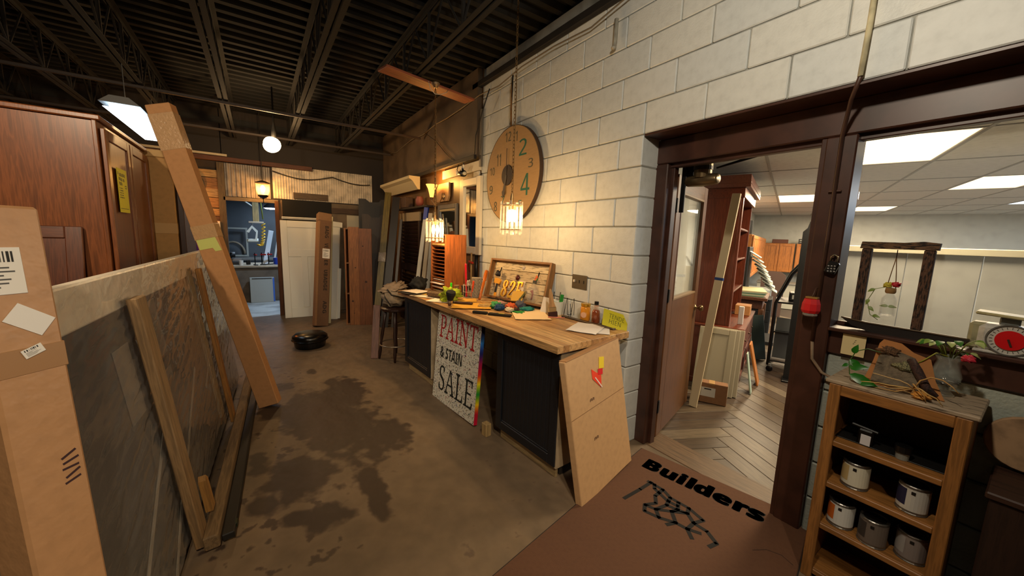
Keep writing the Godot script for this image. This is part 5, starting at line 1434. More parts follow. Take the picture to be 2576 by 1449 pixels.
	part(kn, "sheath", box(0.19, 0.018, 0.05, 0.006), plain(Color(0.05, 0.055, 0.05), 0.4), Vector3(0.085, 0.009, 0))
	part(kn, "clip", box(0.05, 0.003, 0.02, 0.001), plain(Color(0.6, 0.55, 0.2), 0.4), Vector3(0.1, 0.0195, 0.005))
	var mt := thing("folding_tool", "dark red handled folding tool on the large yellow folder", "tool", Vector3(1.5, COUNTER_Y + 0.014, -2.95), -50.0)
	part(mt, "handle", box(0.18, 0.018, 0.03, 0.006), wood(Color(0.2, 0.07, 0.05), "x"), Vector3(0, 0.009, 0))
	part(mt, "bolster", box(0.03, 0.02, 0.032, 0.004), plain(Color(0.4, 0.38, 0.35), 0.3, 0.9), Vector3(-0.09, 0.01, 0))
	var clutter := [["blue_rag", "small teal blue rag in the clutter pile", Vector3(1.68, 0.03, -2.62), Vector3(0.05, 0.028, 0.035), Color(0.04, 0.22, 0.36)], ["green_glove", "mint green glove in the clutter pile", Vector3(1.7, 0.035, -2.72), Vector3(0.06, 0.03, 0.04), Color(0.2, 0.55, 0.3)], ["orange_pouch", "rusty orange pouch in the clutter pile", Vector3(1.78, 0.035, -2.6), Vector3(0.065, 0.032, 0.045), Color(0.72, 0.3, 0.1)], ["white_roll", "white tape roll in the clutter pile", Vector3(1.72, 0.02, -2.53), Vector3(0.04, 0.02, 0.03), Color(0.8, 0.74, 0.62)], ["tan_pad", "tan pad in the clutter pile", Vector3(1.63, 0.02, -2.78), Vector3(0.06, 0.018, 0.045), Color(0.7, 0.55, 0.3)], ["grey_tape_measure", "grey blue tape measure behind the clutter pile", Vector3(1.9, 0.035, -2.63), Vector3(0.05, 0.035, 0.04), Color(0.28, 0.29, 0.35)], ["pink_cloth", "pale pink cloth behind the clutter pile", Vector3(1.83, 0.02, -2.85), Vector3(0.04, 0.018, 0.05), Color(0.75, 0.55, 0.48)], ["green_saucer", "flat bright green saucer under the clutter pile", Vector3(1.77, 0.007, -2.47), Vector3(0.06, 0.006, 0.05), Color(0.1, 0.5, 0.2)], ["brown_block", "dark brown block in the clutter pile", Vector3(1.78, 0.02, -2.52), Vector3(0.03, 0.018, 0.025), Color(0.2, 0.1, 0.06)], ["teal_pouch", "turquoise zip pouch near the white card", Vector3(1.88, 0.02, -2.5), Vector3(0.06, 0.018, 0.05), Color(0.02, 0.45, 0.42)], ["grey_disc", "grey oval sander pad before the display board", Vector3(1.84, 0.02, -2.74), Vector3(0.06, 0.016, 0.04), Color(0.3, 0.28, 0.26)]]
	for i in clutter.size():
		var a: Array = clutter[i]
		var p: Vector3 = a[2]
		var r: Vector3 = a[3]
		single(a[0], a[1], String(a[0]).get_slice("_", 1), lumpy(r, 60 + i, 0.22), plain(a[4], 0.7), Vector3(p.x, COUNTER_Y + 0.001 + r.y * 0.88, p.z), Vector3(0, i * 37, 0))
	var bk := thing("wire_basket_lid", "small oval wire dish behind the yellow folder", "dish", Vector3(1.74, Y, -2.9))
	var bw := start(true)
	for y in [0.003, 0.02, 0.035]:
		var r := []
		for i in 21:
			r.append(Vector3((0.05 + y) * cos(TAU * i / 20), y, (0.03 + y) * sin(TAU * i / 20)))
		add_tube(bw, r, 0.0025, 5)
	part(bk, "wire", done(bw), plain(Color(0.75, 0.65, 0.45), 0.4, 0.3))
	# paint brush, cup, card, easels
	var pb := thing("paint_brush", "wide paint brush standing on its dark bristles", "brush", Vector3(1.92, Y, -2.2), -30.0)
	pb.rotation_degrees = Vector3(0, -30, 8)
	part(pb, "bristles", box(0.075, 0.045, 0.022, 0.004), plain(Color(0.22, 0.1, 0.07), 0.9), Vector3(0, 0.0235, 0))
	part(pb, "ferrule", box(0.062, 0.04, 0.02, 0.003), plain(Color(0.7, 0.62, 0.45), 0.3, 0.8), Vector3(0, 0.065, 0))
	part(pb, "handle", prism([Vector2(-0.028, 0.085), Vector2(0.028, 0.085), Vector2(0.018, 0.12), Vector2(0.014, 0.19), Vector2(0.004, 0.23), Vector2(-0.006, 0.23), Vector2(-0.016, 0.18), Vector2(-0.02, 0.12)], 0.014), wood(Color(0.78, 0.6, 0.38)))
	var cu := thing("paper_cup", "white paper cup holding a green tag", "cup", Vector3(2.03, Y, -2.27))
	part(cu, "body", lathe([Vector2(0, 0), Vector2(0.03, 0), Vector2(0.045, 0.11), Vector2(0.047, 0.112), Vector2(0.043, 0.112), Vector2(0.028, 0.004), Vector2(0, 0.004)], 22), plain(Color(0.82, 0.83, 0.78), 0.6))
	single("green_tag", "bright green tag standing in the white paper cup", "tag", box(0.03, 0.16, 0.003, 0.0008), plain(Color(0.05, 0.5, 0.13), 0.5), Vector3(2.045, Y + 0.09, -2.255), Vector3(4, -40, -6))
	var wc := single("white_card", "white printed card leaning behind the paint brush", "card", sheet(0.11, 0.13, 0.002), plain(Color(0.82, 0.78, 0.72), 0.7))
	wc.transform = leaning(Vector3(1.98, Y, -2.36), Vector3(2.02, Y + 0.12, -2.37), Vector3(-0.8, 0, 0.6)) * Transform3D(Basis(), Vector3(0, 0.065, 0))
	for a in [[Vector3(2.06, Y, -2.16), 0.15, "tall twin peaked black wire easel on the counter"], [Vector3(2.1, Y, -2.37), 0.17, "small black wire easel behind the paper cup"]]:
		var e := thing("wire_easel", a[2], "easel", a[0], -60.0)
		var h: float = a[1]
		var w := start(true)
		for s in [-1.0, 1.0]:
			add_tube(w, [Vector3(s * 0.028 - 0.014, 0.003, 0.03), Vector3(s * 0.028 - 0.002, h, -0.01), Vector3(s * 0.028 + 0.002, h, -0.01), Vector3(s * 0.028 + 0.014, 0.02, 0.02)], 0.0022, 5)
			add_tube(w, [Vector3(s * 0.028 - 0.014, 0.003, 0.03), Vector3(s * 0.028 - 0.014, 0.003, 0.07), Vector3(s * 0.028 - 0.014, 0.02, 0.072)], 0.0022, 5)
		add_tube(w, [Vector3(-0.014, 0.02, 0.02), Vector3(0.014, 0.02, 0.02)], 0.0022, 5)
		add_tube(w, [Vector3(0, h * 0.7, -0.005), Vector3(0, 0.003, -0.05)], 0.0022, 5)
		part(e, "wire", done(w), plain(Color(0.04, 0.035, 0.03), 0.4, 0.5))
	# honey jar and syrup bottle
	var hj := thing("honey_jar", "glass jar of amber honey with gold lid and round pink label", "jar", Vector3(2.075, Y, -2.0))
	part(hj, "glass", lathe([Vector2(0, 0), Vector2(0.036, 0), Vector2(0.04, 0.005), Vector2(0.04, 0.1), Vector2(0.034, 0.115), Vector2(0.034, 0.128), Vector2(0, 0.128)], 26, true), pane(Color(1.0, 0.8, 0.4), 0.1))
	part(hj, "honey", lathe([Vector2(0, 0.003), Vector2(0.035, 0.003), Vector2(0.0385, 0.007), Vector2(0.0385, 0.098), Vector2(0.033, 0.112), Vector2(0, 0.112)], 26, true), plain(Color(0.84, 0.53, 0.07), 0.2))
	part(hj, "lid", lathe([Vector2(0.037, 0.116), Vector2(0.038, 0.134), Vector2(0.036, 0.136), Vector2(0, 0.136)], 26), plain(Color(0.85, 0.68, 0.25), 0.25, 0.9))
	part(hj, "label", lathe([Vector2(0, 0), Vector2(0.022, 0), Vector2(0.022, 0.0012), Vector2(0, 0.0012)], 20), plain(Color(0.86, 0.66, 0.52), 0.7), Vector3(-0.0362, 0.05, 0.0166), Vector3(90, 0, 65))
	hj.get_node("label").transform = Transform3D(Basis(Vector3(0.42, 0, 0.91), Vector3(-0.91, 0, 0.42), Vector3(0, -1, 0)), Vector3(-0.0362, 0.05, 0.0168))
	var sb := thing("syrup_bottle", "amber syrup bottle with black cap beside the honey jar", "bottle", Vector3(2.085, Y, -1.9))
	part(sb, "glass", lathe([Vector2(0, 0), Vector2(0.026, 0), Vector2(0.031, 0.005), Vector2(0.031, 0.08), Vector2(0.026, 0.1), Vector2(0.015, 0.118), Vector2(0.014, 0.145), Vector2(0, 0.145)], 24, true), pane(Color(0.9, 0.6, 0.4), 0.12))
	part(sb, "syrup", lathe([Vector2(0, 0.003), Vector2(0.025, 0.003), Vector2(0.0295, 0.007), Vector2(0.0295, 0.078), Vector2(0.025, 0.096), Vector2(0.02, 0.102), Vector2(0, 0.102)], 24, true), plain(Color(0.42, 0.12, 0.03), 0.15))
	part(sb, "cap", lathe([Vector2(0.0165, 0.142), Vector2(0.0165, 0.165), Vector2(0.014, 0.167), Vector2(0, 0.167)], 20), plain(Color(0.02, 0.02, 0.02), 0.4))
	part(sb, "neck_ring", lathe([Vector2(0.0145, 0.125), Vector2(0.017, 0.127), Vector2(0.017, 0.132), Vector2(0.0145, 0.134)], 20), pane(Color(0.9, 0.6, 0.4), 0.3))
	var sw := single("white_card", "white card standing behind the syrup bottle", "card", sheet(0.05, 0.08, 0.002), plain(Color(0.82, 0.82, 0.8), 0.7), Vector3(2.125, Y + 0.04, -1.86), Vector3(0, -70, 0))
	sw.rotation_degrees = Vector3(0, -70, 0)
	single("steel_rule", "dark grey steel bar lying along the back of the counter", "bar", box(0.035, 0.012, 0.5, 0.003), plain(Color(0.28, 0.24, 0.2), 0.4, 0.5), Vector3(2.025, Y + 0.0062, -1.93), Vector3(0, 4, 0))
	single("pencil_stub", "red and white pencil on the cream sheet", "pencil", tube([Vector3(0, 0, 0), Vector3(0.13, 0, 0.02)], 0.004, 6), plain(Color(0.85, 0.5, 0.42), 0.5), Vector3(1.85, COUNTER_Y + 0.014, -2.18), Vector3(0, -30, 0))

func marker(called: String, label: String, at: Vector3, up: Vector3, l: float, body: Color, cap: Color) -> void:
	var t := thing(called, label, "marker")
	t.transform = leaning(at, at + up, Vector3(0, 0, 1))
	part(t, "barrel", rod(0.009, l * 0.62, 12), plain(body, 0.4))
	part(t, "cap", lathe([Vector2(0.0105, l * 0.55), Vector2(0.0105, l * 0.97), Vector2(0.008, l), Vector2(0, l)], 12), plain(cap, 0.35))

func display_board() -> void:
	# planked tray with hooks and gold numbers, propped against the block wall
	var t := thing("display_board", "framed whitewashed plank board with hooks propped on the counter", "board")
	t.transform = leaning(Vector3(1.995, COUNTER_Y + 0.012, -2.86), Vector3(2.095, COUNTER_Y + 0.41, -2.88), Vector3(-1, 0, 0.16))
	var w := 0.82
	var h := 0.4
	var fr := wood(Color(0.55, 0.37, 0.2), "x", 0.55)
	var fy := wood(Color(0.6, 0.42, 0.22), "y", 0.55)
	for i in 4:
		part(t, "plank", box(w - 0.03, h / 4 - 0.004, 0.012, 0.002), mapped([Color(0.78, 0.7, 0.56), Color(0.82, 0.74, 0.6), Color(0.74, 0.66, 0.53), Color(0.8, 0.73, 0.6)][i], tex.wash, Vector3(1.2, 9, 9), 0.7), Vector3(0, h * (i + 0.5) / 4, -0.012 + 0.001 * (i % 2)))
	for s in [-1.0, 1.0]:
		part(t, "frame_side", box(0.02, h, 0.075, 0.003), fy, Vector3(s * (w - 0.02) / 2, h / 2, 0.012))
		part(t, "frame_rail", box(w - 0.04, 0.02, 0.075, 0.003), fr, Vector3(0, 0.01 if s < 0 else h - 0.01, 0.012))
	for a in [[-0.28, 0.26], [0.24, 0.25]]:
		part(t, "hook", tube([Vector3(a[0], a[1] + 0.06, -0.004), Vector3(a[0] + 0.004, a[1] + 0.02, 0.006), Vector3(a[0] + 0.016, a[1] - 0.02, 0.03), Vector3(a[0] + 0.02, a[1], 0.045)], 0.005, 6), plain(Color(0.06, 0.045, 0.04), 0.4, 0.5))
	part(t, "badge", lathe([Vector2(0, 0), Vector2(0.02, 0), Vector2(0.018, 0.004), Vector2(0, 0.005)], 20), plain(Color(0.45, 0.4, 0.42), 0.4), Vector3(0.03, 0.335, -0.006), Vector3(90, 0, 0))
	part(t, "knob", lathe([Vector2(0, 0), Vector2(0.024, 0), Vector2(0.026, 0.01), Vector2(0.012, 0.02), Vector2(0, 0.022)], 18, true), plain(Color(0.3, 0.1, 0.09), 0.3), Vector3(-0.02, 0.235, -0.006), Vector3(90, 0, 0))
	# things hung on and propped in it; placed in its frame, each of its own
	var g := t.transform
	var gold := plain(Color(0.86, 0.56, 0.13), 0.22, 0.9)
	for a in [["8", -0.14, "gold house number eight propped in the display board"], ["2", -0.04, "gold house number two propped in the display board"], ["E", 0.05, "gold letter E on a white card propped in the display board"]]:
		var n := thing("gold_number", a[2], "number")
		n.transform = g * Transform3D(Basis(), Vector3(a[1], 0.02, 0.025))
		lettering(n, "figure", a[0], gold, Vector3(0, 0.09, 0.0), 0.17, 0.075, Vector3(-6, 0, 0), true, true, 0.012)
		if a[0] == "E":
			part(n, "card", box(0.085, 0.19, 0.002, 0.0), plain(Color(0.82, 0.76, 0.66), 0.7), Vector3(0.008, 0.096, -0.012), Vector3(-6, 0, 0))
	var yh := thing("bottle_opener", "yellow and black bottle opener hung on the left hook", "opener")
	yh.transform = g * Transform3D(Basis(), Vector3(-0.255, 0.02, 0.035))
	part(yh, "strap", box(0.024, 0.14, 0.012, 0.003), plain(Color(0.05, 0.04, 0.04), 0.5), Vector3(0, 0.07, 0))
	part(yh, "head", prism([Vector2(-0.04, 0.13), Vector2(0.035, 0.125), Vector2(0.05, 0.155), Vector2(0.04, 0.175), Vector2(-0.035, 0.185), Vector2(-0.045, 0.16)], 0.016), plain(Color(0.82, 0.58, 0.14), 0.4))
	part(yh, "tail", box(0.035, 0.05, 0.016, 0.006), plain(Color(0.82, 0.56, 0.13), 0.4), Vector3(0.006, 0.012, 0.002))
	var pk := thing("dark_bobble", "dark purple bobble on the left hook", "bobble")
	pk.transform = g * Transform3D(Basis(), Vector3(-0.255, 0.245, 0.05))
	part(pk, "ball", lumpy(Vector3(0.03, 0.03, 0.025), 81, 0.2), plain(Color(0.06, 0.04, 0.09), 0.6))
	var wg := thing("glass_ornament", "clear round glass ornament with dried red flower hung on the right hook", "ornament")
	wg.transform = g * Transform3D(Basis(), Vector3(0.25, 0.1, 0.042))
	part(wg, "globe", lathe([Vector2(0, -0.075), Vector2(0.03, -0.07), Vector2(0.06, -0.03), Vector2(0.062, 0.01), Vector2(0.04, 0.06), Vector2(0.02, 0.085), Vector2(0.018, 0.1), Vector2(0, 0.1)], 22, true), pane(Color(0.86, 0.84, 0.8), 0.16))
	part(wg, "flower", tube([Vector3(0, -0.05, 0), Vector3(0.006, 0.0, 0.0), Vector3(-0.012, 0.03, 0.004)], [0.008, 0.006, 0.016], 6), plain(Color(0.5, 0.07, 0.05), 0.7))
	part(wg, "tag", box(0.05, 0.03, 0.003, 0.001), plain(Color(0.12, 0.12, 0.1), 0.6), Vector3(0.01, 0.11, 0.01))
	part(wg, "ribbon", prism([Vector2(-0.012, 0.12), Vector2(0.02, 0.13), Vector2(0.024, 0.165), Vector2(0.004, 0.175)], 0.006), plain(Color(0.8, 0.36, 0.12), 0.6))
	part(wg, "leaf", prism([Vector2(0.01, 0.125), Vector2(0.03, 0.13), Vector2(0.026, 0.15)], 0.008), plain(Color(0.1, 0.4, 0.1), 0.6))
	var yb := thing("yellow_booklet", "yellow booklet propped in the display board tray", "booklet")
	yb.transform = g * Transform3D(Basis.from_euler(Vector3(-0.3, 0.2, 0.15)), Vector3(0.1, 0.005, 0.075))
	part(yb, "cover", box(0.12, 0.1, 0.01, 0.002), plain(Color(0.82, 0.63, 0.24), 0.7), Vector3(0, 0.055, 0))
	part(yb, "strip", box(0.02, 0.11, 0.012, 0.002), plain(Color(0.25, 0.26, 0.08), 0.6), Vector3(0.06, 0.06, 0.002), Vector3(0, 0, -32))
	var sq := thing("black_square", "black L shaped square lying before the display board", "square", Vector3(1.87, COUNTER_Y + 0.001, -2.95), 70.0)
	part(sq, "blade", tube([Vector3(-0.1, 0.02, 0), Vector3(-0.095, 0.045, 0), Vector3(0.1, 0.03, 0)], 0.008, 6), plain(Color(0.03, 0.03, 0.03), 0.4))
	part(sq, "foot", box(0.03, 0.02, 0.03, 0.004), plain(Color(0.03, 0.03, 0.03), 0.4), Vector3(-0.1, 0.01, 0))

func wall_things() -> void:
	# big plywood clock
	var c := thing("plywood_clock", "big round plywood clock with odd sized numerals on the block wall", "clock", Vector3(2.128, 2.14, -3.16), -90.0)
	var face_m := mapped(Color(0.62, 0.49, 0.32), tex.fibre, Vector3(1.2, 6, 6), 0.6)
	part(c, "disc", lathe([Vector2(0, -0.022), Vector2(0.46, -0.022), Vector2(0.465, -0.018), Vector2(0.465, 0.018), Vector2(0.46, 0.022), Vector2(0, 0.022)], 56), face_m, Vector3.ZERO, Vector3(90, 0, 0))
	part(c, "rim", lathe([Vector2(0.4655, -0.021), Vector2(0.468, -0.021), Vector2(0.468, 0.021), Vector2(0.4655, 0.021)], 56), plain(Color(0.25, 0.17, 0.11), 0.6), Vector3.ZERO, Vector3(90, 0, 0))
	part(c, "hub", lathe([Vector2(0, 0), Vector2(0.1, 0), Vector2(0.098, 0.01), Vector2(0, 0.012)], 30), plain(Color(0.14, 0.085, 0.06), 0.6), Vector3(-0.05, 0.0, 0.022), Vector3(90, 0, 0))
	var grey := plain(Color(0.26, 0.27, 0.22), 0.7)
	var teal := plain(Color(0.07, 0.34, 0.28), 0.7)
	for a in [["12", -0.06, 0.37, 0.09, 0.1, grey], ["1", 0.09, 0.35, 0.09, 0.03, grey], ["2", 0.2, 0.23, 0.15, 0.12, teal], ["3", 0.33, 0.07, 0.08, 0.07, grey], ["4", 0.25, -0.12, 0.2, 0.14, teal], ["5", 0.18, -0.3, 0.08, 0.06, teal], ["6", 0.0, -0.36, 0.08, 0.06, teal], ["7", -0.13, -0.24, 0.08, 0.07, teal], ["8", -0.27, -0.3, 0.1, 0.06, grey], ["9", -0.37, -0.12, 0.09, 0.06, grey], ["10", -0.35, 0.07, 0.08, 0.09, grey], ["11", -0.22, 0.17, 0.12, 0.08, grey]]:
		lettering(c, "numeral", a[0], a[5], Vector3(a[1], a[2], 0.0228), a[3], a[4], Vector3.ZERO, false, false, 0.0016)
	part(c, "minute_hand", box(0.008, 0.26, 0.003, 0.001), plain(Color(0.1, 0.06, 0.05), 0.5), Vector3(-0.055, 0.13, 0.037))
	part(c, "hour_hand", prism([Vector2(-0.012, 0.02), Vector2(0.012, 0.02), Vector2(0.016, -0.13), Vector2(0.03, -0.16), Vector2(0.0, -0.21), Vector2(-0.03, -0.15), Vector2(-0.016, -0.13)], 0.003), plain(Color(0.1, 0.06, 0.05), 0.5), Vector3(-0.06, -0.02, 0.0375), Vector3(0, 0, -14))
	var rp := thing("clock_rope", "frayed tan rope holding the plywood clock from the joist", "rope", Vector3(2.125, 2.59, -3.2))
	part(rp, "cord", tube([Vector3(0, 0, 0), Vector3(-0.01, 0.2, 0.004), Vector3(0, 0.5, 0)], 0.007, 6), plain(Color(0.12, 0.09, 0.06), 0.8))
	part(rp, "fray", tube([Vector3(-0.01, 0.02, 0.012), Vector3(-0.02, 0.14, 0.02), Vector3(-0.012, 0.3, 0.0), Vector3(-0.02, 0.42, 0.008)], [0.004, 0.009, 0.006, 0.003], 6), mottled(Color(0.5, 0.34, 0.16), 8.0))
	# framed mirror
	var m := thing("white_mirror", "tall mirror in a white moulded frame hung on the ochre wall", "mirror", Vector3(2.135, 1.755, -4.045), -90.0)
	var wy := plain(Color(0.82, 0.78, 0.7), 0.4)
	for s in [-1.0, 1.0]:
		part(m, "stile", prism([Vector2(-0.045, -0.02), Vector2(0.045, -0.02), Vector2(0.045, 0.014), Vector2(0.02, 0.03), Vector2(-0.02, 0.022), Vector2(-0.045, 0.01)], 0.9), wy, Vector3(s * 0.215, 0, 0), Vector3(-90, 0, 0) if s > 0 else Vector3(90, 180, 0))
		part(m, "rail", box(0.35, 0.09, 0.045, 0.008), wy, Vector3(0, s * 0.405, 0))
	part(m, "mirror_glass", box(0.36, 0.74, 0.006, 0.0), plain(Color(0.86, 0.87, 0.85), 0.03, 1.0), Vector3(0, 0, -0.005))
	# outlet plate
	var o := thing("steel_switch_plate", "brushed steel switch and socket plate on the block wall", "socket", Vector3(2.156, 1.18, -2.165), -90.0)
	part(o, "plate", box(0.17, 0.115, 0.006, 0.002), plain(Color(0.5, 0.47, 0.42), 0.38, 0.85))
	part(o, "toggle", box(0.012, 0.02, 0.016, 0.002), plain(Color(0.85, 0.8, 0.72), 0.4), Vector3(-0.055, 0.005, 0.008))
	for x in [0.0, 0.05]:
		part(o, "socket_hole", box(0.012, 0.026, 0.003, 0.001), plain(Color(0.03, 0.025, 0.02), 0.5), Vector3(x, 0.003, 0.003))
	for x in [-0.055, 0.0, 0.05]:
		for s in [-1.0, 1.0]:
			part(o, "screw", rod(0.003, 0.002, 8), plain(Color(0.55, 0.5, 0.45), 0.3, 0.8), Vector3(x, s * 0.04, 0.003), Vector3(90, 0, 0))
	# white board under the soffit, spot lamp with connectors
	single("white_fascia_board", "white painted board fixed under the brown soffit by the mirror", "board", box(0.025, 0.11, 1.05, 0.003), plain(Color(0.78, 0.74, 0.66), 0.5), Vector3(2.145, 2.33, -4.36))
	single("white_fascia_offcut", "short white board below the fascia beside the clock", "board", box(0.02, 0.14, 0.14, 0.003), plain(Color(0.76, 0.73, 0.67), 0.5), Vector3(2.147, 2.2, -3.93))
	var sp := thing("track_spotlight", "unlit black spotlight with white connectors under the soffit", "lamp", Vector3(2.07, 2.38, -4.12))
	part(sp, "stem", rod(0.008, 0.03), plain(Color(0.03, 0.03, 0.03), 0.4), Vector3(0, -0.025, 0))
	part(sp, "arm", tube([Vector3(0, -0.02, 0), Vector3(-0.01, -0.07, 0.0), Vector3(-0.02, -0.1, 0.02)], 0.012, 8), plain(Color(0.03, 0.03, 0.03), 0.4))
	part(sp, "can", tube([Vector3(-0.02, -0.12, -0.06), Vector3(-0.03, -0.13, 0.07)], [0.03, 0.038], 12), plain(Color(0.05, 0.055, 0.06), 0.4))
	part(sp, "socket", tube([Vector3(-0.03, -0.13, 0.07), Vector3(-0.034, -0.133, 0.11)], [0.024, 0.02], 10), plain(Color(0.8, 0.76, 0.65), 0.5))
	part(sp, "cable", tube([Vector3(0, -0.03, -0.02), Vector3(-0.01, -0.1, -0.1), Vector3(-0.01, -0.06, -0.16), Vector3(0, 0.0, -0.14)], 0.005, 6), plain(Color(0.03, 0.03, 0.03), 0.5))
	for z in [-0.16, -0.03, 0.02]:
		part(sp, "connector", box(0.016, 0.05, 0.02, 0.003), plain(Color(0.85, 0.83, 0.78), 0.5), Vector3(-0.012, -0.05 + z * 0.3, z), Vector3(20, 0, 12))
	# sconce with bell glass on a wooden plaque
	var s := thing("bell_sconce", "lit amber bell glass sconce on a wooden plaque beside the mirror", "lamp", Vector3(2.15, 2.08, -4.86), -90.0)
	part(s, "plaque", prism([Vector2(-0.2, -0.1), Vector2(0.16, -0.1), Vector2(0.2, -0.04), Vector2(0.2, 0.14), Vector2(-0.14, 0.14), Vector2(-0.2, 0.08)], 0.025), plain(Color(0.66, 0.52, 0.36), 0.5), Vector3(0, 0, 0.0125))
	part(s, "back_plate", lathe([Vector2(0, 0), Vector2(0.05, 0), Vector2(0.045, 0.012), Vector2(0, 0.016)], 20), plain(Color(0.6, 0.52, 0.4), 0.3, 0.8), Vector3(0.03, -0.03, 0.025), Vector3(90, 0, 0))
	part(s, "arm", tube([Vector3(0.03, -0.03, 0.03), Vector3(0.03, -0.12, 0.08), Vector3(0.0, -0.15, 0.14), Vector3(-0.03, -0.1, 0.17), Vector3(-0.03, -0.06, 0.17)], 0.007, 8), plain(Color(0.55, 0.46, 0.34), 0.3, 0.8))
	part(s, "glass_shade", lathe([Vector2(0.022, -0.06), Vector2(0.034, 0.0), Vector2(0.05, 0.06), Vector2(0.078, 0.115), Vector2(0.075, 0.115), Vector2(0.047, 0.06), Vector2(0.031, 0.0), Vector2(0.018, -0.06)], 24, true), glow(Color(1.0, 0.7, 0.32), 2.2), Vector3(-0.03, 0.0, 0.17))
	part(s, "holder", lathe([Vector2(0, -0.085), Vector2(0.018, -0.08), Vector2(0.024, -0.055), Vector2(0, -0.05)], 16), plain(Color(0.55, 0.46, 0.34), 0.3, 0.8), Vector3(-0.03, 0.0, 0.17))
	lamp(Vector3(1.98, 2.24, -4.89), Color(1.0, 0.72, 0.36), 0.42, 0.03)
	# grey framed mirror leaning on the wall behind the organiser
	var g := thing("grey_framed_mirror", "silver grey framed mirror hung low on the ochre wall", "mirror", Vector3(2.14, 1.575, -4.72), -90.0)
	var gr := plain(Color(0.42, 0.42, 0.42), 0.35, 0.3)
	for q in [-1.0, 1.0]:
		part(g, "stile", box(0.06, 0.72, 0.03, 0.006), gr, Vector3(q * 0.28, 0, 0))
		part(g, "rail", box(0.5, 0.06, 0.03, 0.006), gr, Vector3(0, q * 0.33, 0))
	part(g, "inner_rail", box(0.5, 0.03, 0.012, 0.002), plain(Color(0.7, 0.62, 0.45), 0.5), Vector3(0, 0.285, 0.002))
	part(g, "mirror_glass", box(0.5, 0.6, 0.006, 0.0), plain(Color(0.72, 0.74, 0.75), 0.04, 1.0), Vector3(0, 0, -0.006))
	# odds and ends hanging below the white mirror
	single("black_pipe", "black vertical pipe beside the white mirror", "pipe", tube([Vector3(2.13, 0.95, -3.87), Vector3(2.13, 1.3, -3.87)], 0.022, 10), plain(Color(0.02, 0.02, 0.02), 0.4))
	var rs := thing("pale_rod", "pale wooden rod with a red clip behind the pencil pot", "rod", Vector3(2.08, 0.905, -3.9))
	part(rs, "stick", rod(0.011, 0.42, 10), wood(Color(0.75, 0.6, 0.38)))
	part(rs, "clip", box(0.03, 0.022, 0.09, 0.005), plain(Color(0.7, 0.15, 0.05), 0.5), Vector3(-0.005, 0.31, 0), Vector3(12, 0, 0))
	single("red_pliers", "small red handled pliers hung on the ochre wall", "pliers", tube([Vector3(2.15, 1.22, -4.08), Vector3(2.14, 1.15, -4.1), Vector3(2.145, 1.08, -4.06)], [0.006, 0.01, 0.006], 6), plain(Color(0.55, 0.1, 0.06), 0.5))
	single("black_bag", "black bag slumped behind the writing pad", "bag", lumpy(Vector3(0.09, 0.08, 0.075), 91, 0.2), plain(Color(0.015, 0.015, 0.015), 0.8), Vector3(1.47, COUNTER_Y + 0.0715, -3.99))

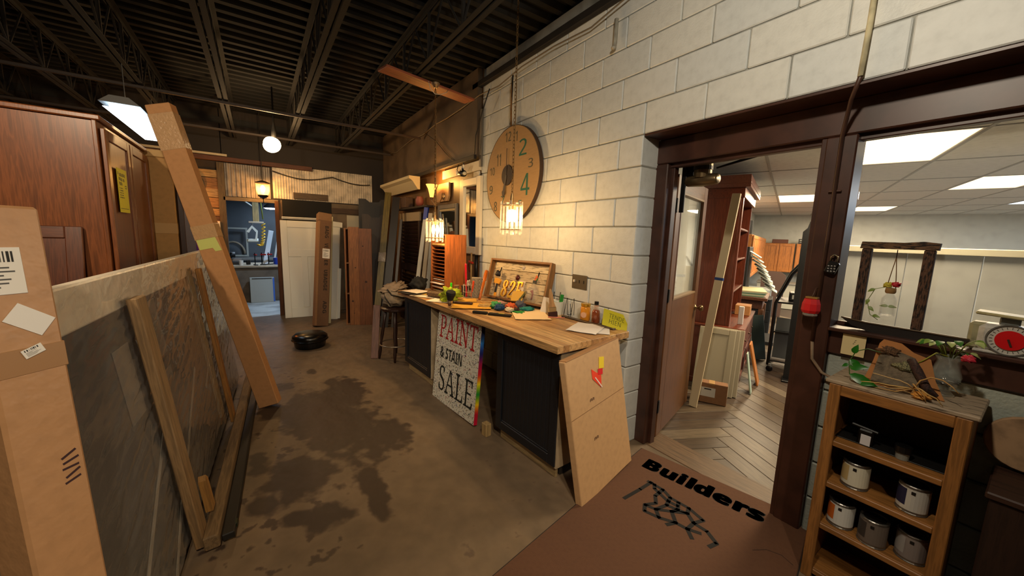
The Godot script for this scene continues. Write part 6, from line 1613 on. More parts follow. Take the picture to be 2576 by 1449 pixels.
func pendants() -> void:
	var brass := plain(Color(0.62, 0.5, 0.33), 0.3, 0.85)
	for a in [[Vector3(1.64, 0, -2.43), 1.555, 1.8, 3.37, "pendant lamp of upright clear glass bars hanging before the plywood clock", 0.08, 0.34], [Vector3(1.41, 0, -3.4), 1.465, 1.68, 2.9, "pendant lamp of upright clear glass bars hanging before the slot organiser", 0.076, 0.62]]:
		var p: Vector3 = a[0]
		var lo: float = a[1]
		var hi: float = a[2]
		var top: float = a[3]
		var r: float = a[5]
		var t := thing("glass_bar_pendant", a[4], "lamp", p)
		part(t, "canopy", lathe([Vector2(0, top - 0.045), Vector2(0.012, top - 0.045), Vector2(0.035, top - 0.02), Vector2(0.04, top - 0.004), Vector2(0, top - 0.004)], 20), plain(Color(0.5, 0.42, 0.33), 0.35, 0.7))
		var ch := start()
		var y := hi + 0.06
		var i := 0
		while y < top - 0.05:
			var ring := []
			for j in 9:
				var b := TAU * j / 8
				var e := Vector3(0.008 * cos(b), 0.016 * sin(b), 0)
				if i % 2 == 1:
					e = Vector3(0, e.y, e.x)
				ring.append(e + Vector3(0.0, y, 0))
			add_tube(ch, ring, 0.0022, 4)
			y += 0.027
			i += 1
		add_tube(ch, [Vector3(0.006, hi + 0.05, 0), Vector3(0.008, (hi + top) / 2, 0.004), Vector3(0, top - 0.04, 0)], 0.0025, 5)
		part(t, "chain", done(ch), brass)
		part(t, "spider", lathe([Vector2(0, hi + 0.06), Vector2(0.008, hi + 0.06), Vector2(0.014, hi + 0.03), Vector2(0.016, hi - 0.06), Vector2(0, hi - 0.06)], 14), brass)
		for yy in [hi - 0.03, lo + 0.03]:
			var ring := []
			for j in 33:
				ring.append(Vector3(r * cos(TAU * j / 32), yy, r * sin(TAU * j / 32)))
			part(t, "ring", tube(ring, 0.0035, 6), brass)
		for k in 3:
			var b := TAU * k / 3
			part(t, "spoke", tube([Vector3(0, hi - 0.03, 0), Vector3(r * cos(b), hi - 0.03, r * sin(b))], 0.003, 5), brass)
		for k in 14:
			var b := TAU * k / 14
			var drop := 0.012 if k % 2 == 0 else 0.0
			part(t, "glass_bar", box(0.024, hi - lo, 0.006, 0.002), pane(Color(0.96, 0.95, 0.9), 0.1), Vector3((r + 0.006) * cos(b), (hi + lo) / 2 - drop, (r + 0.006) * sin(b)), Vector3(0, 90 - rad_to_deg(b), 0))
		for k in 3:
			var b := TAU * k / 3 + 0.5
			var q := Vector3(0.026 * cos(b), 0, 0.026 * sin(b))
			part(t, "bulb", lathe([Vector2(0, hi - 0.16), Vector2(0.008, hi - 0.15), Vector2(0.016, hi - 0.115), Vector2(0.012, hi - 0.08), Vector2(0.008, hi - 0.065), Vector2(0, hi - 0.065)], 12, true), glow(Color(1.0, 0.88, 0.66), 8.0), q)
			part(t, "candle", rod(0.009, 0.03, 10), plain(Color(0.85, 0.78, 0.6), 0.5), q + Vector3(0, hi - 0.066, 0))
		lamp(p + Vector3(0.026 * cos(0.5), hi - 0.115, 0.026 * sin(0.5)), Color(1.0, 0.8, 0.52), a[6], 0.02)
	single("pendant_cord", "pale cord looping beside the far pendant chain", "cord", tube([Vector3(1.35, 2.905, -3.42), Vector3(1.36, 2.84, -3.4), Vector3(1.4, 2.8, -3.39), Vector3(1.46, 2.81, -3.4), Vector3(1.54, 2.86, -3.45), Vector3(1.58, 2.905, -3.5)], 0.003, 5), plain(Color(0.75, 0.72, 0.66), 0.5))

func leaf(st: SurfaceTool, at: Vector3, dir: Vector3, up: Vector3, l: float, w: float) -> void:
	var d := dir.normalized()
	var s := d.cross(up).normalized()
	var n := s.cross(d)
	var prof := [[0.0, 0.02], [0.15, 0.7], [0.4, 1.0], [0.7, 0.65], [1.0, 0.02]]
	for f in [1.0, -1.0]:
		for i in prof.size() - 1:
			for k in [-1.0, 1.0]:
				var a: Array = prof[i]
				var b: Array = prof[i + 1]
				var fa: Vector3 = at + d * l * a[0] + n * (f * 0.0006 - l * 0.35 * a[0] * a[0])
				var fb: Vector3 = at + d * l * b[0] + n * (f * 0.0006 - l * 0.35 * b[0] * b[0])
				face(st, [fa, fb, fb + (s * k + n * 0.25) * w * b[1] / 2, fa + (s * k + n * 0.25) * w * a[1] / 2], n * f)

func window_corner() -> void:
	var oak := wood(Color(0.62, 0.42, 0.21), "y", 0.5)
	var oax := wood(Color(0.62, 0.42, 0.21), "x", 0.5)
	var W := 0.4
	var H := 0.94
	var D := 0.27
	var b := thing("oak_shelf_unit", "small oak open shelf unit holding paint tins under the window", "shelf", Vector3(2.195, 0, -0.285), -90.0)
	for s in [-1.0, 1.0]:
		part(b, "side", box(0.018, H, D, 0.003), oak, Vector3(s * (W - 0.018) / 2, H / 2, 0))
		part(b, "stile", box(0.04, H, 0.018, 0.003), oak, Vector3(s * (W - 0.04) / 2, H / 2, D / 2 + 0.009))
	part(b, "head_rail", box(W - 0.08, 0.045, 0.018, 0.003), oax, Vector3(0, H - 0.0225, D / 2 + 0.009))
	part(b, "back", box(W - 0.036, H, 0.008, 0.0), plain(Color(0.2, 0.15, 0.11), 0.6), Vector3(0, H / 2, -D / 2 + 0.004))
	part(b, "top", box(W + 0.03, 0.018, D + 0.03, 0.004), mapped(Color(0.62, 0.55, 0.46), tex.wash, Vector3(2, 9, 9), 0.6), Vector3(0, H + 0.009, 0.004))
	for y in [0.04, 0.275, 0.48, 0.675]:
		part(b, "shelf", box(W - 0.038, 0.018, D - 0.012, 0.002), oax, Vector3(0, y, 0.004))
		part(b, "shelf_edge", box(W - 0.08, 0.024, 0.016, 0.003), oax, Vector3(0, y, D / 2 + 0.008))
	var S := b.transform
	# paint tins
	for a in [[Vector3(-0.085, 0.4895, 0.07), Color(0.72, 0.62, 0.42), Color(0.8, 0.78, 0.7), "quart paint tin with cream and tan label on the middle shelf"], [Vector3(0.09, 0.4895, 0.07), Color(0.05, 0.07, 0.22), Color(0.72, 0.71, 0.68), "quart paint tin with navy and white label on the middle shelf"], [Vector3(-0.11, 0.2845, 0.07), Color(0.75, 0.38, 0.12), Color(0.78, 0.78, 0.76), "white tin with orange mark on the lower shelf"], [Vector3(0.0, 0.2845, 0.09), Color(0.2, 0.18, 0.17), Color(0.4, 0.36, 0.33), "dark lidded tin between the other tins on the lower shelf"], [Vector3(0.11, 0.2845, 0.06), Color(0.6, 0.58, 0.56), Color(0.5, 0.46, 0.44), "grey tin at the right of the lower shelf"]]:
		var p: Vector3 = a[0]
		var t := thing("paint_tin", a[3], "tin", S * p, -90.0)
		part(t, "can", lathe([Vector2(0, 0), Vector2(0.046, 0), Vector2(0.047, 0.003), Vector2(0.045, 0.006), Vector2(0.045, 0.109), Vector2(0.047, 0.113), Vector2(0.044, 0.116), Vector2(0.04, 0.112), Vector2(0, 0.112)], 28), plain(Color(0.5, 0.49, 0.47), 0.35, 0.8))
		part(t, "label", lathe([Vector2(0.0454, 0.014), Vector2(0.0458, 0.014), Vector2(0.0458, 0.104), Vector2(0.0454, 0.104)], 28), plain(a[2], 0.6))
		part(t, "lid", lathe([Vector2(0.036, 0.113), Vector2(0.036, 0.1145), Vector2(0.03, 0.1125), Vector2(0, 0.1125)], 28), plain(Color(0.16, 0.15, 0.14), 0.4, 0.6))
		var patch := start(true)
		for i in 7:
			var t0 := 1.9 + i * 0.16
			var t1 := t0 + 0.16
			face(patch, [Vector3(0.0462 * cos(t0), 0.03, 0.0462 * sin(t0)), Vector3(0.0462 * cos(t1), 0.03, 0.0462 * sin(t1)), Vector3(0.0462 * cos(t1), 0.1, 0.0462 * sin(t1)), Vector3(0.0462 * cos(t0), 0.1, 0.0462 * sin(t0))], Vector3(cos(t0), 0, sin(t0)))
		part(t, "label_band", done(patch), plain(a[1], 0.6))
		part(t, "mark", box(0.012, 0.012, 0.002, 0.0), plain(Color(0.05, 0.05, 0.05), 0.5), Vector3(0.004, 0.09, 0.0462))
	var cm := thing("black_gadget", "small black gadget with white label on the top shelf", "gadget", S * Vector3(-0.075, 0.685, 0.06), -90.0)
	part(cm, "body", box(0.05, 0.07, 0.035, 0.006), plain(Color(0.02, 0.02, 0.02), 0.4), Vector3(0, 0.035, 0))
	part(cm, "label", box(0.032, 0.045, 0.002, 0.001), plain(Color(0.8, 0.79, 0.8), 0.5), Vector3(0.003, 0.026, 0.018))
	part(cm, "wing", box(0.09, 0.012, 0.02, 0.004), plain(Color(0.03, 0.03, 0.03), 0.4), Vector3(-0.006, 0.072, 0), Vector3(0, 0, -6))
	var cap := thing("black_capped_jar", "tiny black capped jar on the top shelf", "jar", S * Vector3(0.04, 0.685, 0.07), -90.0)
	part(cap, "cap", lathe([Vector2(0, 0.03), Vector2(0.026, 0.03), Vector2(0.026, 0.055), Vector2(0, 0.058)], 20), plain(Color(0.025, 0.025, 0.025), 0.4))
	part(cap, "jar", lathe([Vector2(0, 0), Vector2(0.02, 0), Vector2(0.021, 0.03), Vector2(0, 0.03)], 18), plain(Color(0.5, 0.5, 0.47), 0.3))
	single("black_mat", "black rubber mat lying on the top shelf", "mat", box(0.34, 0.004, 0.2, 0.001), plain(Color(0.06, 0.055, 0.05), 0.5), S * Vector3(0.0, 0.6868, -0.02), Vector3(0, -90, 0))
	# driftwood piece on torn cardboard, roots and vine on top
	var y0 := H + 0.019
	var dw := thing("bark_mount", "torn cardboard with dark bark and lichen propped on the oak shelf unit", "driftwood")
	dw.transform = S * Transform3D(Basis.from_euler(Vector3(-0.42, 0, 0)), Vector3(0.0, y0, 0.06))
	part(dw, "card", prism([Vector2(-0.115, 0), Vector2(0.12, 0), Vector2(0.085, 0.07), Vector2(0.06, 0.15), Vector2(0.01, 0.165), Vector2(-0.03, 0.195), Vector2(-0.085, 0.2), Vector2(-0.095, 0.18), Vector2(-0.1, 0.1)], 0.006), kraft(Color(0.62, 0.4, 0.19)))
	part(dw, "bark", prism([Vector2(-0.09, 0.01), Vector2(0.05, 0.01), Vector2(0.04, 0.09), Vector2(0.02, 0.14), Vector2(-0.06, 0.165), Vector2(-0.085, 0.12)], 0.016), mapped(Color(0.42, 0.37, 0.3), tex.blotch, Vector3.ONE * 9.0, 0.9, tex.rock, 0.5), Vector3(0, 0, 0.01))
	part(dw, "stem", tube([Vector3(0.01, 0.13, 0.02), Vector3(0.035, 0.09, 0.03), Vector3(0.07, 0.03, 0.03), Vector3(0.1, 0.006, 0.03)], [0.014, 0.016, 0.014, 0.008], 8), mapped(Color(0.24, 0.13, 0.1), tex.worn, Vector3.ONE * 16.0, 0.8, tex.rock, 0.8))
	for a in [[-0.068, 0.148, Color(0.4, 0.28, 0.17)], [-0.012, 0.095, Color(0.5, 0.48, 0.34)]]:
		part(dw, "burl", lumpy(Vector3(0.03, 0.018, 0.012), int(a[1] * 1000), 0.35), mapped(a[2], tex.worn, Vector3.ONE * 20.0, 0.9), Vector3(a[0] + 0.01, a[1], 0.018))
	var rt := thing("dried_roots", "pale tangled dried roots trailing over the oak shelf top", "roots", S * Vector3(0.02, y0, 0.1), -90.0)
	var rng := RandomNumberGenerator.new()
	rng.seed = 77
	for i in 9:
		var q := [Vector3(0.02, 0.03, 0.0)]
		var d := Vector3(rng.randf_range(-1, 0.6), rng.randf_range(-0.1, 0.5), rng.randf_range(-0.1, 0.25))
		for k in 5:
			var last: Vector3 = q[-1]
			d += Vector3(rng.randf_range(-0.5, 0.5), rng.randf_range(-0.5, 0.2), rng.randf_range(-0.2, 0.2))
			var nx: Vector3 = last + d.normalized() * rng.randf_range(0.02, 0.04)
			nx.y = clampf(nx.y, 0.004, 0.12)
			nx.z = clampf(nx.z, -0.03, 0.05)
			q.append(nx)
		part(rt, "root", tube(q, [0.0035, 0.003, 0.003, 0.0025, 0.002, 0.0015], 5), plain([Color(0.72, 0.58, 0.34), Color(0.65, 0.5, 0.28), Color(0.75, 0.62, 0.42)][i % 3], 0.7))
	part(rt, "knuckle", lumpy(Vector3(0.022, 0.014, 0.014), 78, 0.3), plain(Color(0.72, 0.5, 0.2), 0.7), Vector3(0.045, 0.014, 0.02))
	var vine := thing("green_vine", "glossy green vine curling at the shelf top's left end", "vine", S * Vector3(-0.13, y0, 0.07), -90.0)
	part(vine, "stem", tube([Vector3(0.02, 0.006, 0.04), Vector3(-0.02, 0.03, 0.04), Vector3(-0.03, 0.08, 0.03), Vector3(-0.015, 0.13, 0.02), Vector3(0.02, 0.15, 0.02), Vector3(0.06, 0.145, 0.02)], 0.002, 5), plain(Color(0.2, 0.34, 0.1), 0.6))
	for a in [[Vector3(-0.02, 0.03, 0.04), Vector3(1, -0.2, 0.3), 0.1, 0.04], [Vector3(-0.025, 0.06, 0.035), Vector3(0.8, 0.3, 0.3), 0.06, 0.035], [Vector3(-0.028, 0.09, 0.03), Vector3(0.9, -0.5, 0.2), 0.055, 0.03], [Vector3(-0.02, 0.12, 0.025), Vector3(0.2, 1, 0.3), 0.04, 0.025], [Vector3(0.01, 0.01, 0.045), Vector3(1, 0.1, 0.5), 0.06, 0.03], [Vector3(-0.03, 0.07, 0.03), Vector3(-0.6, -0.4, 0.3), 0.025, 0.015]]:
		var ls := start(true)
		leaf(ls, a[0], a[1], Vector3(0, 0.4, 1), a[2], a[3])
		part(vine, "leaf", done(ls), plain(Color(0.09, 0.36, 0.05), 0.35))
	# sawdust is left out; wood slice standing on the right
	single("wood_slice", "pale round wood slice standing beside the oak shelf unit", "slice", lathe([Vector2(0, -0.012), Vector2(0.1, -0.012), Vector2(0.104, -0.006), Vector2(0.104, 0.008), Vector2(0.1, 0.012), Vector2(0, 0.012)], 26), mottled(Color(0.68, 0.54, 0.4), 3.0), Vector3(2.335, 0.82, 0.035), Vector3(0, 0, 90))
	var dc := thing("dark_chest", "dark brown wooden chest beside the oak shelf unit", "chest", Vector3(2.2, 0, 0.2))
	part(dc, "body", box(0.28, 0.68, 0.44, 0.005), wood(Color(0.2, 0.12, 0.08), "y"), Vector3(0, 0.34, 0))
	part(dc, "lid", box(0.3, 0.025, 0.46, 0.005), wood(Color(0.24, 0.14, 0.09), "z"), Vector3(0, 0.6925, 0))
	# jar with pothos behind the driftwood
	var pj := thing("pothos_jar", "footed glass jar holding variegated pothos on the shelf top", "plant", S * Vector3(0.1, y0, -0.04), -90.0)
	part(pj, "glass", lathe([Vector2(0, 0), Vector2(0.03, 0), Vector2(0.034, 0.006), Vector2(0.018, 0.02), Vector2(0.036, 0.045), Vector2(0.045, 0.08), Vector2(0.036, 0.11), Vector2(0.03, 0.14), Vector2(0.04, 0.16), Vector2(0.038, 0.16), Vector2(0.027, 0.14), Vector2(0.033, 0.11), Vector2(0.042, 0.08), Vector2(0.033, 0.047), Vector2(0, 0.04)], 24, true), pane(Color(0.9, 0.94, 0.9), 0.09))
	part(pj, "pebbles", lumpy(Vector3(0.034, 0.016, 0.034), 82, 0.3), plain(Color(0.45, 0.43, 0.4), 0.2, 0.5), Vector3(0, 0.058, 0))
	for i in 15:
		var a := i * 2.4
		var base := Vector3(0.012 * cos(a), 0.15, 0.012 * sin(a))
		var tip := Vector3(0.075 * cos(a) * (0.5 + 0.5 * fmod(i * 0.37, 1.0)) - 0.01, 0.18 + 0.06 * fmod(i * 0.61, 1.0), 0.04 * sin(a) + 0.01)
		part(pj, "stem", tube([base, (base + tip) / 2 + Vector3(0, 0.02, 0), tip], 0.0015, 4), plain(Color(0.4, 0.45, 0.15), 0.6))
		var ls := start(true)
		leaf(ls, tip, Vector3(cos(a), -0.2, sin(a) + 0.5), Vector3(0, 1, 0.3), 0.032, 0.026)
		part(pj, "leaf", done(ls), plain([Color(0.2, 0.4, 0.1), Color(0.45, 0.55, 0.22), Color(0.62, 0.66, 0.4)][i % 3], 0.5))
	part(pj, "trailing_stem", tube([Vector3(0, 0.16, 0.02), Vector3(-0.03, 0.17, 0.04), Vector3(-0.06, 0.13, 0.05), Vector3(-0.09, 0.1, 0.055)], 0.0022, 5), plain(Color(0.55, 0.55, 0.12), 0.6))
	part(pj, "flower", lumpy(Vector3(0.016, 0.012, 0.012), 83, 0.4), plain(Color(0.7, 0.12, 0.2), 0.6), Vector3(0.05, 0.165, 0.03))
	# note taped on the rail
	var nt := thing("rail_note", "cream paper note with pencil marks taped on the brown window rail", "note", Vector3(2.334, 1.066, -0.49), -90.0)
	part(nt, "paper", box(0.085, 0.1, 0.001, 0.0), plain(Color(0.8, 0.74, 0.56), 0.8), Vector3.ZERO)
	for i in 3:
		part(nt, "pencil_mark", box(0.006, 0.002, 0.0006, 0.0), plain(Color(0.2, 0.2, 0.2), 0.8), Vector3(0.006 - 0.003 * i, 0.026 - i * 0.009, -0.0008 + 0.0017), Vector3(0, 0, 30))
	# rustic frame, boat tray and hanging bottle on the rail
	var led := 1.1385
	var bt := thing("boat_tray", "long dark carved boat shaped tray lying on the window rail", "tray", Vector3(2.385, led, -0.345), -90.0)
	part(bt, "hull", prism([Vector2(-0.21, 0.05), Vector2(-0.17, 0.02), Vector2(-0.1, 0.0), Vector2(0.14, 0.0), Vector2(0.2, 0.035), Vector2(0.15, 0.036), Vector2(-0.12, 0.04)], 0.05), wood(Color(0.12, 0.085, 0.065), "x"))
	part(bt, "lip", tube([Vector3(-0.212, 0.052, 0.022), Vector3(-0.12, 0.043, 0.026), Vector3(0.14, 0.039, 0.026), Vector3(0.202, 0.037, 0.02)], 0.004, 6), wood(Color(0.4, 0.33, 0.24), "x"))
	var rf := thing("rustic_frame", "rough barn wood frame standing on the boat tray", "frame", Vector3(2.385, led + 0.041, -0.405), -90.0)
	var bw := mapped(Color(0.34, 0.23, 0.16), tex.worn, Vector3(16, 3, 16), 0.85, tex.rock, 0.6)
	for s in [-1.0, 1.0]:
		part(rf, "post", box(0.034, 0.35, 0.03, 0.003), bw, Vector3(s * 0.1, 0.175, 0))
	part(rf, "beam", prism([Vector2(-0.125, 0), Vector2(0.125, 0), Vector2(0.127, 0.03), Vector2(0.08, 0.036), Vector2(0.02, 0.03), Vector2(-0.12, 0.032)], 0.036), mapped(Color(0.4, 0.29, 0.2), tex.worn, Vector3(3, 16, 16), 0.85, tex.rock, 0.6), Vector3(0, 0.35, 0))
	var hb := thing("hanging_bottle", "clear bottle with ivy and a red flower hung by twine in the rustic frame", "bottle", Vector3(2.385, led + 0.085, -0.405), -90.0)
	part(hb, "glass", lathe([Vector2(0, 0), Vector2(0.024, 0), Vector2(0.026, 0.004), Vector2(0.026, 0.08), Vector2(0.012, 0.105), Vector2(0.012, 0.125), Vector2(0.015, 0.13), Vector2(0.012, 0.13), Vector2(0.01, 0.105), Vector2(0.022, 0.08), Vector2(0.022, 0.006), Vector2(0, 0.006)], 22, true), pane(Color(0.92, 0.95, 0.92), 0.09))
	for s in [-1.0, 1.0]:
		part(hb, "twine", tube([Vector3(s * 0.015, 0.128, 0), Vector3(s * 0.008, 0.2, 0), Vector3(0, 0.27, 0), Vector3(0, 0.304, 0)], 0.0018, 5), plain(Color(0.45, 0.33, 0.2), 0.8))
	part(hb, "wrap", lathe([Vector2(0.0155, 0.105), Vector2(0.019, 0.112), Vector2(0.018, 0.128), Vector2(0.0155, 0.13)], 14, true), plain(Color(0.52, 0.38, 0.2), 0.8))
	part(hb, "yellow_flower", lumpy(Vector3(0.014, 0.012, 0.01), 84, 0.3), plain(Color(0.72, 0.66, 0.2), 0.6), Vector3(-0.012, 0.142, 0.004))
	part(hb, "red_flower", lumpy(Vector3(0.014, 0.012, 0.01), 85, 0.3), plain(Color(0.65, 0.06, 0.12), 0.6), Vector3(0.014, 0.146, 0.004))
	part(hb, "vine", tube([Vector3(-0.01, 0.135, 0.005), Vector3(-0.05, 0.12, 0.012), Vector3(-0.07, 0.06, 0.014), Vector3(-0.05, 0.0, 0.03), Vector3(-0.02, -0.02, 0.034)], 0.0014, 4), plain(Color(0.4, 0.46, 0.15), 0.6))
	for a in [[Vector3(-0.05, 0.12, 0.012), Vector3(-0.6, -0.3, 0.3)], [Vector3(-0.065, 0.07, 0.014), Vector3(-0.2, -0.7, 0.4)], [Vector3(-0.062, 0.035, 0.02), Vector3(0.6, -0.4, 0.3)], [Vector3(-0.04, -0.002, 0.034), Vector3(0.8, 0.0, 0.4)], [Vector3(0.0, 0.045, 0.0), Vector3(1, 0.1, 0.3)], [Vector3(0.0, 0.045, 0.0), Vector3(-1, 0.1, 0.3)]]:
		var ls := start(true)
		leaf(ls, a[0], a[1], Vector3(0, 0.6, 1), 0.028, 0.016)
		part(hb, "leaf", done(ls), plain(Color(0.42, 0.5, 0.18), 0.5))
	# kitchen scale
	var ks := thing("kitchen_scale", "old white enamel kitchen scale with a red dial on the window rail", "scale", Vector3(2.385, led, -0.065), -90.0)
	var en := mottled(Color(0.76, 0.75, 0.72), 6.0, 0.4)
	part(ks, "body", box(0.14, 0.11, 0.09, 0.016), en, Vector3(0, 0.06, 0))
	part(ks, "side_shell", box(0.05, 0.11, 0.07, 0.01), mottled(Color(0.6, 0.58, 0.45), 6.0, 0.5), Vector3(-0.07, 0.06, -0.01))
	part(ks, "base", box(0.15, 0.012, 0.1, 0.004), en, Vector3(0, 0.006, 0))
	part(ks, "dial_rim", lathe([Vector2(0.055, 0), Vector2(0.06, 0), Vector2(0.06, 0.008), Vector2(0.055, 0.008)], 30), plain(Color(0.6, 0.6, 0.58), 0.3, 0.8), Vector3(0.01, 0.062, 0.045), Vector3(90, 0, 0))
	part(ks, "dial", lathe([Vector2(0, 0.003), Vector2(0.055, 0.003), Vector2(0.055, 0), Vector2(0, 0)], 30), plain(Color(0.72, 0.7, 0.66), 0.4), Vector3(0.01, 0.062, 0.0455), Vector3(-90, 180, 0))
	part(ks, "red_face", lathe([Vector2(0, 0.004), Vector2(0.037, 0.004), Vector2(0.037, 0), Vector2(0, 0)], 28), plain(Color(0.75, 0.03, 0.06), 0.4), Vector3(0.01, 0.062, 0.05), Vector3(-90, 180, 0))
	for i in 24:
		var a := TAU * i / 24
		part(ks, "tick", box(0.0015, 0.008, 0.001, 0.0), plain(Color(0.15, 0.15, 0.15), 0.6), Vector3(0.01 + 0.046 * sin(a), 0.062 + 0.046 * cos(a), 0.0495), Vector3(0, 0, -rad_to_deg(a)))
	part(ks, "pointer", box(0.006, 0.03, 0.002, 0.001), plain(Color(0.2, 0.1, 0.05), 0.5), Vector3(0.01, 0.052, 0.0555), Vector3(0, 0, 20))
	part(ks, "neck", box(0.05, 0.03, 0.04, 0.004), plain(Color(0.45, 0.46, 0.45), 0.4, 0.4), Vector3(0.0, 0.128, -0.01))
	part(ks, "platform", box(0.17, 0.012, 0.1, 0.004), mottled(Color(0.72, 0.68, 0.5), 5.0, 0.5), Vector3(0, 0.149, -0.01), Vector3(0, 0, -3))

func showroom_things() -> void:
	var T := SHOW_TURN
	# white partition seen through the window
	var pt := thing("white_partition", "low white boarded partition with a cream cap behind the window", "partition", Vector3(4.5, 0, 0.5))
	for i in 8:
		part(pt, "board", box(0.03, 1.5, 0.396, 0.003), mapped(Color(0.74, 0.75, 0.74), tex.fibre, Vector3.ONE * 0.8, 0.45), Vector3(0, 0.75, -1.4 + i * 0.4))
	part(pt, "cap", box(0.09, 0.055, 3.24, 0.005), plain(Color(0.8, 0.78, 0.68), 0.5), Vector3(0, 1.5275, 0))
	# hutch
	var ch := Color(0.42, 0.185, 0.105)
	var cy := wood(ch, "y", 0.35)
	var cx := wood(ch, "x", 0.35)
	var h := thing("cherry_hutch", "tall dark cherry hutch with crown cornice inside the doorway", "hutch", room(2.45, 0, -0.3), T)
	part(h, "base_body", box(1.36, 0.62, 0.52, 0.004), cy, Vector3(0, 0.33, 0))
	part(h, "plinth", box(1.38, 0.06, 0.54, 0.004), cx, Vector3(0, 0.03, 0))
	part(h, "base_top", box(1.42, 0.03, 0.56, 0.006), cx, Vector3(0, 0.655, 0.01))
	for i in 3:
		var d := part(h, "drawer", box(0.4, 0.24, 0.02, 0.004), cx, Vector3(-0.44 + i * 0.44, 0.5, 0.27))
		part(d, "knob", lathe([Vector2(0, 0), Vector2(0.012, 0.004), Vector2(0.01, 0.014), Vector2(0, 0.016)], 12, true), plain(Color(0.3, 0.22, 0.15), 0.4, 0.7), Vector3(0, 0, 0.01), Vector3(90, 0, 0))
		framed_door(h, 0.4, 0.28, cy, cx, Vector3(-0.44 + i * 0.44, 0.22, 0.27))
	for s in [-1.0, 1.0]:
		part(h, "side", box(0.025, 1.4, 0.36, 0.003), cy, Vector3(s * 0.64, 1.37, -0.06))
	part(h, "back", box(1.26, 1.4, 0.015, 0.002), cy, Vector3(0, 1.37, -0.235))
	for y in [1.0, 1.36, 1.7]:
		part(h, "shelf", box(1.255, 0.02, 0.34, 0.002), cx, Vector3(0, y, -0.06))
	part(h, "upper_stile", box(0.06, 1.4, 0.02, 0.003), cy, Vector3(-0.62, 1.37, 0.13))
	part(h, "frieze", box(1.32, 0.12, 0.4, 0.004), cx, Vector3(0, 2.06, -0.05))
	part(h, "cornice", prism([Vector2(-0.68, 0), Vector2(0.68, 0), Vector2(0.74, 0.11), Vector2(-0.74, 0.11)], 0.44), cx, Vector3(0, 2.1, -0.03))
	part(h, "dentil", box(1.4, 0.02, 0.45, 0.004), cx, Vector3(0, 2.14, -0.03))
	single("white_binder_stack", "white upright panels standing on the hutch's upper shelf", "panels", box(0.26, 0.3, 0.14, 0.004), plain(Color(0.75, 0.77, 0.76), 0.5), room(2.05, 1.522, -0.34), Vector3(0, T, 0))
	single("dark_green_panel", "dark green panel standing on the hutch's middle shelf", "panel", box(0.24, 0.32, 0.12, 0.004), plain(Color(0.08, 0.1, 0.08), 0.4), room(2.05, 1.171, -0.34), Vector3(0, T, 0))
	single("white_bracket", "white bracket standing on the hutch base top", "bracket", box(0.02, 0.2, 0.05, 0.004), plain(Color(0.82, 0.8, 0.78), 0.5), room(2.0, 0.772, -0.08), Vector3(0, T, 5))
	single("orange_carton", "small orange tan carton on the hutch base top", "carton", box(0.22, 0.12, 0.16, 0.004), kraft(Color(0.62, 0.42, 0.22)), room(2.75, 0.731, -0.12), Vector3(0, T, 0))
	# cream boards leaning on the door
	for a in [[1.07, -0.31, 1.98, -0.2, 0.07, true, "cream board with blue tape leaning beside the open door"], [1.16, -0.33, 1.3, -0.27, 0.06, false, "shorter cream board leaning behind the taped one"]]:
		var f := room(a[0], 0.0, a[1])
		var tp := room(a[0] + 0.22, a[2], a[3] + 0.03)
		var lb := thing("cream_board", a[6], "board")
		lb.transform = leaning(f, tp, room(0, 0, 0) - room(1, 0, 0.2))
		var l := f.distance_to(tp)
		part(lb, "length", box(a[4], l, 0.02, 0.003), plain(Color(0.78, 0.71, 0.57), 0.5), Vector3(0, l / 2, 0))
		if a[5]:
			part(lb, "blue_tape", box(a[4] + 0.003, 0.025, 0.023, 0.001), plain(Color(0.03, 0.2, 0.45), 0.5), Vector3(0, 1.22, 0))
	# grey cabinet doors and a parcel
	for i in 3:
		var gd := thing("grey_cabinet_door", ["front", "middle", "rearmost"][i] + " grey shaker door of the stack leaning on the hutch end", "door", Vector3.ZERO, 0.0, "grey doors by the hutch")
		gd.transform = leaning(room(1.5 + i * 0.035, 0.001, -0.24 + i * 0.035), room(1.66 + i * 0.03, 0.66, -0.24 + i * 0.035), room(0, 0, 0) - room(1, 0, 0))
		var gm := plain(Color(0.62, 0.58, 0.49), 0.5)
		framed_door(gd, 0.33, 0.68, gm, gm, Vector3(0, 0.34, 0), Vector3.ZERO, 0.06)
	var pb := thing("parcel_box", "brown parcel with white label on the herringbone floor", "box", room(1.3, 0.001, -0.2), T + 8)
	part(pb, "body", box(0.1, 0.2, 0.27, 0.004), kraft(Color(0.5, 0.35, 0.22)), Vector3(0, 0.1, 0))
	part(pb, "tape", box(0.102, 0.012, 0.05, 0.001), plain(Color(0.66, 0.52, 0.34), 0.3), Vector3(0, 0.195, 0))
	part(pb, "label", sheet(0.13, 0.09), plain(Color(0.72, 0.7, 0.66), 0.7), Vector3(-0.0512, 0.11, -0.03), Vector3(0, -90, 0))
	part(pb, "label_bar", box(0.001, 0.012, 0.06, 0.0), plain(Color(0.15, 0.14, 0.13), 0.7), Vector3(-0.0525, 0.14, -0.03))
	# two sample panels in an A shape
	var s1 := single("pale_green_panel", "pale green sample panel leaning on the hutch front", "panel", box(0.012, 0.42, 0.13, 0.002), plain(Color(0.6, 0.66, 0.58), 0.5))
	s1.transform = leaning(room(1.83, 0.0, 0.1), room(1.85, 0.4, 0.03), room(0, 0, 1) - room(0, 0, 0)) * Transform3D(Basis.from_euler(Vector3(0, PI / 2, 0)), Vector3(0, 0.21, 0))
	var s2 := single("orange_frame_panel", "orange wood sample frame leaning behind the pale green panel", "panel", box(0.2, 0.46, 0.018, 0.002), wood(Color(0.76, 0.46, 0.16)))
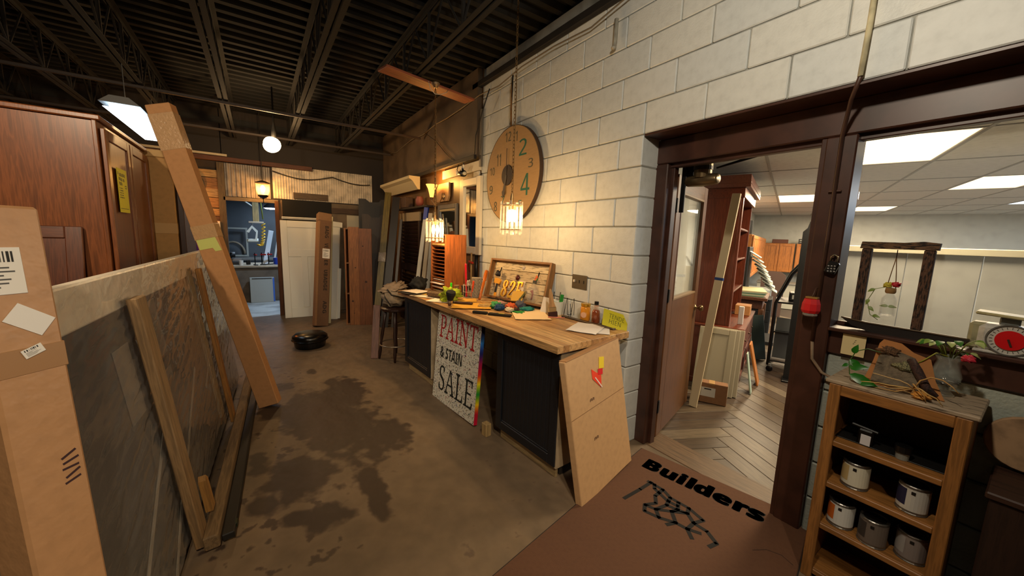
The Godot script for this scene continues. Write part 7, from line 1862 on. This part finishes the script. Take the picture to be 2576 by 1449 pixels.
	s2.transform = leaning(room(2.2, 0.0, 0.14), room(2.2, 0.44, 0.03), room(0, 0, 1) - room(0, 0, 0)) * Transform3D(Basis(), Vector3(0, 0.23, 0))
	# side table with sample stack and tile rack
	var tb := thing("sample_table", "dark wood sample table beyond the hutch", "table", room(3.75, 0, -0.2), T)
	part(tb, "top", box(0.8, 0.04, 0.6, 0.004), wood(Color(0.42, 0.24, 0.13), "x"), Vector3(0, 0.8, 0))
	part(tb, "apron", box(0.7, 0.12, 0.5, 0.004), wood(Color(0.36, 0.2, 0.11), "x"), Vector3(0, 0.72, 0))
	for s in [-1.0, 1.0]:
		for q in [-1.0, 1.0]:
			part(tb, "leg", box(0.06, 0.66, 0.06, 0.004), wood(Color(0.46, 0.29, 0.16)), Vector3(s * 0.34, 0.33, q * 0.24))
	for i in 5:
		single("sample_board", ["lowest", "second lowest", "middle", "second highest", "topmost"][i] + " thin sample board in the stack on the dark table", "board", box(0.6, 0.014, 0.42, 0.002), plain([Color(0.5, 0.62, 0.5), Color(0.72, 0.72, 0.62), Color(0.3, 0.45, 0.35), Color(0.66, 0.68, 0.6), Color(0.74, 0.7, 0.5)][i], 0.5), room(3.74, 0.828 + i * 0.015, -0.16), Vector3(0, T + i * 2, 0), "sample boards on the table")
	var tr := thing("tile_rack", "black rack fanned with pale tile samples against the left showroom wall", "rack", room(4.57, 0, -0.03), T)
	part(tr, "back", box(0.7, 1.5, 0.04, 0.004), plain(Color(0.03, 0.03, 0.03), 0.5), Vector3(0, 0.75, -0.22))
	part(tr, "base", box(0.7, 0.05, 0.4, 0.004), plain(Color(0.03, 0.03, 0.03), 0.5), Vector3(0, 0.025, 0.05))
	for i in 8:
		var row := 7 - i
		part(tr, "tile", box(0.3, 0.012, 0.2, 0.002), plain(Color(0.66, 0.68, 0.63), 0.4), Vector3(-0.15 + i * 0.012, 0.86 + row * 0.075, 0.12 - row * 0.036), Vector3(32, 0, 0))
		part(tr, "tile", box(0.3, 0.012, 0.2, 0.002), plain(Color(0.6, 0.6, 0.55), 0.4), Vector3(0.17 + i * 0.012, 0.82 + row * 0.07, 0.12 - row * 0.036), Vector3(32, 0, 0))
	# hand cart
	var ct := thing("black_cart", "black tubular steel cart with casters inside the doorway", "cart", room(3.05, 0, 0.42), T)
	var bk := plain(Color(0.025, 0.025, 0.025), 0.35)
	for s in [-1.0, 1.0]:
		part(ct, "frame_tube", tube([Vector3(s * 0.26, 0.08, 0.22 * -1), Vector3(s * 0.26, 0.85, -0.22), Vector3(s * 0.26, 1.2, -0.1), Vector3(s * 0.26, 1.32, -0.02), Vector3(s * 0.26, 1.34, 0.06), Vector3(s * 0.26, 1.34, 0.2)], 0.018, 8), bk)
		part(ct, "rear_tube", tube([Vector3(s * 0.26, 0.08, 0.24), Vector3(s * 0.26, 0.86, 0.24)], 0.018, 8), bk)
	for y in [0.14, 0.5, 0.86]:
		part(ct, "tray", box(0.54, 0.02, 0.48, 0.004), bk, Vector3(0, y, 0.01))
	part(ct, "grey_panel", box(0.01, 0.5, 0.42, 0.003), plain(Color(0.3, 0.31, 0.31), 0.5), Vector3(-0.2, 0.42, 0.02))
	for s in [-1.0, 1.0]:
		for z in [-0.2, 0.22]:
			part(ct, "caster", tube([Vector3(s * 0.26 - 0.012, 0.036, z), Vector3(s * 0.26 + 0.012, 0.036, z)], 0.035, 12), bk)
			part(ct, "fork", box(0.04, 0.04, 0.03, 0.004), plain(Color(0.6, 0.6, 0.58), 0.3, 0.8), Vector3(s * 0.26, 0.085, z))
	var tc := thing("card_terminal", "black till printer standing on the black cart", "printer", room(3.05, 0.871, 0.42), T)
	part(tc, "body", box(0.2, 0.1, 0.2, 0.01), plain(Color(0.03, 0.03, 0.03), 0.4), Vector3(0, 0.05, 0))
	part(tc, "face", box(0.004, 0.05, 0.14, 0.001), plain(Color(0.55, 0.55, 0.53), 0.4), Vector3(-0.1015, 0.05, 0))
	var bn := thing("black_banner", "tall black display stand with white labels behind the post", "stand", room(2.55, 0, 0.44), T)
	part(bn, "panel", prism([Vector2(-0.08, 0), Vector2(0.08, 0), Vector2(0.08, 1.8), Vector2(-0.03, 1.8), Vector2(-0.045, 1.73), Vector2(-0.08, 1.69)], 0.03), plain(Color(0.025, 0.027, 0.035), 0.4), Vector3.ZERO, Vector3(0, -90, 0))
	part(bn, "foot", box(0.2, 0.02, 0.18, 0.003), plain(Color(0.03, 0.03, 0.03), 0.4), Vector3(0, 0.01, 0))
	for y in [1.6, 1.5, 1.36, 1.24]:
		part(bn, "label", box(0.002, 0.05, 0.06, 0.0), plain(Color(0.75, 0.74, 0.74), 0.5), Vector3(-0.017, y, 0.03))
	# wall cabinets along the left wall and across the rear
	var mp := wood(Color(0.74, 0.46, 0.2), "y", 0.4)
	var mx := wood(Color(0.74, 0.46, 0.2), "x", 0.4)
	for i in 5:
		var wc := thing("maple_cabinet", ["first", "second", "third", "fourth", "fifth"][i] + " honey maple wall cabinet from the hutch along the left wall", "cabinet", room(5.35 + i * 0.8, 0.93, -0.42), T, "left row of wall cabinets")
		part(wc, "body", box(0.78, 0.76, 0.3, 0.003), mp, Vector3(0, 0.4, 0))
		for s in [-1.0, 1.0]:
			framed_door(wc, 0.38, 0.74, mp, mx, Vector3(s * 0.195, 0.4, 0.165))
	for a in [[-0.05, "honey maple wall cabinet on the rear wall nearer the corner"], [0.62, "honey maple wall cabinet on the rear wall beside the first"]]:
		var wc := thing("maple_cabinet", a[1], "cabinet", room(9.4, 0.86, a[0] + 0.1), T - 90)
		part(wc, "body", box(0.64, 0.74, 0.32, 0.003), mp, Vector3(0, 0.37, -0.0))
		for s in [-1.0, 1.0]:
			framed_door(wc, 0.31, 0.72, mp, mx, Vector3(s * 0.16, 0.37, 0.172))
	single("brown_case", "brown case on top of the rear maple cabinets", "case", box(0.22, 0.1, 0.34, 0.006), plain(Color(0.35, 0.18, 0.1), 0.5), room(9.38, 1.652, 0.05), Vector3(0, T, 0))
	var cr := thing("wire_crate", "dark wire crate on top of the rear maple cabinets", "crate", room(9.38, 1.602, 0.6), T)
	for y in [0.015, 0.06, 0.11]:
		part(cr, "band", box(0.2, 0.02, 0.34, 0.003), plain(Color(0.08, 0.08, 0.08), 0.5), Vector3(0, y, 0))
	for s in [-1.0, 1.0]:
		part(cr, "corner_post", box(0.02, 0.12, 0.02, 0.002), plain(Color(0.08, 0.08, 0.08), 0.5), Vector3(-0.1, 0.06, s * 0.16))
	var sk := thing("black_speaker", "small black speaker on the left wall cabinets", "speaker", room(5.25, 1.7205, -0.4), T + 20)
	part(sk, "box", box(0.16, 0.24, 0.16, 0.006), plain(Color(0.03, 0.035, 0.035), 0.5), Vector3(0, 0.12, 0))
	part(sk, "grille", box(0.004, 0.2, 0.13, 0.001), plain(Color(0.06, 0.065, 0.065), 0.7), Vector3(-0.082, 0.12, 0))
	# rear worktop with dark things
	var rc := thing("rear_counter", "pale rear counter with dark equipment under the rear cabinets", "counter", room(8.9, 0, 0.5), T)
	part(rc, "body", box(0.6, 0.6, 1.6, 0.004), plain(Color(0.68, 0.66, 0.58), 0.5), Vector3(0, 0.3, 0))
	part(rc, "top", box(0.66, 0.03, 1.64, 0.004), plain(Color(0.5, 0.48, 0.44), 0.4), Vector3(0, 0.615, 0))
	single("brown_chair_back", "brown chair back before the rear counter", "chair", prism([Vector2(-0.2, 0), Vector2(0.2, 0), Vector2(0.22, 0.9), Vector2(0.12, 0.98), Vector2(-0.18, 0.98), Vector2(-0.22, 0.9)], 0.05), plain(Color(0.3, 0.22, 0.18), 0.5), room(7.2, 0.001, 0.05), Vector3(0, T - 90, 0))
	for a in [[5.1, -0.1, "black filing unit beyond the sample table", Color(0.05, 0.055, 0.055), 0.62], [5.9, -0.15, "grey filing unit beyond the black one", Color(0.45, 0.47, 0.46), 0.7]]:
		var fu := thing("filing_unit", a[2], "cabinet", room(a[0] + 0.2, 0, a[1]), T)
		part(fu, "body", box(0.5, a[4], 0.44, 0.006), plain(a[3], 0.5), Vector3(0, a[4] / 2, 0))
		for k in 3:
			part(fu, "drawer", box(0.01, a[4] / 3 - 0.02, 0.4, 0.002), plain(a[3] * 1.3, 0.45), Vector3(-0.253, a[4] * (k + 0.5) / 3, 0))
	var lv := thing("green_level", "dark green framed panel leaning beyond the hutch", "panel")
	lv.transform = leaning(room(3.26, 0.0, 0.09), room(3.32, 0.62, 0.0), room(0, 0, 0) - room(1, 0, -0.4))
	part(lv, "panel", box(0.16, 0.6, 0.02, 0.003), plain(Color(0.16, 0.2, 0.17), 0.4), Vector3(0, 0.3, 0))
	part(lv, "edge", box(0.02, 0.6, 0.024, 0.003), plain(Color(0.75, 0.76, 0.72), 0.4), Vector3(-0.085, 0.3, 0))
